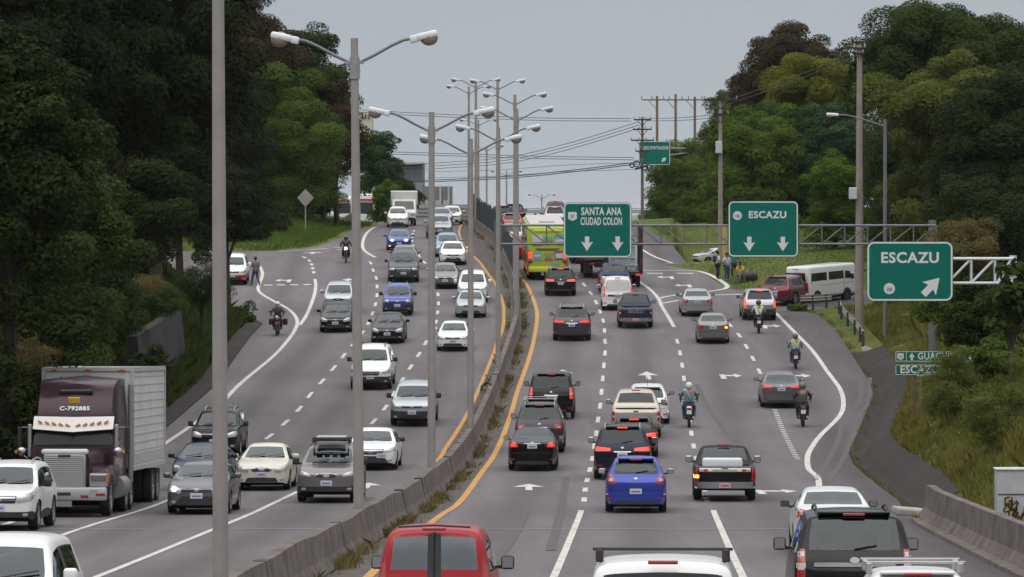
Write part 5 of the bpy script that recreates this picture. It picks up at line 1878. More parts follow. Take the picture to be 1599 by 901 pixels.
car("suv", "red and white SUV parked at the side street under the overhanging tree", SUVC, 'suv', 364, 444, 1.74, 1.75, 'white', -1, head='rect', grille='slim', clad=2, cladm=PAINT['red'])

# ------------------------------------------------------------------ right carriageway (driving away)
car("van", "red panel van with two rear windows at the bottom of the picture", VN, 'van', 681, 0, 1.74, 1.80, 'red', 1, d=67.2, tail='tallvert', rear_glass='clear', pale=1, mirror='black')
car("hatchback", "blue hatchback with triangular red tail lamps", HAT, 'hatch', 993, 800, 1.70, 1.53, 'blue', 1, L=4.25, tail='tri', mirror='chrome', plate_z=.52, rear_glass='mid', trimm=PAINT['blue'])
d22, d22c = car("pickup_truck", "black pickup carrying a white load, amber lamp flashing", PK, 'pickup', 1131, 781, 1.84, 1.66, 'black', 1, L=5.0, tail='bed', signal=-1, mirror='chrome', rear_glass='clear', platem=M_PLATE_R, clad=2)
car("suv", "dark navy SUV with brake lamps lit left of the blue hatchback", SUVC, 'suv', 972, 748, 1.90, 1.76, 'navy', 1, tail='slim', lights='brake', rear_glass='dark', rails='silver', mirror='chrome')
car("sedan", "dark sedan with a lit brake lamp ahead of the dark navy SUV", SED, 'hatch', 990, 714, 1.76, 1.45, 'charcoal', 1, L=4.4, tail='slim', lights='brake', mirror='black')
car("pickup_truck", "beige pickup with tall square red tail lamps", PK, 'pickup', 993, 683, 1.95, 1.84, 'beige', 1, tail='bed', rear_glass='mid', plate_z=.52)
car("hatchback", "white crossover partly hidden behind the beige pickup", HAT, 'hatch', 1011, 661, 1.80, 1.54, 'white', 1, L=4.3, tail='tri', mirror='black', antenna=1)
car("sedan", "black sedan beside the right yellow line", SED, 'sedan', 832, 734, 1.69, 1.45, 'black', 1, L=4.35, tail='swoop', lights='dim', plate_z=.77)
car("suv", "dark grey SUV with silver roof bars just ahead of the black sedan", SUVC, 'suv', 843, 706, 1.84, 1.80, 'dark_grey', 1, tail='block', rails='silver', mirror='grey', rear_glass='mid', trimm=M_CHROME, bars=(.55, -.9), barm=M_SATIN, bar_w=.62)
car("suv", "big black square SUV with round red tail lamps by the yellow line", SUVC, 'suv', 861, 653, 1.92, 1.88, 'black', 1, tail='vert', lights='dim', rear_glass='dark', clad=1, tumble=.18)
car("suv", "grey SUV alone in the lane below the green bus", SUVC, 'suv', 893, 531, 1.94, 1.75, 'gunmetal', 1, tail='slim', lights='dim', rails='silver', mirror='grey')
isz, iszc = car("pickup_truck", "dark blue pickup with white letters across its tailgate", PK, 'pickup', 992, 511, 1.86, 1.78, 'isuzu_blue', 1, tail='bed', platem=M_PLATE_R, rear_glass='mid', mirror='grey')
car("suv", "black compact SUV with brake lamps lit behind the green bus", SUVC, 'suv', 875, 461, 1.83, 1.62, 'charcoal', 1, L=4.4, tail='slim', lights='brake', rear_glass='dark', rails='silver')
dob, dobc = car("van", "white windowless panel van behind the blue pickup", VN, 'van', 964, 484, 1.76, 1.86, 'white', 1, tail='tallvert', lights='dim', platem=M_PLATE_R, panel_sides=1)
car("pickup_truck", "deep blue pickup with pale bed just ahead of the white panel van", PK, 'pickup', 960, 458, 1.84, 1.74, 'deep_blue', 1, tail='bed', rear_glass='clear', gatem=PAINT['pearl'], lights='dim')
car("sedan", "silver sedan left of the silver hatch in the exit lanes", SED, 'sedan', 1088, 493, 1.75, 1.45, 'silver', 1, tail='block', mirror='black')
car("sedan", "grey brown sedan with its right amber lamp flashing", SED, 'sedan', 1113, 535, 1.68, 1.47, 'warm_grey', 1, L=4.3, tail='block', signal=1, mirror='black')
car("suv", "silver hatch with brake lamps lit high behind the white-shirted rider", SUVC, 'suv', 1185, 499, 1.84, 1.64, 'silver', 1, L=4.5, tail='vert', lights='brake', rear_bumper='black', rear_glass='dark')
car("suv", "maroon SUV turning right in front of the white minibus", SUVC, 'suv', 1219, 476, 1.86, 1.66, 'maroon', 1, yaw=-.42, tail='slim', rear_glass='dark', mirror='black')
car("sedan", "grey sedan beside the dark-jacketed rider in the right lane", SED, 'sedan', 1219, 635, 1.76, 1.44, 'grey', 1, tail='slim', lights='dim', mirror='black')
car("sedan", "white sedan in the right lane ahead of the black SUV", SED, 'sedan', 1300, 0, 1.74, 1.47, 'pearl', 1, d=100, tail='swoop', mirror='black', rear_glass='clear')
prado, pradoc = car("suv", "large black SUV with red and white tail lamps at the bottom right", SUVC, 'suv', 1331, 0, 1.90, 1.90, 'black', 1, d=71, L=4.8, tail='vert', rear_glass='clear', rails='black', mirror='black', trimm=PAINT['black'], tumble=.22, plate_z=.72)
car("suv", "white SUV with black roof bars cut off by the bottom edge", SUVC, 'van', 1035, 0, 1.84, 1.93, 'white', 1, d=52.5, L=4.4, tail='tallvert', rear_glass='clear', bars=(-1.45,), bar_w=.80, bar_h=.07, lights='dim', tumble=.07)
car("hatchback", "white car with a silver roof bar cut off by the bottom right edge", HAT, 'hatch', 1431, 0, 1.66, 1.50, 'white', 1, d=59.5, L=4.0, tail='tri', rear_glass='mid', bars=(-.95, .1), bar_w=.66, bar_h=.05, barm=M_SATIN)
car("suv", "navy SUV at the crest beside the far lamp posts", SUVC, 'suv', 784, 354, 1.80, 1.66, 'navy', 1, tail='slim', lights='dim', rear_glass='dark')
car("hatchback", "orange-red small car with pale roof behind the mesh fence", HAT, 'hatch', 799, 364, 1.70, 1.52, 'orange_red', 1, tail='block', lights='dim')
car("suv", "silver and red SUV hidden between the mesh fence and the green bus", SUVC, 'suv', 799, 388, 1.78, 1.72, 'silver', 1, tail='vert', lights='dim')
car("hatchback", "bright red car glimpsed beside the front of the green bus", HAT, 'hatch', 799, 405, 1.70, 1.50, 'red', 1, tail='block')
car("suv", "silver-roofed SUV ahead of the green bus, its lamps glowing", SUVC, 'suv', 866, 357, 1.80, 1.72, 'silver', 1, tail='vert', lights='brake', rails='silver', rear_glass='dark')
car("pickup_truck", "dull red pickup at the crest beyond the silver-roofed SUV", PK, 'pickup', 868, 350, 1.85, 1.90, 'maroon', 1, tail='bed')
car("suv", "dark SUV mostly hidden behind the SANTA ANA sign", SUVC, 'suv', 913, 411, 1.84, 1.75, 'charcoal', 1, tail='slim')
car("hatchback", "small white car parked on the grass beyond the standing people", HAT, 'hatch', 1098, 0, 1.60, 1.47, 'white', -1, d=420, L=3.7, yaw=-1.0, head='swept', panel_sides=0)
car("suv", "dark blue-black SUV just right of the navy SUV at the crest", SUVC, 'suv', 803, 350.5, 1.80, 1.66, 'charcoal', 1, tail='slim')

# special fittings seen only on one vehicle
# white load in the black pickup
wlm = MB(); wlm.rbox((-.06, -1.55, 1.00), (1.18, .9, .46), .08)
wo = wlm.build("wrapped_load", mat("white_wrapping", (.6, .62, .64), .6, noise=.05)); autosmooth(wo)
wo.matrix_world = d22.matrix_world.copy()
tag(wo, "white wrapped load lying in the bed of the black pickup", "load")
d22c.patch("tailgate_stripe", [(-.75, .86), (.75, .86), (.75, .97), (-.75, .97)], -1, PAINT['beige'], off=.028, r=.02)
for sx in (-1, 1):
    d22c.patch("reflective_strip", [(sx * .50, .875), (sx * .62, .875), (sx * .62, .94), (sx * .50, .94)], -1, M_TAIL, off=.034, r=.01)
    d22c.patch("reflective_strip", [(sx * .36, .875), (sx * .49, .875), (sx * .49, .94), (sx * .36, .94)], -1, M_SIGNW, off=.034, r=.01)
def rear_text(root, cr_, s, size, z, m, off=.03, xs=1.15, x=0.0):
    y = cr_.hit(x, z, -1)
    text_mesh("lettering", s, size, m, root, (x, y - off, z), .03, xs)
rear_text(isz, iszc, "ISUZU", .24, .90, M_SATIN)
# red van: black post between its two windows, roof gutter, handle
def van_details(root_name):
    root = [o for o in C.objects if o.get("label") == root_name][0]
    return root
redv = van_details("red panel van with two rear windows at the bottom of the picture")
def mk_bvh(root, kids_=("body", "rear_window")):
    V, Fs = [], []
    for ch in root.children:
        if ch.name.split('.')[0] in kids_:
            b = len(V)
            V += [v.co.copy() for v in ch.data.vertices]
            Fs += [tuple(i + b for i in p.vertices) for p in ch.data.polygons]
    return V, Fs
V_, F_ = mk_bvh(redv)
rc_ = Car(redv, V_, F_, dict(), 4.2, 1.74, 1.80)
rc_.patch("door_post", [(-.10, 1.02), (.10, 1.02), (.095, 1.68), (-.095, 1.68)], -1, M_PLAST, off=.012, r=.02)
rc_.patch("door_gap", [(-.012, .6), (.012, .6), (.012, 1.7), (-.012, 1.7)], -1, M_UNDER, off=.02, r=0)
rc_.patch("handle", [(-.06, .93), (.07, .93), (.07, 1.03), (-.06, 1.03)], -1, M_PLAST, off=.03, r=.02)
rc_.patch("badge", [(-.55, .985), (-.28, .985), (-.28, 1.01), (-.55, 1.01)], -1, M_SATIN, off=.012, r=.005)
rc_.patch("badge", [(.13, .97), (.20, .97), (.18, 1.0), (.14, 1.0)], -1, M_SATIN, off=.012, r=.005)
gt = MB(); gt.tube([(-.52, -2.0, 1.775), (0, -1.98, 1.80), (.52, -2.0, 1.775)], .014, 6); gt.build("roof_seal", M_PLAST, redv)
# prado: broad satin bar under the window, white tail lamp bands
pradoc.patch("tailgate_bar", [(-.62, 1.045), (.62, 1.045), (.62, 1.11), (-.62, 1.11)], -1, mat("dull_satin", (.17, .17, .18), .4, .5), off=.024, r=.02)
pradoc.patch("emblem_oval", [(.075 * math.cos(t), 1.145 + .048 * math.sin(t)) for t in np.linspace(0, 2 * PI, 14, endpoint=False)], -1, mat('badge_grey', (.34, .34, .35), .5), off=.034, r=0)
for sx in (-1, 1):
    for z in (1.0, 1.2):
        pradoc.patch("tail_lamp_band", [(sx * .765, z), (sx * .865, z), (sx * .86, z + .075), (sx * .765, z + .075)], -1, M_TAILC, off=.02, r=.01)
dobc.patch("rear_panel", [(-.62, 1.12), (.62, 1.12), (.58, 1.70), (-.58, 1.70)], -1, mat("van_white_panel", (.60, .60, .56), .5), off=.012, r=.05)
dobc.patch("plate_recess", [(-.55, .78), (.55, .78), (.55, .90), (-.55, .90)], -1, M_PLAST, off=.010, r=.02)

# ------------------------------------------------------------------ lorry with its box trailer
def wheel_set(root, y, x, r, wd, dual=False):
    for sx in (-1, 1):
        add_wheel(root, sx * x, y, r, wd, 6)
        if dual: add_wheel(root, sx * (x - wd - .04), y, r, wd, 6)
def lorry():
    root = empty("lorry")
    tag(root, "purple bonneted lorry cab with a chrome grille and white sun visor", "lorry")
    P = PAINT['purple']
    cw = 1.12                                 # half width of the cab
    def loft(name, secs, m, cap=True, smooth=38):
        """secs: list of (y, [(x, z) half outline from bottom to top centre])"""
        v, f = [], []
        n = len(secs[0][1])
        full = 2 * n
        for y, pts in secs:
            v += [(x, y, z) for x, z in pts] + [(-x, y, z) for x, z in reversed(pts)]
        for i in range(len(secs) - 1):
            for k in range(full):
                k2 = (k + 1) % full
                f.append((i * full + k, i * full + k2, (i + 1) * full + k2, (i + 1) * full + k))
        f.append(tuple(range(full))); f.append(tuple((len(secs) - 1) * full + k for k in reversed(range(full))))
        o = new_mesh(name, v, f, m, root)
        bm = bmesh.new(); bm.from_mesh(o.data); bmesh.ops.recalc_face_normals(bm, faces=list(bm.faces)); bm.to_mesh(o.data); bm.free()
        autosmooth(o, smooth)
        return o
    # bonnet, cab, sleeper with raised roof; front bumper at y = 0, +y forward
    loft("bonnet", [(-.22, [(.60, .85), (.66, 1.1), (.66, 1.55), (.58, 1.69), (.0, 1.72)]), (-.9, [(.72, .85), (.80, 1.1), (.80, 1.62), (.68, 1.75), (0, 1.79)]), (-1.85, [(.88, .85), (.98, 1.1), (.98, 1.68), (.84, 1.81), (0, 1.85)])], P)
    loft("cab", [(-1.80, [(cw - .05, .80), (cw, 1.1), (cw, 1.78), (cw - .04, 1.84), (0, 1.88)]), (-1.95, [(cw - .05, .80), (cw, 1.1), (cw, 1.84), (cw - .06, 2.14), (0, 2.18)]), (-2.20, [(cw - .05, .80), (cw, 1.1), (cw, 1.9), (cw - .10, 2.58), (0, 2.64)]), (-3.2, [(cw - .05, .80), (cw, 1.1), (cw, 2.14), (cw - .06, 2.6), (0, 2.7)])], P)
    loft("sleeper", [(-2.17, [(cw - .10, 2.42), (cw - .08, 2.52), (cw - .12, 2.62), (0, 2.66)]), (-2.40, [(cw - .04, 2.3), (cw - .03, 2.6), (cw - .12, 3.02), (0, 3.12)]), (-2.75, [(cw - .02, 1.2), (cw, 2.5), (cw - .12, 3.42), (0, 3.54)]), (-3.2, [(cw, .9), (cw + .02, 2.5), (cw - .08, 3.62), (0, 3.72)]), (-4.7, [(cw, .9), (cw + .02, 2.5), (cw - .05, 3.66), (0, 3.76)])], P)
    # windscreen in two panes under the visor
    for sx in (-1, 1):
        w = MB()
        def pane(pts, th): w.add([(x, y - 0, z) for x, y, z in pts] + [(x, y + th, z) for x, y, z in pts], [(0, 1, 2, 3), (7, 6, 5, 4), (0, 4, 5, 1), (1, 5, 6, 2), (2, 6, 7, 3), (3, 7, 4, 0)])
        q = [(sx * .025, -1.775, 1.90), (sx * (cw - .09), -1.80, 1.88), (sx * (cw - .12), -2.02, 2.34), (sx * .025, -1.985, 2.36)]
        pane(q, .03)
        w.build("windscreen", mat("lorry_windscreen", (.02, .024, .028), .12, spec=.12), root)
        s_ = MB(); s_.box((sx * (cw + .004), -2.6, 2.12), (.03, .6, .45)); s_.build("side_window", M_GL_D, root)
    v_ = MB()
    for sx in (-1, 1):
        a = [(0, -1.72, 2.24), (sx * (cw - .03), -1.84, 2.32), (sx * (cw - .03), -2.12, 2.66), (0, -2.02, 2.64)]
        v_.add([(x, y, z) for x, y, z in a] + [(x, y - .05, z - .02) for x, y, z in a], [(0, 1, 2, 3), (7, 6, 5, 4), (0, 4, 5, 1), (1, 5, 6, 2), (2, 6, 7, 3), (3, 7, 4, 0)])
    vo = v_.build("sun_visor", mat("visor_white", (.62, .62, .58), .4), root)
    ml = MB()
    for sx in (-1, 1):
        for k in range(5):
            t = .14 + k * .19
            x = sx * t; y = -1.80 - .12 * t / 1.09; zz = 2.40 + .12 * t
            ml.box((x, y - .015, zz), (.13, .05, .04), (.6, -sx * .5, 0))
    ml.build("visor_stripe_print", mat("visor_orange", (.50, .16, .03), .4), vo)
    wd_ = MB(); wd_.rbox((0, -2.56, 3.30), (.92, .12, .20), .06, (-.65, 0, 0)); wd_.build("roof_window", M_PLAST, root)
    yp = MB(); yp.rbox((.03, -2.36, 3.07), (.32, .05, .22), .02, (-.35, 0, 0)); yp.build("yellow_plate", mat("plate_yellow", (.65, .40, .03), .5), root)
    text_mesh("lettering", "C-792885", .17, M_SIGNW, root, (0, -2.245, 2.86), .03, rot=(PI / 2 - .47, 0, PI), width=.82, cap=.13, ext=.02)
    # grille: chrome surround with many thin bars
    g_ = MB()
    g_.rbox((0, -.16, 1.17), (1.14, .14, 1.04), .05); gs = g_.build("grille_surround", M_SATIN, root); autosmooth(gs)
    cap = MB(); cap.rbox((0, -.2, 1.74), (1.26, .26, .15), .07); co = cap.build("bonnet_cap", mat("visor_white", (.62, .62, .58), .4), root); autosmooth(co)
    bk = MB(); bk.box((0, -.085, 1.15), (1.02, .012, .94)); bk.build("grille_backing", mat("grille_back", (.16, .16, .165), .5, .3), gs)
    gb = MB()
    for k in range(17): gb.box((0, -.07, .72 + k * .054), (1.02, .02, .026))
    gb.build("grille_bar", mat("bright_grille", (.62, .62, .62), .35, .4), gs)
    eb = MB(); eb.rbox((0, -.06, 1.63), (.34, .04, .07), .02); eb.build("emblem", M_DARK, gs)
    # fenders, lamps, bumper
    for sx in (-1, 1):
        f_ = MB()
        pts = [(-.25, .70), (-.22, 1.18), (-.45, 1.30), (-1.3, 1.38), (-1.75, 1.1), (-1.80, .85), (-1.45, .95), (-1.15, 1.08), (-.85, 1.05), (-.62, .80)]
        f_.prism(pts, 'x', sx * .66, sx * 1.16)
        fo = f_.build("fender", P, root)
        bm = bmesh.new(); bm.from_mesh(fo.data); bmesh.ops.recalc_face_normals(bm, faces=list(bm.faces)); bm.to_mesh(fo.data); bm.free()
        bv = fo.modifiers.new("b", 'BEVEL'); bv.width = .06; bv.segments = 3; autosmooth(fo, 50)
        l_ = MB(); l_.rbox((sx * .90, -.24, .98), (.50, .12, .36), .03); lo = l_.build("headlamp_surround", M_SATIN, root)
        l2 = MB(); l2.rbox((sx * .90, -.18, 1.04), (.40, .04, .17), .02); l2.build("headlamp", mat("lorry_headlamp", (.10, .10, .11), .1, spec=.8, coat=.5), lo)
        l3 = MB(); l3.rbox((sx * 1.14, -.24, 1.04), (.06, .14, .26), .02); l3.build("indicator", M_AMBER, lo)
        mr_ = MB(); mr_.rbox((sx * 1.46, -2.02, 2.02), (.12, .22, .72), .03)
        mro = mr_.build("mirror", M_DARK, root)
        br = MB()
        for z in (1.76, 2.36): br.tube([(sx * 1.08, -2.1, z), (sx * 1.5, -2.02, z)], .018, 6)
        br.build("mirror_bracket", M_SATIN, mro)
        hm = MB(); hm.sphere((sx * 1.30, -1.15, 1.72), .13, 12, (1, .6, 1)); hm.tube([(sx * 1.30, -1.2, 1.65), (sx * .95, -1.6, 1.35)], .018, 6); hmo = hm.build("hood_mirror", M_CHROME, root, True)
        am = MB(); am.sphere((sx * 1.44, -1.2, 1.70), .06, 8); am.build("side_marker", M_AMBER, root, True)
        st = MB(); st.tube([(sx * 1.22, -4.9, .8), (sx * 1.22, -4.9, 3.5)], .075, 10); st.build("exhaust_stack", M_SATIN, root)
        tk = MB(); tk.lathe([(-3.0, .05), (-3.0, .33), (-4.6, .33), (-4.6, .05)], 'y', (sx * .95, 0, .72), 16); autosmooth(tk.build("fuel_tank", M_SATIN, root))
        ac = MB(); ac.rbox((sx * 1.18, -1.9, 2.0), (.1, .1, .9), .03); ac.build("air_intake", M_SATIN, root)
    bm_ = MB(); bm_.rbox((0, -.1, .62), (2.28, .22, .36), .06); bo = bm_.build("bumper", mat("bumper_silver", (.40, .40, .42), .4, .4), root); autosmooth(bo)
    dk = MB(); dk.rbox((0, .008, .62), (.36, .02, .09), .03); dk.build("bumper_slot", M_DARK, bo)
    for sx in (-1, 1):
        rs = MB(); rs.box((sx * .55, .012, .55), (.2, .012, .07)); rs.box((sx * .98, .012, .6), (.24, .012, .07)); rs.build("red_reflector", M_TAIL, bo)
        fg_ = MB(); fg_.rbox((sx * .80, .012, .70), (.2, .012, .1), .02); fg_.build("fog_lamp", M_HEAD, bo)
    pl = MB(); pl.box((0, -.02, .36), (.42, .02, .16)); pl.build("number_plate", mat("dull_plate", (.2, .2, .2), .6), root)
    un = MB(); un.box((0, -3.6, .62), (1.0, 6.4, .3)); un.box((0, -1.1, .75), (1.3, 1.6, .5)); un.box((0, -1.9, .5), (1.5, .1, .5)); un.build("chassis", M_UNDER, root)
    wheel_set(root, -1.12, 1.0, .50, .28)
    wheel_set(root, -4.6, 1.02, .50, .26, True)
    wheel_set(root, -5.8, 1.02, .50, .26, True)
    place(root, 108, 806, -1, -1.12)
    return root
lor = lorry()
def trailer():
    root = empty("box_trailer")
    tag(root, "white ribbed box trailer behind the purple lorry cab", "trailer")
    x, y0, y1, z0, z1 = 1.24, -5.15, -13.4, 1.22, 3.92
    M_TR = mat("trailer_white", (.60, .59, .58), .55, noise=.12, nscale=.8)
    b = MB(); b.box((0, (y0 + y1) / 2, (z0 + z1) / 2), (x * 2, y0 - y1, z1 - z0)); b.build("box_body", M_TR, root)
    fr = MB()
    for sx in (-1, 1):
        for yy in (y0, y1): fr.box((sx * x, yy, (z0 + z1) / 2), (.10, .10, z1 - z0 + .02))
        for zz in (z0 - .06, z1): fr.box((sx * x, (y0 + y1) / 2, zz), (.09, y0 - y1, .12))
        fr.box((sx * (x + .005), (y0 + y1) / 2, z0 + .2), (.03, y0 - y1 - .1, .3))
    for zz in (z0, z1): fr.box((0, y0, zz), (x * 2, .09, .1)); fr.box((0, y1, zz), (x * 2, .09, .1))
    fr.build("frame_rails", mat("trailer_rail", (.46, .45, .44), .5, .1, noise=.15), root)
    rb_ = MB()
    for sx in (-1, 1):
        for k in range(11): rb_.box((sx * (x + .004), (y0 + y1) / 2, z0 + .42 + k * .23), (.016, y0 - y1 - .12, .03))
    rb_.build("side_ribs", mat("trailer_rib_grey", (.44, .44, .45), .6), root)
    for sx in (-1, 0, 1):
        m_ = MB(); m_.rbox((sx * .95, y0 + .06, z1 - .02), (.16, .04, .06), .01); m_.build("marker_lamp", M_AMBER, root)
    wl_ = MB(); wl_.box((x + .03, -6.4, 1.25), (.03, .18, .06)); wl_.box((x + .03, -9.0, 1.25), (.03, .18, .06)); wl_.build("side_reflector", M_TAIL, root)
    c = MB(); c.box((0, -10.0, 1.02), (1.0, 7.5, .28)); c.box((0, -7.4, .7), (1.2, .12, 1.0)); c.build("chassis", M_UNDER, root)
    mf = MB(); mf.box((.85, -13.1, .62), (.6, .03, .7)); mf.box((-.85, -13.1, .62), (.6, .03, .7)); mf.build("mud_flap", M_PLAST, root)
    wheel_set(root, -11.2, 1.04, .50, .26, True)
    wheel_set(root, -12.45, 1.04, .50, .26, True)
    root.matrix_world = lor.matrix_world.copy()
trailer()

# ------------------------------------------------------------------ buses, minibus, box lorry, dump truck, glass lorry
def coach(name, label, cat, L, W, H, m_body, build, px, py, sgn, near, d=None, yaw=0.0, sub=2, r=.25, z0=.45):
    root = empty(name)
    tag(root, label, cat)
    bm = bmesh.new()
    bmesh.ops.create_cube(bm, size=1)
    for v in bm.verts: v.co = Vector((v.co.x * W, v.co.y * L, v.co.z * (H - z0) + (H + z0) / 2))
    bmesh.ops.bevel(bm, geom=list(bm.edges), offset=r, segments=4, affect='EDGES', profile=.5)
    me = bpy.data.meshes.new("body"); bm.to_mesh(me)
    vv = [v.co.copy() for v in bm.verts]; bm.verts.index_update()
    ff = [tuple(v.index for v in f.verts) for f in bm.faces]
    bm.free()
    me.materials.append(m_body)
    o = bpy.data.objects.new("body", me); C.objects.link(o); o.parent = root; autosmooth(o, 40)
    cr_ = Car(root, vv, ff, dict(), L, W, H)
    build(root, cr_)
    place(root, px, py, sgn, near, yaw, d)
    return root
def bus_build(root, c):
    W, L, H = 2.5, 11.0, 3.35
    r_ = -L / 2
    O = PAINT['bus_orange']
    roof = MB(); roof.rbox((0, .1, H - .06), (2.2, L - .9, .30), .12); ro = roof.build("roof", mat("bus_roof_grey", (.45, .44, .43), .6, noise=.1), root); autosmooth(ro)
    vt = MB(); vt.rbox((0, -3.6, H + .13), (.9, 1.3, .16), .05); vt.build("roof_vent", mat("bus_roof_grey", (.45, .44, .43), .6), root)
    for sx in (-1, 1):
        s_ = MB(); s_.rbox((sx * (W / 2 - .02), 0, 1.05), (.08, L - .35, 1.1), .03); s_.build("side_panel", O, root)
        g_ = MB(); g_.rbox((sx * (W / 2 - .01), .2, 2.25), (.06, L - 1.0, 1.0), .04); g_.build("side_window", M_GL_DARKBUS, root)
        k_ = MB(); k_.box((sx * (W / 2 - .06), r_ + .03, 1.1), (.12, .05, 1.5)); k_.build("corner_strip", O, root)
        for z, m in ((1.55, M_BRAKE), (1.33, M_TAILC), (1.13, M_TAIL)):
            l = MB(); l.rbox((sx * 1.05, r_ - .01, z), (.24, .05, .34 if z == 1.55 else .16), .03, (0, sx * (.25 if z == 1.13 else 0), 0)); l.build("tail_lamp", m, root)
    pn = [(-.62, 2.55, .62, .42, (.55, .60, .62)), (-.62, 2.20, .66, .20, (.30, .05, .28)), (.02, 2.55, .52, .22, (.10, .42, .36)), (.02, 2.30, .62, .17, (.52, .05, .09)), (.03, 2.18, .3, .10, (.6, .22, .05)),
          (.72, 2.52, .58, .52, (.14, .40, .46)), (.74, 2.42, .5, .16, (.62, .62, .64)), (.74, 2.22, .48, .14, (.55, .20, .32)),
          (-.62, 1.45, .46, .52, (.12, .40, .46)), (-.62, 1.50, .38, .12, (.62, .62, .64)), (-.62, 1.30, .38, .10, (.55, .2, .32)), (.05, 1.60, .55, .10, (.42, .30, .06)), (.05, 1.42, .40, .14, (.10, .40, .34)), (.07, 1.24, .52, .16, (.52, .06, .12)),
          (.70, 1.50, .56, .56, (.28, .06, .30)), (.70, 1.50, .42, .30, (.50, .62, .50)), (.50, .98, .44, .12, (.10, .36, .52))]
    for k, (x, z, w, h, col) in enumerate(pn):
        b = MB(); b.prism(rrect(w, h, .02, 2), 'y', 0, .01)
        o = b.build("advert_panel", mat("advert_%d" % k, col, .5), root)
        o.location = (x, r_ - .018 - (.012 if k in (6, 7, 9, 10, 15) else 0) , z)
        o.rotation_euler = (0, random.uniform(-.04, .04), 0)
    for z in (1.92, 1.84):
        b = MB(); b.rbox((0, r_ - .008, z), (1.5 if z > 1.9 else 1.3, .03, .045), .01); b.build("engine_slot", M_DARK, root)
    b = MB(); b.rbox((0, r_ + .02, 3.02), (1.7, .12, .16), .05); b.build("upper_band", mat("bus_lime", (.55, .62, .07), .4), root)
    b = MB(); b.rbox((0, r_ + .0, .66), (2.36, .22, .34), .08); bo = b.build("bumper", mat("bus_lime", (.55, .62, .07), .4), root); autosmooth(bo)
    b = MB(); b.box((.62, r_ - .13, .60), (.42, .02, .16)); b.build("number_plate", M_PLATE, root)
    b = MB(); b.tube([(.5, r_ - .1, .42), (.78, r_ - .12, .40)], .05, 8); b.build("exhaust", M_SATIN, root)
    u = MB(); u.box((0, 0, .42), (2.2, L - .8, .4)); u.build("chassis", M_UNDER, root)
    for y in (-3.3, 3.4): wheel_set(root, y, 1.06, .50, .28, y < 0)
M_GL_DARKBUS = mat("bus_window", (.015, .017, .018), .08, spec=.7)
coach("bus", "lime green bus with orange sides and colourful panels on its back", "bus", 11.0, 2.5, 3.35, PAINT['bus_green'], bus_build, 853, 434, 1, -3.3)

def coach_white(stripe):
    def f(root, c):
        W, L, H = 2.5, 11.0, 3.4
        fy = L / 2
        g_ = MB(); g_.rbox((0, fy - .02, 1.95), (2.2, .08, 1.25), .1); g_.build("windscreen", M_GL_DARKBUS, root)
        b = MB(); b.rbox((0, fy, 2.80), (2.3, .06, .34), .08); b.build("front_stripe", stripe, root)
        for sx in (-1, 1):
            s_ = MB(); s_.rbox((sx * (W / 2 - .01), -.2, 2.1), (.05, L - 1.2, .95), .05); s_.build("side_window", M_GL_DARKBUS, root)
            k_ = MB(); k_.rbox((sx * .95, fy, .95), (.36, .06, .2), .05); k_.build("headlamp", M_HEAD, root)
        d_ = MB(); d_.rbox((0, fy + .01, 2.62), (.9, .06, .16), .02); d_.build("destination_board", mat("board_teal", (.2, .36, .33), .5), root)
        ac = MB(); ac.rbox((0, -1, H + .12), (1.7, 2.5, .3), .1); ac.build("roof_unit", PAINT['white'], root)
        u = MB(); u.box((0, 0, .42), (2.2, L - .8, .4)); u.build("chassis", M_UNDER, root)
        for y in (-3.3, 3.4): wheel_set(root, y, 1.06, .50, .28)
    return f
coach("bus", "white coach with a broad orange band, waiting behind the concrete approach wall", "bus", 11.0, 2.5, 3.3, PAINT['white'], coach_white(mat("coach_orange", (.58, .12, .03), .4)), 543, 0, -1, 3.4, d=545, yaw=.0)
coach("bus", "white coach beside the orange-banded one, right of the second lamp post", "bus", 11.0, 2.5, 3.5, PAINT['white'], coach_white(mat("coach_red", (.42, .06, .05), .4)), 566, 0, -1, 3.4, d=500, yaw=.06)

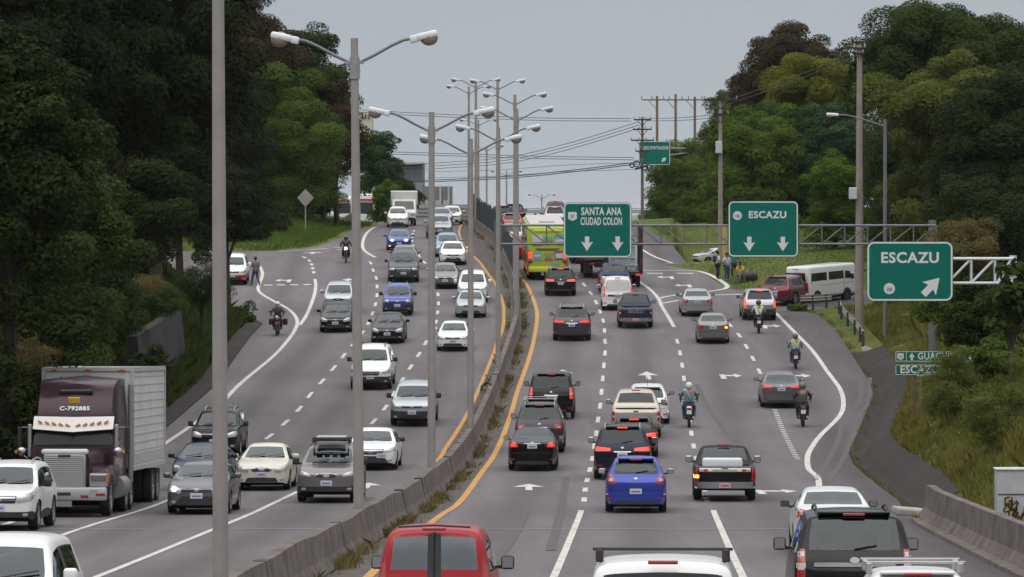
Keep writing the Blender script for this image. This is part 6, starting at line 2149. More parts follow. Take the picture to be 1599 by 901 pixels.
def minibus_build(root, c):
    W, L, H = 1.72, 4.9, 2.12
    r_, f_ = -L / 2, L / 2
    for sx in (-1, 1):
        for y, ln in ((-1.35, 1.5), (.30, 1.45)):
            s_ = MB(); s_.rbox((sx * (W / 2 - .012), y, 1.50), (.05, ln, .48), .05); s_.build("side_window", M_GL_DARKBUS, root)
        s_ = MB(); s_.prism([(1.15, 1.27), (1.86, 1.27), (1.62, 1.66), (1.18, 1.72)], 'x', sx * (W / 2 - .03), sx * (W / 2 + .012)); s_.build("side_window", M_GL_DARKBUS, root)
        t_ = MB(); t_.rbox((sx * (W / 2 - .08), r_ + .02, .98), (.13, .06, .46), .03); t_.build("tail_lamp", M_TAIL, root)
        m_ = MB(); m_.rbox((sx * (W / 2 + .13), 1.72, 1.36), (.2, .1, .3), .04); m_.build("mirror", M_PLAST, root)
        d_ = MB(); d_.box((sx * (W / 2 + .003), .35, 1.02), (.012, 3.6, .025)); d_.build("side_moulding", mat("trim_grey", (.3, .3, .3), .5), root)
        d_ = MB(); d_.box((sx * (W / 2 + .003), 1.08, 1.0), (.010, .02, 1.2)); d_.build("door_seam", M_DARK, root)
    g_ = MB(); g_.rbox((0, r_ + .005, 1.52), (1.36, .05, .52), .06); g_.build("rear_window", M_GL_DARKBUS, root)
    b = MB(); b.rbox((0, r_ - .02, .48), (1.66, .16, .26), .05); b.build("bumper", PAINT['white'], root)
    b = MB(); b.rbox((0, r_ - .0, .88), (.5, .05, .16), .02); b.build("number_plate", M_PLATE, root)
    b = MB(); b.rbox((0, r_ + .03, 1.98), (.4, .05, .05), .02); b.build("high_brake_lamp", M_TAIL, root)
    u = MB(); u.box((0, 0, .36), (1.5, L - .5, .3)); u.build("chassis", M_UNDER, root)
    for y in (-1.55, 1.35):
        a = MB()
        for sx in (-1, 1): a.lathe([(sx * (W / 2 - .2), .40), (sx * (W / 2 + .004), .40), (sx * (W / 2 + .004), .02)], 'x', (0, y, .34), 20)
        a.build("wheel_arch", M_UNDER, root)
        for sx in (-1, 1): add_wheel(root, sx * (W / 2 - .09), y, .34, .21, 6)
    # sloping nose
    n = MB(); n.prism([(f_ - .7, .36), (f_ + .06, .40), (f_ + .05, .95), (f_ - .25, 1.18), (f_ - .78, 2.0), (f_ - 1.0, 2.05)], 'x', -W / 2 + .08, W / 2 - .08)
    no = n.build("nose", PAINT['white'], root)
coach("minibus", "white high-roofed minibus turning right behind the guard rail", "minibus", 4.5, 1.72, 2.12, PAINT['white'], minibus_build, 1258, 466, 1, -1.55, d=263.5, yaw=-.70, r=.16, z0=.34)

def box_lorry():
    root = empty("box_lorry")
    tag(root, "small white box lorry at the crest behind the white minivan", "lorry")
    b = MB(); b.rbox((0, -1.6, 1.75), (2.15, 4.0, 1.95), .05); b.build("cargo_box", mat("box_white", (.60, .60, .58), .5, noise=.08), root)
    c = MB(); c.prism([(.45, .55), (1.9, .55), (1.95, 1.05), (1.75, 1.25), (1.35, 2.05), (.45, 2.12)], 'x', -.92, .92); co = c.build("cab", PAINT['white'], root)
    w = MB(); w.add([(-.8, 1.735, 1.32), (.8, 1.735, 1.32), (.74, 1.415, 1.96), (-.74, 1.415, 1.96)], [(0, 1, 2, 3)]); w.build("windscreen", M_GL_DARKBUS, root)
    for sx in (-1, 1):
        h_ = MB(); h_.rbox((sx * .7, 1.94, .92), (.3, .05, .17), .04); h_.build("headlamp", M_HEAD, root)
        m_ = MB(); m_.rbox((sx * 1.1, 1.35, 1.5), (.18, .09, .34), .03); m_.build("mirror", M_PLAST, root)
    u = MB(); u.box((0, -.8, .6), (.9, 5.2, .24)); u.box((0, 1.9, .55), (1.7, .1, .2)); u.build("chassis", M_UNDER, root)
    wheel_set(root, 1.1, .84, .37, .2); wheel_set(root, -2.4, .86, .37, .2, True)
    place(root, 631, 352.5, -1, 1.1)
box_lorry()

def dump_truck():
    root = empty("dump_truck")
    tag(root, "dusty brown tipper lorry below the SANTA ANA sign", "lorry")
    B = PAINT['brown']
    b = MB(); b.prism([(-1.1, 1.15), (1.1, 1.15), (1.22, 2.35), (-1.22, 2.35)], 'y', -3.2, 1.0); b.build("tipper_body", B, root)
    r_ = MB()
    for x in (-.9, -.3, .3, .9): r_.box((x, -3.24, 1.75), (.09, .08, 1.2))
    r_.box((0, -3.24, 2.36), (2.5, .1, .1)); r_.box((0, -3.24, 1.18), (2.3, .1, .1)); r_.build("tailgate_ribs", mat("brown_rib", (.09, .055, .04), .7), root)
    for sx in (-1, 1):
        for k, (x, m) in enumerate(((.35, M_SIGNW), (.62, M_BRAKE_DIM))):
            t_ = MB(); t_.box((sx * x, -3.29, 1.62), (.22, .02, .09)); t_.build("reflective_strip", m, root)
        l = MB(); l.rbox((sx * .62, -3.2, .88), (.36, .06, .14), .02); l.build("tail_lamp", M_TAIL, root)
        f_ = MB(); f_.box((sx * .9, -2.95, .62), (.5, .03, .6)); f_.build("mud_flap", M_PLAST, root)
    c = MB(); c.rbox((0, 2.0, 1.65), (2.2, 1.7, 2.0), .12); autosmooth(c.build("cab", PAINT['warm_grey'], root))
    u = MB(); u.box((0, -.6, .85), (.95, 6.4, .3)); u.box((0, -3.15, .95), (2.0, .08, .22)); u.build("chassis", M_UNDER, root)
    p = MB(); p.box((.25, -3.25, .95), (.4, .02, .17)); p.build("number_plate", M_PLATE_R, root)
    wheel_set(root, -2.1, .98, .48, .26, True); wheel_set(root, 2.1, .98, .48, .26)
    place(root, 939, 433, 1, -2.1)
dump_truck()

def glass_lorry():
    root = empty("glass_lorry")
    tag(root, "flatbed lorry carrying upright panes of glass on a black frame", "lorry")
    u = MB(); u.box((0, -.4, .85), (2.1, 5.6, .18)); u.build("flatbed", M_DARK, root)
    f_ = MB()
    for x in (-1.02, 1.02):
        for y in (-3.1, -1.2, .7): f_.box((x, y, 2.3), (.16, .12, 2.9))
        f_.box((x, -1.2, 3.7), (.16, 4.0, .12)); f_.box((x, -1.2, 1.1), (.16, 4.0, .14))
    f_.build("upright_frame", M_DARK, root)
    g_ = MB()
    for k in range(3): g_.box((-.72 + .56 * k, -1.2, 2.1), (.03, 3.4, 2.2), (0, .10, 0))
    g_.build("glass_panes", mat("stacked_glass", (.22, .32, .31), .08, spec=.8), root)
    m = MB(); m.box((-.1, -3.0, 2.0), (1.5, .03, 2.0)); m.build("rear_pane", mat("rear_glass_sheet", (.30, .37, .36), .12, spec=.8), root)
    rr = MB()
    for z in (1.35, 1.8, 2.5): rr.box((-.1, -3.05, z), (1.7, .05, .05))
    for x in (-.5, .25): rr.box((x, -3.05, 2.0), (.05, .05, 1.9))
    rr.build("pane_braces", mat("brace_white", (.5, .5, .5), .5), root)
    for z, h in ((1.6, .3), (2.9, .25)):
        b = MB(); b.box((1.02, -3.18, z), (.14, .02, h * .8)); b.build("red_marker", M_TAIL, root)
    for sx in (-1, 1):
        l = MB(); l.rbox((sx * .82, -3.22, .78), (.3, .06, .12), .02); l.build("tail_lamp", M_BRAKE_DIM, root)
    c = MB(); c.rbox((0, 2.9, 1.55), (1.95, 1.5, 1.9), .12); autosmooth(c.build("cab", PAINT['white'], root))
    ch = MB(); ch.box((0, 0, .62), (.9, 6.3, .24)); ch.build("chassis", M_UNDER, root)
    for sx in (-1, 1):
        m_ = MB(); m_.tube([(sx * .95, 3.2, 1.7), (sx * 1.3, 3.2, 1.7)], .02, 5); m_.rbox((sx * 1.32, 3.2, 1.62), (.1, .08, .34), .02); m_.build("mirror", M_PLAST, root)
    wheel_set(root, -2.2, .86, .40, .22, True); wheel_set(root, 2.9, .86, .40, .22)
    place(root, 974, 448, 1, -2.2)
glass_lorry()
# ------------------------------------------------------------------ people and motorcycles
M_SKIN = mat("skin_brown", (.20, .115, .075), .6)
M_HAIR = mat("hair_black", (.012, .010, .009), .7)
def cloth(k, c): return mat("cloth_" + k, c, .9, noise=.15, nscale=5)
def skin_mesh(name, verts, edges, radii, m, parent, lev=2, root_i=0):
    me = bpy.data.meshes.new(name)
    me.from_pydata([tuple(v) for v in verts], edges, [])
    me.materials.append(m)
    o = bpy.data.objects.new(name, me)
    C.objects.link(o)
    md = o.modifiers.new("skin", 'SKIN')
    for i, r in enumerate(radii):
        me.skin_vertices[0].data[i].radius = (r, r) if not isinstance(r, tuple) else r
        me.skin_vertices[0].data[i].use_root = (i == root_i)
    md.use_smooth_shade = True
    ss = o.modifiers.new("sub", 'SUBSURF'); ss.levels = lev; ss.render_levels = lev
    if parent: o.parent = parent
    return o
def person(label, J, shirt, trousers, hair='hair', helmet=None, sash=None, bag=None, scale=1.0, shoes=None, sleeves='short'):
    """J: joints in the person's own frame, +y is the way they face"""
    root = empty("person")
    tag(root, label, "person")
    J = {k: Vector(v) * scale for k, v in J.items()}
    names = ['pelvis', 'waist', 'chest', 'neck', 'head', 'crown', 'nose']
    V, R, E = [], [], []
    ix = {}
    def add(n, p, r, frm=None):
        ix[n] = len(V); V.append(p); R.append(r * scale)
        if frm is not None: E.append((ix[frm], ix[n]))
    up = (J['head'] - J['neck']).normalized()
    add('pelvis', J['pelvis'], .125)
    add('waist', J['pelvis'].lerp(J['chest'], .5), .115, 'pelvis')
    add('chest', J['chest'], .135, 'waist')
    add('neck', J['neck'], .052, 'chest')
    add('head', J['head'], .088, 'neck')
    add('crown', J['head'] + up * .10 * scale, .070, 'head')
    fwd = Vector(J.get('face', (0, 1, 0))).normalized()
    add('nose', J['head'] + fwd * .105 * scale - up * .01, .014, 'head')
    for s in ('l', 'r'):
        add('sh' + s, J['sh' + s], .062, 'chest')
        add('el' + s, J['el' + s], .042, 'sh' + s)
        add('wr' + s, J['wr' + s], .028, 'el' + s)
        dr = (J['wr' + s] - J['el' + s]).normalized()
        add('pa' + s, J['wr' + s] + dr * .08 * scale, .034, 'wr' + s)
        side = dr.cross(Vector((1, 0, 0)))
        side = side.normalized() if side.length > .1 else Vector((0, 0, 1))
        for k in range(4):
            b_ = J['wr' + s] + dr * .085 * scale + side * (k - 1.5) * .019 * scale
            ln = (.07, .085, .08, .06)[k] * scale
            add('f%d' % k + s, b_ + dr * ln, .009, 'pa' + s)
        add('th' + s, J['wr' + s] + dr * .07 * scale + side * .055 * scale, .011, 'wr' + s)
        add('hi' + s, J['hi' + s], .092, 'pelvis')
        add('kn' + s, J['kn' + s], .062, 'hi' + s)
        add('an' + s, J['an' + s], .040, 'kn' + s)
        fd = Vector(J.get('ft' + s, (0, .17, -.03)))
        add('to' + s, J['an' + s] + fd, .040, 'an' + s)
    skin_mesh("body", V, E, R, M_SKIN, root)
    # clothes follow the same joints, a little larger
    def wear(nm, keys, edges, grow, m):
        mp = {k: i for i, k in enumerate(keys)}
        return skin_mesh(nm, [V[ix[k]] if isinstance(k, str) else k for k in keys], [(mp[a], mp[b]) for a, b in edges], [R[ix[k]] * grow + .012 for k in keys], m, root)
    kk = ['waist', 'pelvis', 'chest', 'shl', 'ell', 'shr', 'elr']
    ee = [('waist', 'pelvis'), ('waist', 'chest'), ('chest', 'shl'), ('shl', 'ell'), ('chest', 'shr'), ('shr', 'elr')]
    if sleeves == 'long':
        kk += ['wrl', 'wrr']; ee += [('ell', 'wrl'), ('elr', 'wrr')]
    wear("shirt", kk, ee, 1.12, shirt)
    wear("trousers", ['pelvis', 'hil', 'knl', 'anl', 'hir', 'knr', 'anr'], [('pelvis', 'hil'), ('hil', 'knl'), ('knl', 'anl'), ('pelvis', 'hir'), ('hir', 'knr'), ('knr', 'anr')], 1.10, trousers)
    for s in ('l', 'r'):
        skin_mesh("shoe", [V[ix['an' + s]] - Vector((0, 0, .03)), V[ix['to' + s]]], [(0, 1)], [.05 * scale, .048 * scale], shoes or M_PLAST, root, 1)
    if helmet:
        h_ = MB(); c = J['head'] + up * .035 * scale
        h_.sphere(c, .155 * scale, 16, (.95, 1.05, 1.0)); ho = h_.build("helmet", helmet, root, True)
        v_ = MB(); v_.sphere(c + fwd * .05 * scale, .122 * scale, 12, (.95, 1.0, .55)); v_.build("visor", M_DARK, ho, True)
    else:
        h_ = MB(); h_.sphere(J['head'] + up * .055 * scale - fwd * .022 * scale, .112 * scale, 12, (.95, 1.0, .95)); h_.build("hair", M_HAIR, root, True)
        e_ = MB()
        for sx in (-1, 1):
            e_.sphere(J['head'] + fwd * .085 * scale + Vector((sx * .034 * scale, 0, .018 * scale)), .013 * scale, 6)
        e_.build("eye", M_DARK, root, True)
    if sash is not None:
        back = J['chest'] - fwd * .15 * scale
        s_ = MB()
        a = J['shl'].lerp(J['neck'], .45) - fwd * .06 * scale + Vector((0, 0, .06 * scale)); b_ = J['hir'].lerp(J['pelvis'], .3) - fwd * .16 * scale + Vector((0, 0, .12))
        s_.tube([a, (a + b_) / 2 - fwd * .115 * scale, b_], .028 * scale, 6)
        s_.build("sash", sash, root, True)
    if bag is not None:
        b = MB(); cc = J['chest'] - fwd * .21 * scale - Vector((0, 0, .05)); b.rbox(cc, (.28 * scale, .16 * scale, .40 * scale), .06); b.build("backpack", bag, root)
    return root
STAND = dict(pelvis=(0, 0, .93), chest=(0, 0, 1.30), neck=(0, .01, 1.46), head=(0, .02, 1.60), shl=(-.19, 0, 1.39), ell=(-.25, .02, 1.12), wrl=(-.24, .12, .90), shr=(.19, 0, 1.39), elr=(.25, .02, 1.12), wrr=(.24, .10, .89),
             hil=(-.09, 0, .88), knl=(-.10, .03, .48), anl=(-.11, 0, .09), hir=(.09, 0, .88), knr=(.10, .03, .48), anr=(.11, 0, .09))
def with_(base, **k):
    d = dict(base); d.update(k); return d
def stand_at(o, px, py, d, face, dz=0.0):
    p = at(px, py) if d is None else Vector((x_at(px, d), d, ground_z(x_at(px, d), d)))
    o.location = (p.x, p.y, p.z + dz); o.rotation_euler = (0, 0, face)
W_ = cloth("white", (.55, .55, .57)); DK = cloth("dark", (.02, .02, .024)); JE = cloth("jeans", (.035, .055, .12)); GRY = cloth("grey", (.14, .14, .15)); YEL = cloth("yellow", (.50, .38, .05)); TEA = cloth("teal", (.03, .16, .14)); LIL = cloth("lilac", (.38, .40, .52)); CHK = cloth("check", (.10, .12, .16)); OLV = cloth("olive", (.045, .048, .035))
# the group by the transformer pole
p = person("person in a white shirt with a dark backpack by the roadside pole", with_(STAND, wrl=(-.14, .26, 1.05), wrr=(.2, .24, 1.02)), W_, DK, bag=cloth("navy", (.02, .03, .07)))
stand_at(p, 1120.5, 0, 283, -1.2)
p = person("person in a pale lilac top and blue jeans, second in the group by the pole", with_(STAND, elr=(.3, .05, 1.16), wrr=(.16, .2, 1.08)), LIL, JE)
stand_at(p, 1135, 0, 281, -2.6)
p = person("person in a teal top and dark trousers beside the yellow-shirted one", with_(STAND), TEA, DK)
stand_at(p, 1146, 0, 283, 3.0)
SIT = dict(pelvis=(0, 0, .50), chest=(0, .06, .88), neck=(0, .09, 1.04), head=(0, .12, 1.18), shl=(-.19, .06, .97), ell=(-.24, .18, .74), wrl=(-.16, .40, .62), shr=(.19, .06, .97), elr=(.24, .18, .74), wrr=(.16, .40, .62),
           hil=(-.10, .02, .48), knl=(-.14, .44, .50), anl=(-.15, .42, .09), hir=(.10, .02, .48), knr=(.14, .44, .50), anr=(.15, .42, .09))
p = person("person in a yellow shirt and grey trousers sitting at the end", SIT, YEL, GRY)
stand_at(p, 1157, 0, 279, 2.6)
b = MB(); b.sphere((0, 0, .26), .5, 14, (1.1, .7, .75)); b.sphere((-.3, 0, .18), .35, 12, (1, .8, .8)); b.tube([(0.05, 0, .55), (.1, 0, .72)], [.12, .05], 8)
o = b.build("sack", mat("black_sack", (.02, .02, .022), .5, noise=.2)); autosmooth(o)
o.location = (x_at(1170, 280), 280, ground_z(x_at(1170, 280), 280)); tag(o, "black bulging sack on the grass beside the sitting yellow-shirted person", "sack")
b = MB(); b.rbox((0, 0, .2), (.5, .4, .42), .05); o = b.build("stool", cloth("crate", (.12, .09, .06))); o.location = (x_at(1158, 279.3), 279.3, ground_z(x_at(1158, 279.3), 279.3)); tag(o, "low box seat under the yellow-shirted person", "seat")
p = person("person in checked shirt and jeans walking beside the red and white parked car", with_(STAND, knl=(-.12, .18, .50), anl=(-.14, .22, .09), knr=(.12, .02, .48), anr=(.16, -.28, .10), wrl=(-.26, -.1, .92)), CHK, JE, shoes=cloth("red_shoe", (.3, .03, .03)))
stand_at(p, 399, 446, None, .5)
# drivers behind the two nearest windscreens
def driver(label, car_label, x, y, zseat, shirt):
    r = [o for o in C.objects if o.get("label") == car_label][0]
    J = dict(pelvis=(0, 0, .12), chest=(0, -.06, .50), neck=(0, -.05, .66), head=(0, -.03, .80), shl=(-.2, -.04, .58), ell=(-.26, .16, .36), wrl=(-.16, .42, .48), shr=(.2, -.04, .58), elr=(.26, .16, .36), wrr=(.16, .42, .48),
             hil=(-.1, .04, .10), knl=(-.13, .46, .16), anl=(-.13, .78, -.12), hir=(.1, .04, .10), knr=(.13, .46, .16), anr=(.13, .78, -.12))
    p = person(label, J, shirt, DK)
    bpy.context.view_layer.update()
    p.matrix_world = r.matrix_world @ Matrix.Translation((x, y, zseat))
driver("person in a dark shirt driving the white SUV at the bottom left corner", "white SUV cut off by the bottom left corner, driver visible behind the windscreen", -.38, .10, .66, DK)
driver("person driving the white SUV at the left edge beside the purple lorry", "white SUV at the left edge in front of the purple lorry", -.38, .10, .66, GRY)

def motorcycle(label, tank, px, py, sgn, scale=1.0, lit=False, big=False, d=None):
    root = empty("motorcycle")
    tag(root, label, "motorcycle")
    T = PAINT[tank]
    for y, wd_ in ((.62, .09), (-.62, .12)):
        tb = MB(); tb.lathe([(-wd_ * .5, .22), (-wd_ * .5, .28), (0, .31), (wd_ * .5, .28), (wd_ * .5, .22)], 'x', (0, y, .31), 20)
        to = tb.build("wheel", M_TYRE, root); autosmooth(to)
        hb = MB(); hb.lathe([(-.06, .05), (.06, .05)], 'x', (0, y, .31), 10)
        for k in range(5):
            a = k * 2 * PI / 5; hb.tube([(0, y, .31), (0, y + .22 * math.cos(a), .31 + .22 * math.sin(a))], .014, 5)
        hb.build("rim", M_RIM, to)
    f_ = MB()
    for sx in (-1, 1):
        f_.tube([(sx * .08, .62, .31), (sx * .09, .36, .96)], .026, 6)
        f_.tube([(sx * .09, -.62, .31), (sx * .09, -.15, .40)], .026, 6)
        f_.tube([(sx * .12, -.5, .35), (sx * .13, -.42, .68)], .03, 6)
    f_.tube([(0, .34, .92), (0, -.05, .72), (0, -.65, .78)], .035, 6)
    f_.tube([(0, .32, .85), (0, .2, .35), (0, -.2, .32)], .03, 6)
    f_.build("frame", M_DARK, root)
    en = MB(); en.rbox((0, .02, .42), (.26, .38, .32), .05); en.build("engine", mat("engine_metal", (.10, .10, .10), .45, .6), root)
    ex = MB(); ex.tube([(.12, .2, .34), (.16, -.2, .28), (.17, -.7, .40)], [.03, .035, .05], 8); ex.build("exhaust", M_SATIN, root)
    tk = MB(); tk.sphere((0, .12, .84), .2, 14, (.78, 1.35, .72)); tk.build("tank", T, root, True)
    st = MB(); st.rbox((0, -.40, .80), (.26, .74, .11), .045); autosmooth(st.build("seat", M_PLAST, root))
    tl = MB(); tl.rbox((0, -.80, .78), (.2, .16, .12), .04); tl.build("tail_cowl", T, root)
    tl = MB(); tl.rbox((0, -.89, .76), (.16, .03, .07), .015); tl.build("tail_lamp", M_TAIL, root)
    pl = MB(); pl.box((0, -.90, .62), (.19, .015, .15)); pl.build("number_plate", M_SIGNW, root)
    hl = MB(); hl.sphere((0, .50, .94), .105, 12, (1, .8, 1)); hl.build("headlamp", M_HEAD_LIT if lit else M_HEAD, root, True)
    hb = MB(); hb.tube([(-.36, .16, 1.04), (-.18, .32, 1.05), (.18, .32, 1.05), (.36, .16, 1.04)], .016, 6); hb.build("handlebar", M_DARK, root)
    for sx in (-1, 1):
        m_ = MB(); m_.tube([(sx * .25, .26, 1.05), (sx * .34, .26, 1.2)], .009, 5); m_.sphere((sx * .36, .26, 1.23), .06, 8, (1, .35, .7)); m_.build("mirror", M_PLAST, root)
    fd = MB(); fd.tube([(0, .86, .62), (0, .64, .66), (0, .40, .60)], [.05, .07, .05], 8); fd.build("mudguard", T, root)
    fp = MB(); fp.tube([(-.22, -.05, .30), (.22, -.05, .30)], .018, 6); fp.build("foot_peg", M_DARK, root)
    if big:
        for sx in (-1, 1):
            q = MB(); q.rbox((sx * .36, -.62, .66), (.24, .42, .34), .06); q.build("pannier", M_DARK, root)
    place(root, px, py, sgn, -.62 if sgn > 0 else .62, 0, d)
    root.scale = (scale,) * 3
    return root
RIDE = dict(pelvis=(0, -.28, .92), chest=(0, -.14, 1.28), neck=(0, -.08, 1.42), head=(0, -.03, 1.56), shl=(-.2, -.12, 1.36), ell=(-.33, .04, 1.16), wrl=(-.33, .13, 1.06), shr=(.2, -.12, 1.36), elr=(.33, .04, 1.16), wrr=(.33, .13, 1.06),
            hil=(-.11, -.24, .88), knl=(-.21, .16, .74), anl=(-.20, -.06, .38), hir=(.11, -.24, .88), knr=(.21, .16, .74), anr=(.20, -.06, .38))
def rider(label, moto, shirt, trousers, helmet, sash=None, sleeves='long', J=RIDE):
    p = person(label, J, shirt, trousers, helmet=helmet, sash=sash, sleeves=sleeves)
    bpy.context.view_layer.update()
    p.matrix_world = moto.matrix_world.copy()
    return p
HW = mat("helmet_white", (.6, .6, .6), .25, coat=.4); HB = mat("helmet_black", (.015, .015, .016), .25, coat=.4); HG = mat("helmet_grey", (.12, .12, .12), .3)
LIME = mat("lime_reflective", (.42, .58, .05), .6); TEALS = mat("teal_strap", (.05, .32, .42), .7)
m = motorcycle("motorcycle with a white helmeted rider in the middle of the right carriageway", 'white', 1076, 668, 1, 1.02)
rider("person in a grey shirt with a teal strap and white helmet riding a motorcycle", m, GRY, JE, HW, TEALS)
m = motorcycle("dark motorcycle beside the grey sedan in the right lane", 'black', 1254, 667, 1)
rider("person in a dark olive jacket and black helmet riding beside the grey sedan", m, OLV, DK, HG)
m = motorcycle("motorcycle near the right edge line ridden with a lime sash", 'charcoal', 1242.5, 577, 1, .95)
rider("person with a lime diagonal sash riding near the right edge line", m, cloth("pale_grey", (.34, .34, .36)), JE, HG, LIME)
m = motorcycle("motorcycle right behind the silver hatch with lit brake lamps", 'black', 1185, 521, 1, .98)
rider("person in a white shirt with a lime sash riding behind the silver hatch", m, W_, DK, mat("helmet_red_brown", (.10, .03, .03), .3), LIME)
m = motorcycle("touring motorcycle with side boxes on the left shoulder by the white edge line", 'red', 432, 525, -1, 1.0, big=True)
rider("person in black gear with a white helmet riding on the left shoulder", m, cloth("bw", (.05, .05, .055)), DK, HW, mat("lime_reflective", (.42, .58, .05), .6))
m = motorcycle("motorcycle with a bright headlamp leaving by the left exit lane", 'black', 540, 411, -1, 1.0, lit=True)
rider("person all in black with a black helmet riding in the left exit lane", m, DK, DK, HB)

# ------------------------------------------------------------------ odds and ends on the verge
b = MB(); b.prism([(-.2, 0), (.25, 0), (.3, .12), (.0, .26), (-.25, .15)], 'y', -.2, .2); o = b.build("stone_block", mat("white_rubble", (.45, .44, .42), .8, noise=.2))
x, d = x_at(1353, 226), 226
o.location = (x, d, ground_z(x, d)); tag(o, "small white rubble block lying beside the drainage channel", "rubble")
b = MB(); b.rbox((0, 0, .08), (1.1, .5, .22), .06, (.1, .1, .4)); b.rbox((.7, .3, .1), (.5, .4, .3), .08, (.3, .2, 1)); o = b.build("broken_concrete", M_CONC_L)
d = 125; x = x_at(1425, d); o.location = (x, d, ground_z(x, d)); tag(o, "broken pale concrete slab at the near end of the right barrier", "rubble")
b = MB(); b.tube(catmull([(.15, 0, 0), (.1, .1, .28), (-.05, .2, .36), (-.25, .1, .22), (-.3, 0, 0)], 4), .06, 6); o = b.build("black_hose", M_DARK)
o.location = (xm(196) - .1, 196, zr(196) + .62); tag(o, "black flexible conduit looping over the broken median barrier", "conduit")
# ------------------------------------------------------------------ trees and undergrowth
def leaf_material(name, c1, c2, trans=.25, nscale=.6):
    if name in _mats: return _mats[name]
    m = bpy.data.materials.new(name)
    m.use_nodes = True
    nt = m.node_tree
    for n in list(nt.nodes): nt.nodes.remove(n)
    out = nt.nodes.new("ShaderNodeOutputMaterial")
    geo = nt.nodes.new("ShaderNodeNewGeometry")
    tc = nt.nodes.new("ShaderNodeTexCoord")
    nz = nt.nodes.new("ShaderNodeTexNoise"); nz.inputs["Scale"].default_value = nscale; nz.inputs["Detail"].default_value = 3
    nt.links.new(tc.outputs["Object"], nz.inputs["Vector"])
    ad = nt.nodes.new("ShaderNodeMath"); ad.operation = 'MULTIPLY_ADD'
    ad.inputs[1].default_value = .45
    nt.links.new(geo.outputs["Random Per Island"], ad.inputs[0])
    ms_ = nt.nodes.new("ShaderNodeMapRange"); ms_.inputs["From Min"].default_value = .32; ms_.inputs["From Max"].default_value = .68
    ms_.inputs["To Min"].default_value = 0; ms_.inputs["To Max"].default_value = .55
    nt.links.new(nz.outputs["Fac"], ms_.inputs["Value"])
    nt.links.new(ms_.outputs[0], ad.inputs[2])
    r = nt.nodes.new("ShaderNodeValToRGB")
    r.color_ramp.elements[0].color = (*c1, 1)
    r.color_ramp.elements[1].color = (*c2, 1)
    nt.links.new(ad.outputs[0], r.inputs[0])
    df = nt.nodes.new("ShaderNodeBsdfPrincipled"); df.inputs["Roughness"].default_value = .85; df.inputs["Specular IOR Level"].default_value = .08
    tr = nt.nodes.new("ShaderNodeBsdfTranslucent")
    mx = nt.nodes.new("ShaderNodeMixShader"); mx.inputs[0].default_value = trans
    nt.links.new(r.outputs[0], df.inputs["Base Color"]); nt.links.new(r.outputs[0], tr.inputs["Color"])
    nt.links.new(df.outputs[0], mx.inputs[1]); nt.links.new(tr.outputs[0], mx.inputs[2])
    nt.links.new(mx.outputs[0], out.inputs["Surface"])
    _mats[name] = m
    return m
M_BARK = mat("bark", (.05, .04, .032), .95, noise=.35, nscale=2.5, bump=.6)
LEAF = {
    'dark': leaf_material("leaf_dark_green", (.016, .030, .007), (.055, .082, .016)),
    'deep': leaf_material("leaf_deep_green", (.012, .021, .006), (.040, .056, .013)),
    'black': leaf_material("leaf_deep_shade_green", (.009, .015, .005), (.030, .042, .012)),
    'mid': leaf_material("leaf_mid_green", (.040, .075, .010), (.118, .170, .028)),
    'fresh': leaf_material("leaf_fresh_green", (.042, .095, .010), (.115, .185, .022), .35),
    'yellow': leaf_material("leaf_yellow_green", (.075, .095, .010), (.180, .185, .024), .35),
    'brown': leaf_material("leaf_brown_olive", (.026, .021, .010), (.070, .052, .022), .15),
    'fresh2': leaf_material("leaf_grassy_green", (.050, .080, .014), (.140, .150, .035), .3),
    'tallmid': leaf_material("leaf_bank_green", (.024, .046, .010), (.072, .100, .026), .3),
    'dry2': leaf_material("leaf_dry_olive", (.075, .070, .022), (.185, .150, .055), .3),
    'reed': leaf_material("leaf_reedy_grass", (.070, .098, .018), (.190, .200, .055), .3),
    'olive': leaf_material("leaf_olive", (.048, .058, .014), (.125, .115, .032), .3),
    'blue': leaf_material("leaf_blue_green", (.022, .056, .022), (.062, .115, .042)),
    'dry': leaf_material("leaf_dry_straw", (.10, .080, .035), (.21, .165, .075), .3),
}
def leaf_mesh(name, pos, nrm, ln, wd, m, parent, rng, droop=.0, kind=None):
    """many small leaf-shaped faces: each a kite of four corners"""
    N = len(pos)
    nrm = nrm / (np.linalg.norm(nrm, axis=1, keepdims=True) + 1e-9)
    t = rng.normal(size=(N, 3))
    t[:, 2] -= droop
    t -= nrm * (t * nrm).sum(1, keepdims=True)
    t /= (np.linalg.norm(t, axis=1, keepdims=True) + 1e-9)
    b = np.cross(nrm, t)
    s = (.65 + .7 * rng.random(N))[:, None]
    L, Wd = ln * s, wd * s
    V = np.empty((N, 4, 3), dtype=np.float32)
    V[:, 0] = pos - t * L * .5
    V[:, 1] = pos + b * Wd * .5 + t * L * .05
    V[:, 2] = pos + t * L * .5 - nrm * L * .12
    V[:, 3] = pos - b * Wd * .5 + t * L * .05
    me = bpy.data.meshes.new(name)
    me.vertices.add(N * 4)
    me.vertices.foreach_set("co", V.reshape(-1))
    me.loops.add(N * 4)
    me.loops.foreach_set("vertex_index", np.arange(N * 4, dtype=np.int32))
    me.polygons.add(N)
    me.polygons.foreach_set("loop_start", np.arange(0, N * 4, 4, dtype=np.int32))
    me.update(calc_edges=True)
    me.validate()
    me.materials.append(m)
    o = bpy.data.objects.new(name, me)
    C.objects.link(o)
    if parent: o.parent = parent
    return o
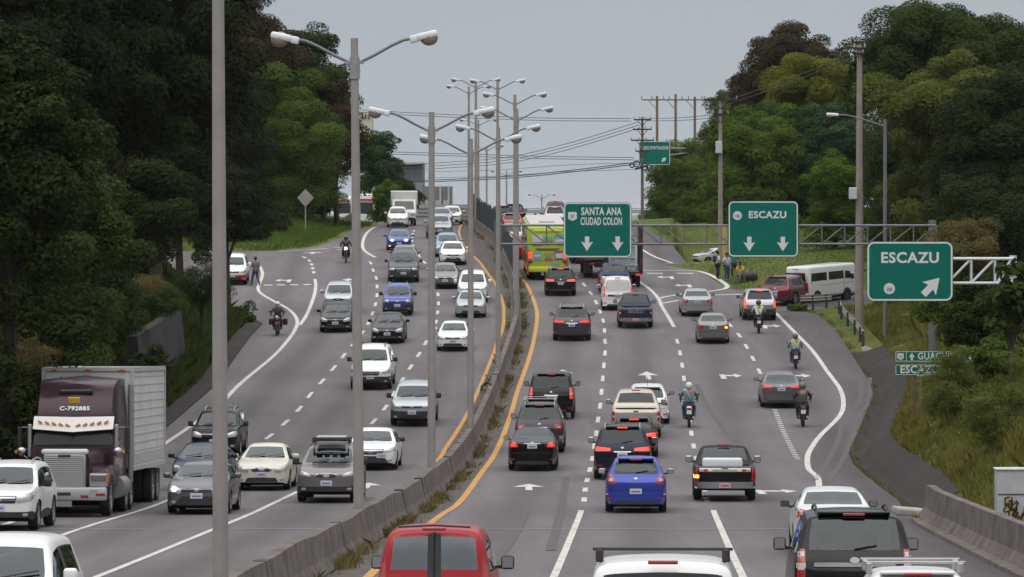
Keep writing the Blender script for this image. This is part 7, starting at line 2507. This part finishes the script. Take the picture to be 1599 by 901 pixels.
def crown_points(rng, rx, rz, nclump, dens, leaf, spread=.3, flat=.6, low=-.55, lump=.16):
    P, Nn = [], []
    ph = rng.random(6) * 6.28
    k = 0
    while k < nclump:
        u = rng.normal(size=3); u /= np.linalg.norm(u)
        if u[2] < low: continue
        k += 1
        az = math.atan2(u[1], u[0])
        lumpy = 1 + lump * (math.sin(3 * az + ph[0]) * .6 + math.sin(5 * az + ph[1] + 4 * u[2]) * .5 + math.sin(7 * u[2] + ph[2]) * .4)
        f = (.55 + .43 * rng.random()) * lumpy
        c = u * np.array([rx, rx, rz]) * f
        rc = rx * spread * (.55 + .75 * rng.random())
        n = int(dens * rc * rc / (leaf * leaf) * 17) + 12
        v = rng.normal(size=(n, 3)); v /= np.linalg.norm(v, axis=1, keepdims=True)
        v[:, 2] = np.where((v[:, 2] < -.35) & (rng.random(n) < .6), -v[:, 2], v[:, 2])
        rad = (.55 + .5 * rng.random(n) ** .6)[:, None]
        P.append(c + v * rad * rc * np.array([1, 1, flat]))
        Nn.append(v * np.array([.8, .8, .8]) + np.array([0, 0, .55]) + u * .35 + rng.normal(size=(n, 3)) * .5)
    nin = int(sum(len(p) for p in P) * .16)
    v = rng.normal(size=(nin, 3)); v /= np.linalg.norm(v, axis=1, keepdims=True)
    v *= (.70 * rng.random(nin) ** .4)[:, None]
    P.append(v * np.array([rx, rx, rz])); Nn.append(rng.normal(size=(nin, 3)))
    return np.concatenate(P), np.concatenate(Nn)

def tree(name, label, cat, px, py, d, rxp, rzp, leafcol, seed, nclump=46, dens=1.0, leaf=.30, spread=.3, flat=.6, low=-.85, trunk=True, group=None, lump=.16, wfac=.72, depthf=1.0, droop=.2, skirt=None):
    if skirt is None: skirt = 1.0 if group is not None else 0
    """crown centre given by where it stands: column px, row py, distance d; radii in pixels at that distance"""
    s = scl(d)
    rx, rz = rxp / s * 1.08, rzp / s * 1.08
    nclump = int(nclump * 2.0)
    leaf *= .56
    flat = max(flat * 1.15, .72)
    x, zc = x_at(px, d), CAM_Z - (py - Y_HOR) / s
    zg = ground_z(x, d)
    rng = np.random.default_rng(seed)
    root = empty(name, (x, d, zg))
    tag(root, label, cat, group)
    hc = zc - zg
    P, Nn = crown_points(rng, rx, rz, nclump, dens, leaf, spread, flat, low, lump)
    P[:, 1] *= depthf
    if skirt:
        ns = int(nclump * .8 * skirt)
        for _ in range(ns):
            a = rng.random() * 6.283; q = (.35 + .6 * rng.random()) * rx
            c = np.array([q * math.cos(a), q * math.sin(a), -hc + .3 + (hc - rz * .2) * rng.random()])
            rc = rx * spread * (.6 + .7 * rng.random()); n = int(dens * rc * rc / (leaf * leaf) * 16) + 12
            v = rng.normal(size=(n, 3)); v /= np.linalg.norm(v, axis=1, keepdims=True); v[:, 2] = np.abs(v[:, 2]) * np.where(rng.random(n) < .7, 1, -1)
            P = np.concatenate([P, c + v * ((.55 + .5 * rng.random(n) ** .6)[:, None] * rc * np.array([1, 1, .75]))])
            Nn = np.concatenate([Nn, v * .8 + np.array([0, -.2, .5]) + rng.normal(size=(n, 3)) * .45])
    P[:, 2] = np.maximum(P[:, 2] + hc, .05 + .3 * rng.random(len(P)))
    crown = leaf_mesh("crown", P.astype(np.float32), Nn, leaf, leaf * wfac, LEAF[leafcol], root, rng, droop)
    if trunk:
        t = MB()
        r0 = max(.08, min(.24, .026 * (hc + rz)))
        bend = rng.normal(size=2) * .3
        top = max(hc + rz * .35, .6)
        t.tube([(0, 0, -.4), (bend[0] * .4, bend[1] * .4, top * .45), (bend[0], bend[1], top)], [r0, r0 * .75, r0 * .25], 8)
        for k in range(7):
            a = k * 2.4 + rng.random()
            z0 = top * (.4 + .4 * rng.random())
            e_ = (rx * .72 * math.cos(a), rx * .72 * depthf * math.sin(a), max(.5, hc + rz * (.1 + .5 * rng.random())))
            mid = (e_[0] * .45, e_[1] * .45, (z0 + e_[2]) / 2 - .1)
            t.tube([(bend[0] * .6, bend[1] * .6, max(.2, z0 - .3)), mid, e_], [r0 * .42, r0 * .28, r0 * .08], 6)
        autosmooth(t.build("trunk", M_BARK, root))
    return root
def shrub(label, px, py, d, rxp, rzp, col, seed, **k):
    k.setdefault('nclump', 26); k.setdefault('leaf', .22)
    return tree("shrub", label, "shrub", px, py, d, rxp, rzp, col, seed, **k)

GT_L, GT_R = "trees on the left slope", "trees on the right hillside"
# left side, from near to far
tree("tree", "near bushy tree with lighter green sprays at the left edge of the picture", "tree", 5, 235, 128, 140, 175, 'deep', 1, 60, 1.0, .24, .26, .6, -.9, group=GT_L)
tree("tree", "low leafy tree with bright tips below the tall dark trees at the left edge", "tree", 60, 345, 140, 120, 110, 'tallmid', 2, 46, 1.0, .22, .26, .55, -.9, group=GT_L)
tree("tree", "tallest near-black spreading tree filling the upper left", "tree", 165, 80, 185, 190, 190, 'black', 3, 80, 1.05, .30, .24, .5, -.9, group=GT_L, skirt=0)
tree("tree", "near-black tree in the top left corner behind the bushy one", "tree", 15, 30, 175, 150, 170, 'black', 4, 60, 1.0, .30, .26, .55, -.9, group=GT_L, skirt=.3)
tree("tree", "tall olive-brown tree just left of the nearest lamp shaft", "tree", 248, 185, 222, 100, 160, 'deep', 5, 60, 1.0, .28, .26, .45, -.9, group=GT_L, skirt=0)
tree("tree", "brownish layered tree behind the top of the nearest lamp shaft", "tree", 345, 75, 362, 105, 95, 'brown', 6, 56, 1.0, .28, .26, .4, -.9, group=GT_L)
tree("tree", "yellowish olive tree right of the nearest lamp shaft beneath the skyline", "tree", 412, 105, 366, 65, 60, 'olive', 7, 40, 1.0, .26, .28, .45, -.9, group=GT_L)
tree("tree", "rounded clear green tree right of the nearest lamp shaft", "tree", 425, 212, 360, 100, 100, 'mid', 8, 60, 1.05, .26, .26, .5, -.9, group=GT_L)
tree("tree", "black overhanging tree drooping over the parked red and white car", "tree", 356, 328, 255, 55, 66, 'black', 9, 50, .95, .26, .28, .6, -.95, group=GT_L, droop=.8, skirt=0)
tree("tree", "feathery tree with arching top branches on the left skyline", "tree", 478, 82, 366, 42, 42, 'dark', 10, 22, .75, .28, .34, .4, -.9, group=GT_L, skirt=0)
tree("tree", "dark green tree behind the second lamp post", "tree", 505, 186, 366, 62, 88, 'dark', 11, 46, 1.0, .30, .3, .55, -.9, group=GT_L, skirt=0)
tree("tree", "thin grey-brown tree with sparse top crossing the second lamp post", "tree", 526, 200, 362, 36, 82, 'brown', 12, 30, .7, .28, .34, .55, -.9, group=GT_L, skirt=0)
tree("tree", "dusty green round tree right of the second lamp post", "tree", 590, 252, 400, 34, 58, 'blue', 13, 34, .95, .30, .34, .6, -.9, group=GT_L, skirt=0)
tree("tree", "bright green small tree beside the two coaches", "tree", 602, 318, 382, 22, 34, 'fresh', 14, 26, .9, .26, .36, .6, -.95, group=GT_L, skirt=0)
tree("tree", "dark small tree behind the white box lorry", "tree", 628, 308, 430, 26, 28, 'dark', 15, 24, .95, .3, .36, .6, -.9, group=GT_L, skirt=0)
tree("tree", "dense dark tree above the grass island behind the diamond sign", "tree", 458, 300, 376, 52, 52, 'black', 16, 40, 1.0, .28, .3, .6, -.95, group=GT_L, skirt=.4)
tree("tree", "dark tree between the diamond sign and the coaches", "tree", 500, 300, 385, 22, 50, 'brown', 17, 32, .95, .28, .32, .6, -.95, group=GT_L, skirt=.4)
tree("tree", "dark mid-slope tree left of the side street mouth", "tree", 282, 300, 238, 64, 95, 'black', 18, 46, 1.0, .26, .28, .6, -.9, group=GT_L, skirt=0)
tree("tree", "dark undergrown tree above the retaining wall", "tree", 205, 330, 212, 90, 90, 'deep', 19, 46, 1.0, .24, .27, .6, -.9, group=GT_L, skirt=0)
tree("tree", "shadowy tree low on the slope behind the lorry roof", "tree", 110, 395, 178, 100, 85, 'tallmid', 20, 44, 1.0, .22, .27, .6, -.9, group=GT_L, skirt=.4)
# right side
tree("tree", "dark brown pointed-leaf tree on the right skyline", "tree", 1236, 118, 385, 84, 66, 'brown', 31, 56, 1.1, .30, .26, .5, -.9, group=GT_R, droop=-.8)
tree("tree", "yellow-green spreading tree below the dark brown one", "tree", 1272, 150, 345, 78, 52, 'yellow', 32, 54, 1.0, .28, .26, .32, -.9, group=GT_R)
tree("tree", "pale green tree at the left shoulder of the right hillside", "tree", 1158, 190, 410, 46, 60, 'fresh2', 33, 40, 1.0, .30, .3, .5, -.9, group=GT_R)
tree("tree", "dark layered tree behind the transformer pole", "tree", 1190, 218, 330, 72, 44, 'mid', 34, 44, 1.0, .26, .28, .35, -.9, group=GT_R)
tree("tree", "bluish green layered tree left of the tall concrete pole", "tree", 1292, 215, 330, 62, 46, 'blue', 35, 44, 1.0, .25, .28, .35, -.9, group=GT_R)
tree("tree", "huge dark tree crowning the top right corner", "tree", 1490, 105, 265, 150, 88, 'dark', 36, 90, 1.1, .27, .22, .45, -.9, group=GT_R, skirt=0)
tree("tree", "broad fresh-green layered tree beneath the huge dark crown", "tree", 1492, 165, 252, 115, 60, 'fresh2', 37, 70, 1.0, .24, .22, .28, -.9, group=GT_R)
tree("tree", "deep shaded tree behind the single-armed street lamp", "tree", 1466, 245, 294, 110, 90, 'dark', 38, 56, 1.0, .26, .26, .45, -.9, group=GT_R, skirt=.6)
tree("tree", "black-green tree at the right edge of the picture", "tree", 1575, 230, 238, 110, 120, 'deep', 39, 60, 1.0, .26, .26, .45, -.9, group=GT_R)
tree("tree", "leafy roadside tree partly covering the far green sign", "tree", 1080, 288, 447, 70, 66, 'mid', 40, 60, 1.0, .27, .26, .6, -.95, group=GT_R)
tree("tree", "dark leafy tree hiding the base of the transformer pole", "tree", 1172, 292, 345, 70, 62, 'mid', 41, 50, 1.0, .26, .27, .5, -.95, group=GT_R, skirt=.6)
tree("tree", "olive tree high behind the transformer pole", "tree", 1122, 240, 465, 38, 44, 'olive', 42, 32, .9, .27, .32, .5, -.9, group=GT_R)
tree("tree", "vivid green sprays of a young tree left of the tall concrete pole", "tree", 1304, 290, 300, 42, 52, 'fresh', 43, 34, .8, .24, .32, .3, -.9, group=GT_R)
tree("tree", "drab olive bushes-like tree right of the single lamp shaft", "tree", 1425, 318, 298, 60, 46, 'olive', 44, 40, .9, .22, .28, .5, -.95, group=GT_R, skirt=.3)
tree("tree", "small dark conifer-shaped tree on the lawn behind the minibus", "tree", 1312, 385, 318, 18, 36, 'black', 45, 26, 1.0, .22, .5, .9, -.95, group=GT_R, skirt=0)
tree("tree", "dim tree backing the lawn above the white minibus", "tree", 1245, 320, 335, 75, 42, 'deep', 46, 46, 1.0, .25, .28, .5, -.95, group=GT_R)
tree("tree", "dark tree low behind the gantry post on the right", "tree", 1545, 345, 228, 90, 65, 'deep', 47, 46, 1.0, .23, .28, .5, -.95, group=GT_R)
tree("tree", "dark leaning tree with glossy leaves over the white cantilever post", "tree", 1528, 500, 168, 56, 60, 'dark', 48, 50, 1.0, .19, .28, .5, -.9, group=GT_R, skirt=.25)
tree("tree", "big-leaved sapling in front of the white cantilever post", "tree", 1583, 470, 140, 42, 48, 'dark', 49, 12, .5, .42, .45, .7, -.9, group=GT_R, wfac=.8, skirt=0)
shrub("feathery light green bush beside the low green signs", 1490, 606, 158, 48, 58, 'reed', 50, nclump=36, leaf=.16, wfac=.3, low=-.9, trunk=False)
shrub("tall grassy green bush at the right edge below the white post", 1572, 640, 138, 58, 78, 'reed', 51, nclump=36, leaf=.17, wfac=.28, low=-.9, trunk=False)
shrub("dark bush under the gantry post on the right bank", 1480, 470, 200, 50, 42, 'mid', 52, low=-.9)
shrub("olive dry-tipped bush behind the diagonal-arrow sign", 1505, 390, 200, 60, 42, 'dry2', 53, wfac=.3, low=-.9, trunk=False)
shrub("low dark bush half way up the right bank", 1560, 560, 158, 40, 30, 'mid', 54, low=-.9, leaf=.17)
shrub("small green weed bush at the end of the straight guard rail", 1246, 485, 256.2, 15, 9, 'mid', 55, nclump=14, leaf=.15, low=-.9, trunk=False)
shrub("dry straw-coloured clump above the retaining wall", 225, 458, 208, 40, 24, 'dry', 56, leaf=.2, wfac=.2, low=-.9, trunk=False, droop=-1.2)
shrub("dry brown grassy clump left of the purple lorry", 22, 560, 138, 60, 40, 'dry', 57, leaf=.2, wfac=.15, low=-.9, trunk=False, droop=.9)
shrub("dark ivy-like bush beside the retaining wall", 150, 470, 196, 60, 60, 'tallmid', 58, nclump=36, leaf=.19, low=-.9)
shrub("dark leafy bush on the slope above the lorry trailer", 90, 500, 165, 85, 60, 'tallmid', 59, nclump=40, leaf=.18, low=-.9)
shrub("green bush on the bank right of the retaining wall", 318, 445, 226, 42, 44, 'tallmid', 60, nclump=30, leaf=.2, low=-.9, wfac=.25, droop=-.8)
shrub("dark bush at the corner of the side street mouth", 372, 500, 247, 24, 28, 'tallmid', 61, leaf=.19, low=-.9)
shrub("near bush on the slope at the left picture edge", 5, 450, 140, 95, 75, 'mid', 62, nclump=40, leaf=.18, low=-.9)
shrub("dark bush at the far edge of the grass island below the dense tree", 425, 352, 335, 26, 22, 'black', 63, low=-.9)
tree("tree", "dark tree closing the view at the end of the left side street", "tree", 345, 380, 322, 60, 48, 'black', 64, 40, 1.0, .25, .3, .55, -.95, group=GT_L)
tree("tree", "tall dark tree rising behind the overhanging black one", "tree", 320, 200, 352, 90, 110, 'black', 65, 50, 1.0, .28, .28, .55, -.9, group=GT_L)

shrub("hanging green growth over the top of the retaining wall", 250, 474, 199, 38, 20, 'tallmid', 66, leaf=.18, trunk=False, wfac=.3, droop=1.0)
shrub("leafy green clump at the foot of the retaining wall", 232, 575, 192, 30, 30, 'tallmid', 67, leaf=.18, trunk=False, low=-.9)
# grass, tall on the banks and short on the lawns: nobody could count the blades
def grass(name, n, region, hgt, wd, mcol, seed, lean=.35, cluster=0):
    rng = np.random.default_rng(seed)
    P = []
    tries = 0
    while len(P) < n and tries < n * 6:
        tries += 1
        q = region(rng)
        if q is not None:
            P.append(q)
    P = np.array(P, dtype=np.float32)
    N = len(P)
    ang = rng.random(N) * 6.283
    h = hgt * (.45 + .8 * rng.random(N))
    w = wd * (.6 + .8 * rng.random(N))
    a = np.stack([np.cos(ang), np.sin(ang), np.zeros(N)], 1) * w[:, None] * .5
    la = rng.random(N) * 6.283
    ll = np.stack([np.cos(la), np.sin(la), np.zeros(N)], 1) * (h * lean * rng.random(N))[:, None]
    V = np.empty((N, 5, 3), dtype=np.float32)
    up = np.zeros((N, 3)); up[:, 2] = h
    V[:, 0] = P - a; V[:, 1] = P + a
    V[:, 2] = P + a * .8 + up * .55 + ll * .35
    V[:, 3] = P + up * .95 + ll * 1.3
    V[:, 4] = P - a * .8 + up * .55 + ll * .35
    me = bpy.data.meshes.new(name)
    me.vertices.add(N * 5); me.vertices.foreach_set("co", V.reshape(-1))
    me.loops.add(N * 5); me.loops.foreach_set("vertex_index", np.arange(N * 5, dtype=np.int32))
    me.polygons.add(N); me.polygons.foreach_set("loop_start", np.arange(0, N * 5, 5, dtype=np.int32))
    me.update(calc_edges=True)
    me.validate()
    me.materials.append(mcol)
    o = bpy.data.objects.new(name, me)
    C.objects.link(o)
    return tag(o, kind="stuff")
LEAF['tall'] = leaf_material("tall_grass_green", (.026, .050, .010), (.080, .108, .026), .3, .35)
LEAF['tall2'] = leaf_material("bank_grass_green_straw", (.085, .105, .016), (.250, .215, .065), .3, .3)
LEAF['weed'] = leaf_material("weed_straw_green", (.080, .092, .026), (.260, .220, .095), .3, .5)
LEAF['lawn'] = leaf_material("lawn_grass", (.060, .110, .016), (.130, .190, .036), .3, .25)
def reg_left(rng):
    d = 95 + 160 * rng.random()
    t = .9 + 13 * rng.random() ** 1.15
    x = xl(d) - t
    return (x, d, ground_z(x, d) - .03)
grass("tall_bank_grass", 80000, reg_left, .80, .045, LEAF['tall'], 11, .7)
def reg_right(rng):
    d = 100 + 155 * rng.random()
    t = (1.6 if d > 128 else 1.3) + 12 * rng.random() ** 1.2
    x = xr(d) + t
    if math.sin(x * 1.3 + d * .45) * math.sin(d * .7 - x) > .35 + .4 * rng.random(): return None
    return (x, d, ground_z(x, d) - .03)
grass("right_bank_grass", 90000, reg_right, .36, .03, LEAF['tall2'], 12, .6)
def reg_right_tall(rng):
    d = 118 + 110 * rng.random()
    t = 3.2 + 11 * rng.random()
    x = xr(d) + t
    if math.sin(x * .9 + d * .3) * math.sin(d * .37 - x * .6) > .25 + .5 * rng.random(): return None
    return (x, d, ground_z(x, d) - .05)
grass("tall_right_grass", 60000, reg_right_tall, .95, .035, LEAF['tall2'], 17, .55)
def reg_lawn(rng):
    d = 273 + 90 * rng.random()
    t = .5 + 28 * rng.random()
    x = xr(d) + t
    if 258 < d < 272: return None
    if d > 296 and 1046 < x * F_PX / d + 799.5 < 1150: return None
    return (x, d, ground_z(x, d) - .02)
grass("lawn_grass", 60000, reg_lawn, .15, .03, LEAF['lawn'], 13, .5)
def reg_isl(rng):
    d = 313.5 + 60 * rng.random()
    t = .4 + 14 * rng.random()
    x = xl(d) - t
    return (x, d, ground_z(x, d) - .02)
grass("island_grass", 30000, reg_isl, .34, .04, LEAF['lawn'], 14, .6)
def reg_med(rng):
    d = 74 + 330 * rng.random()
    dens = .12 + .75 * math.sin(d * .55) * math.sin(d * .21 + 1) + .35 * math.sin(d * 1.9)
    if rng.random() > dens: return None
    side = 1 if rng.random() < .78 else -1
    lim = (med_r(max(d, yr_d[0])) - xm(d)) if side > 0 else (xm(d) - med_l(max(d, yl_d[0])))
    t = .27 + abs(rng.normal()) * .17
    if t > lim - .12: return None
    x = xm(d) + side * t
    return (x, d, zr(d))
grass("median_weeds", 11000, reg_med, .27, .020, LEAF['weed'], 15, .9)
def reg_edge(rng):
    d = 118 + 140 * rng.random()
    if rng.random() > .5 + .5 * math.sin(d * .8) : return None
    x = xr(d) + abs(rng.normal()) * .18
    return (x, d, ground_z(x, d))
grass("verge_weeds", 2500, reg_edge, .14, .02, LEAF['weed'], 16, .7)

def undergrowth(name, n, xfun, d0, d1, hfun, mcol, seed, leaf):
    """a continuous mass of low leafy growth over a slope"""
    rng = np.random.default_rng(seed)
    d = d0 + (d1 - d0) * rng.random(n)
    P = np.empty((n, 3)); keep = np.ones(n, bool)
    for i in range(n):
        x, t = xfun(rng, d[i])
        hh = hfun(t, d[i], x)
        if hh <= 0: keep[i] = False
        P[i] = (x, d[i], ground_z(x, d[i]) + hh * (.55 + .5 * rng.random() ** .5) if hh > 0 else 0)
    P = P[keep]
    N = rng.normal(size=P.shape) * .55; N[:, 2] += .7; N[:, 1] -= .5
    o = leaf_mesh(name, P.astype(np.float32), N, leaf, leaf * .7, LEAF[mcol], None, rng, .2)
    return tag(o, kind="stuff")
def lumps(x, d): return .55 + .45 * math.sin(x * 1.1 + d * .5) * math.sin(d * .37 - x * .6 + 1) + .3 * math.sin(x * 2.3 - d * .9)
def xf_left(rng, d):
    t = 3.0 + 24 * rng.random()
    return xl(d) - t, t
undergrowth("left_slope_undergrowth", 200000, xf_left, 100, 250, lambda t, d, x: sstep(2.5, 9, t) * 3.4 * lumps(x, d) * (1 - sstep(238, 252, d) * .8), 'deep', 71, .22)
def xf_leftfar(rng, d):
    t = (6 if d > 320 else -3) + 26 * rng.random()
    x = (xl(d) if d > 313 else -21) - t
    return x, (t if x * F_PX / d + 799.5 < 512 else -9)
undergrowth("left_far_undergrowth", 90000, xf_leftfar, 316, 420, lambda t, d, x: sstep(5, 9, t) * 3.6 * (.4 + lumps(x, d)), 'deep', 72, .26)
def xf_right(rng, d):
    t = 9 + 26 * rng.random()
    return xr(min(d, 255)) + t, t
undergrowth("right_slope_undergrowth", 120000, xf_right, 140, 256, lambda t, d, x: sstep(8, 13, t) * 3.0 * lumps(x, d), 'dark', 73, .2)
def xf_rfar(rng, d):
    x = 12.5 + 34 * rng.random() + (d - 335) * .04
    return x, x
undergrowth("right_far_undergrowth", 110000, xf_rfar, 336, 400, lambda t, d, x: 3.4 * (.4 + lumps(x, d)) if not (980 < x * F_PX / d + 799.5 < 1135) else 0, 'dark', 74, .26)

# ------------------------------------------------------------------ the humid air
hz = MB(); hz.box((0, 500, 20), (90000, 90000, 90))
ho = hz.build("haze", [])
hm = bpy.data.materials.new("humid_air"); hm.use_nodes = True
hn = hm.node_tree
for n in list(hn.nodes): hn.nodes.remove(n)
h_out = hn.nodes.new("ShaderNodeOutputMaterial")
h_v = hn.nodes.new("ShaderNodeVolumePrincipled")
h_v.inputs["Color"].default_value = (.93, .95, 1.0, 1)
h_v.inputs["Density"].default_value = HAZE
h_v.inputs["Anisotropy"].default_value = 0.3
hn.links.new(h_v.outputs[0], h_out.inputs["Volume"])
ho.data.materials.append(hm)
tag(ho, kind="stuff")
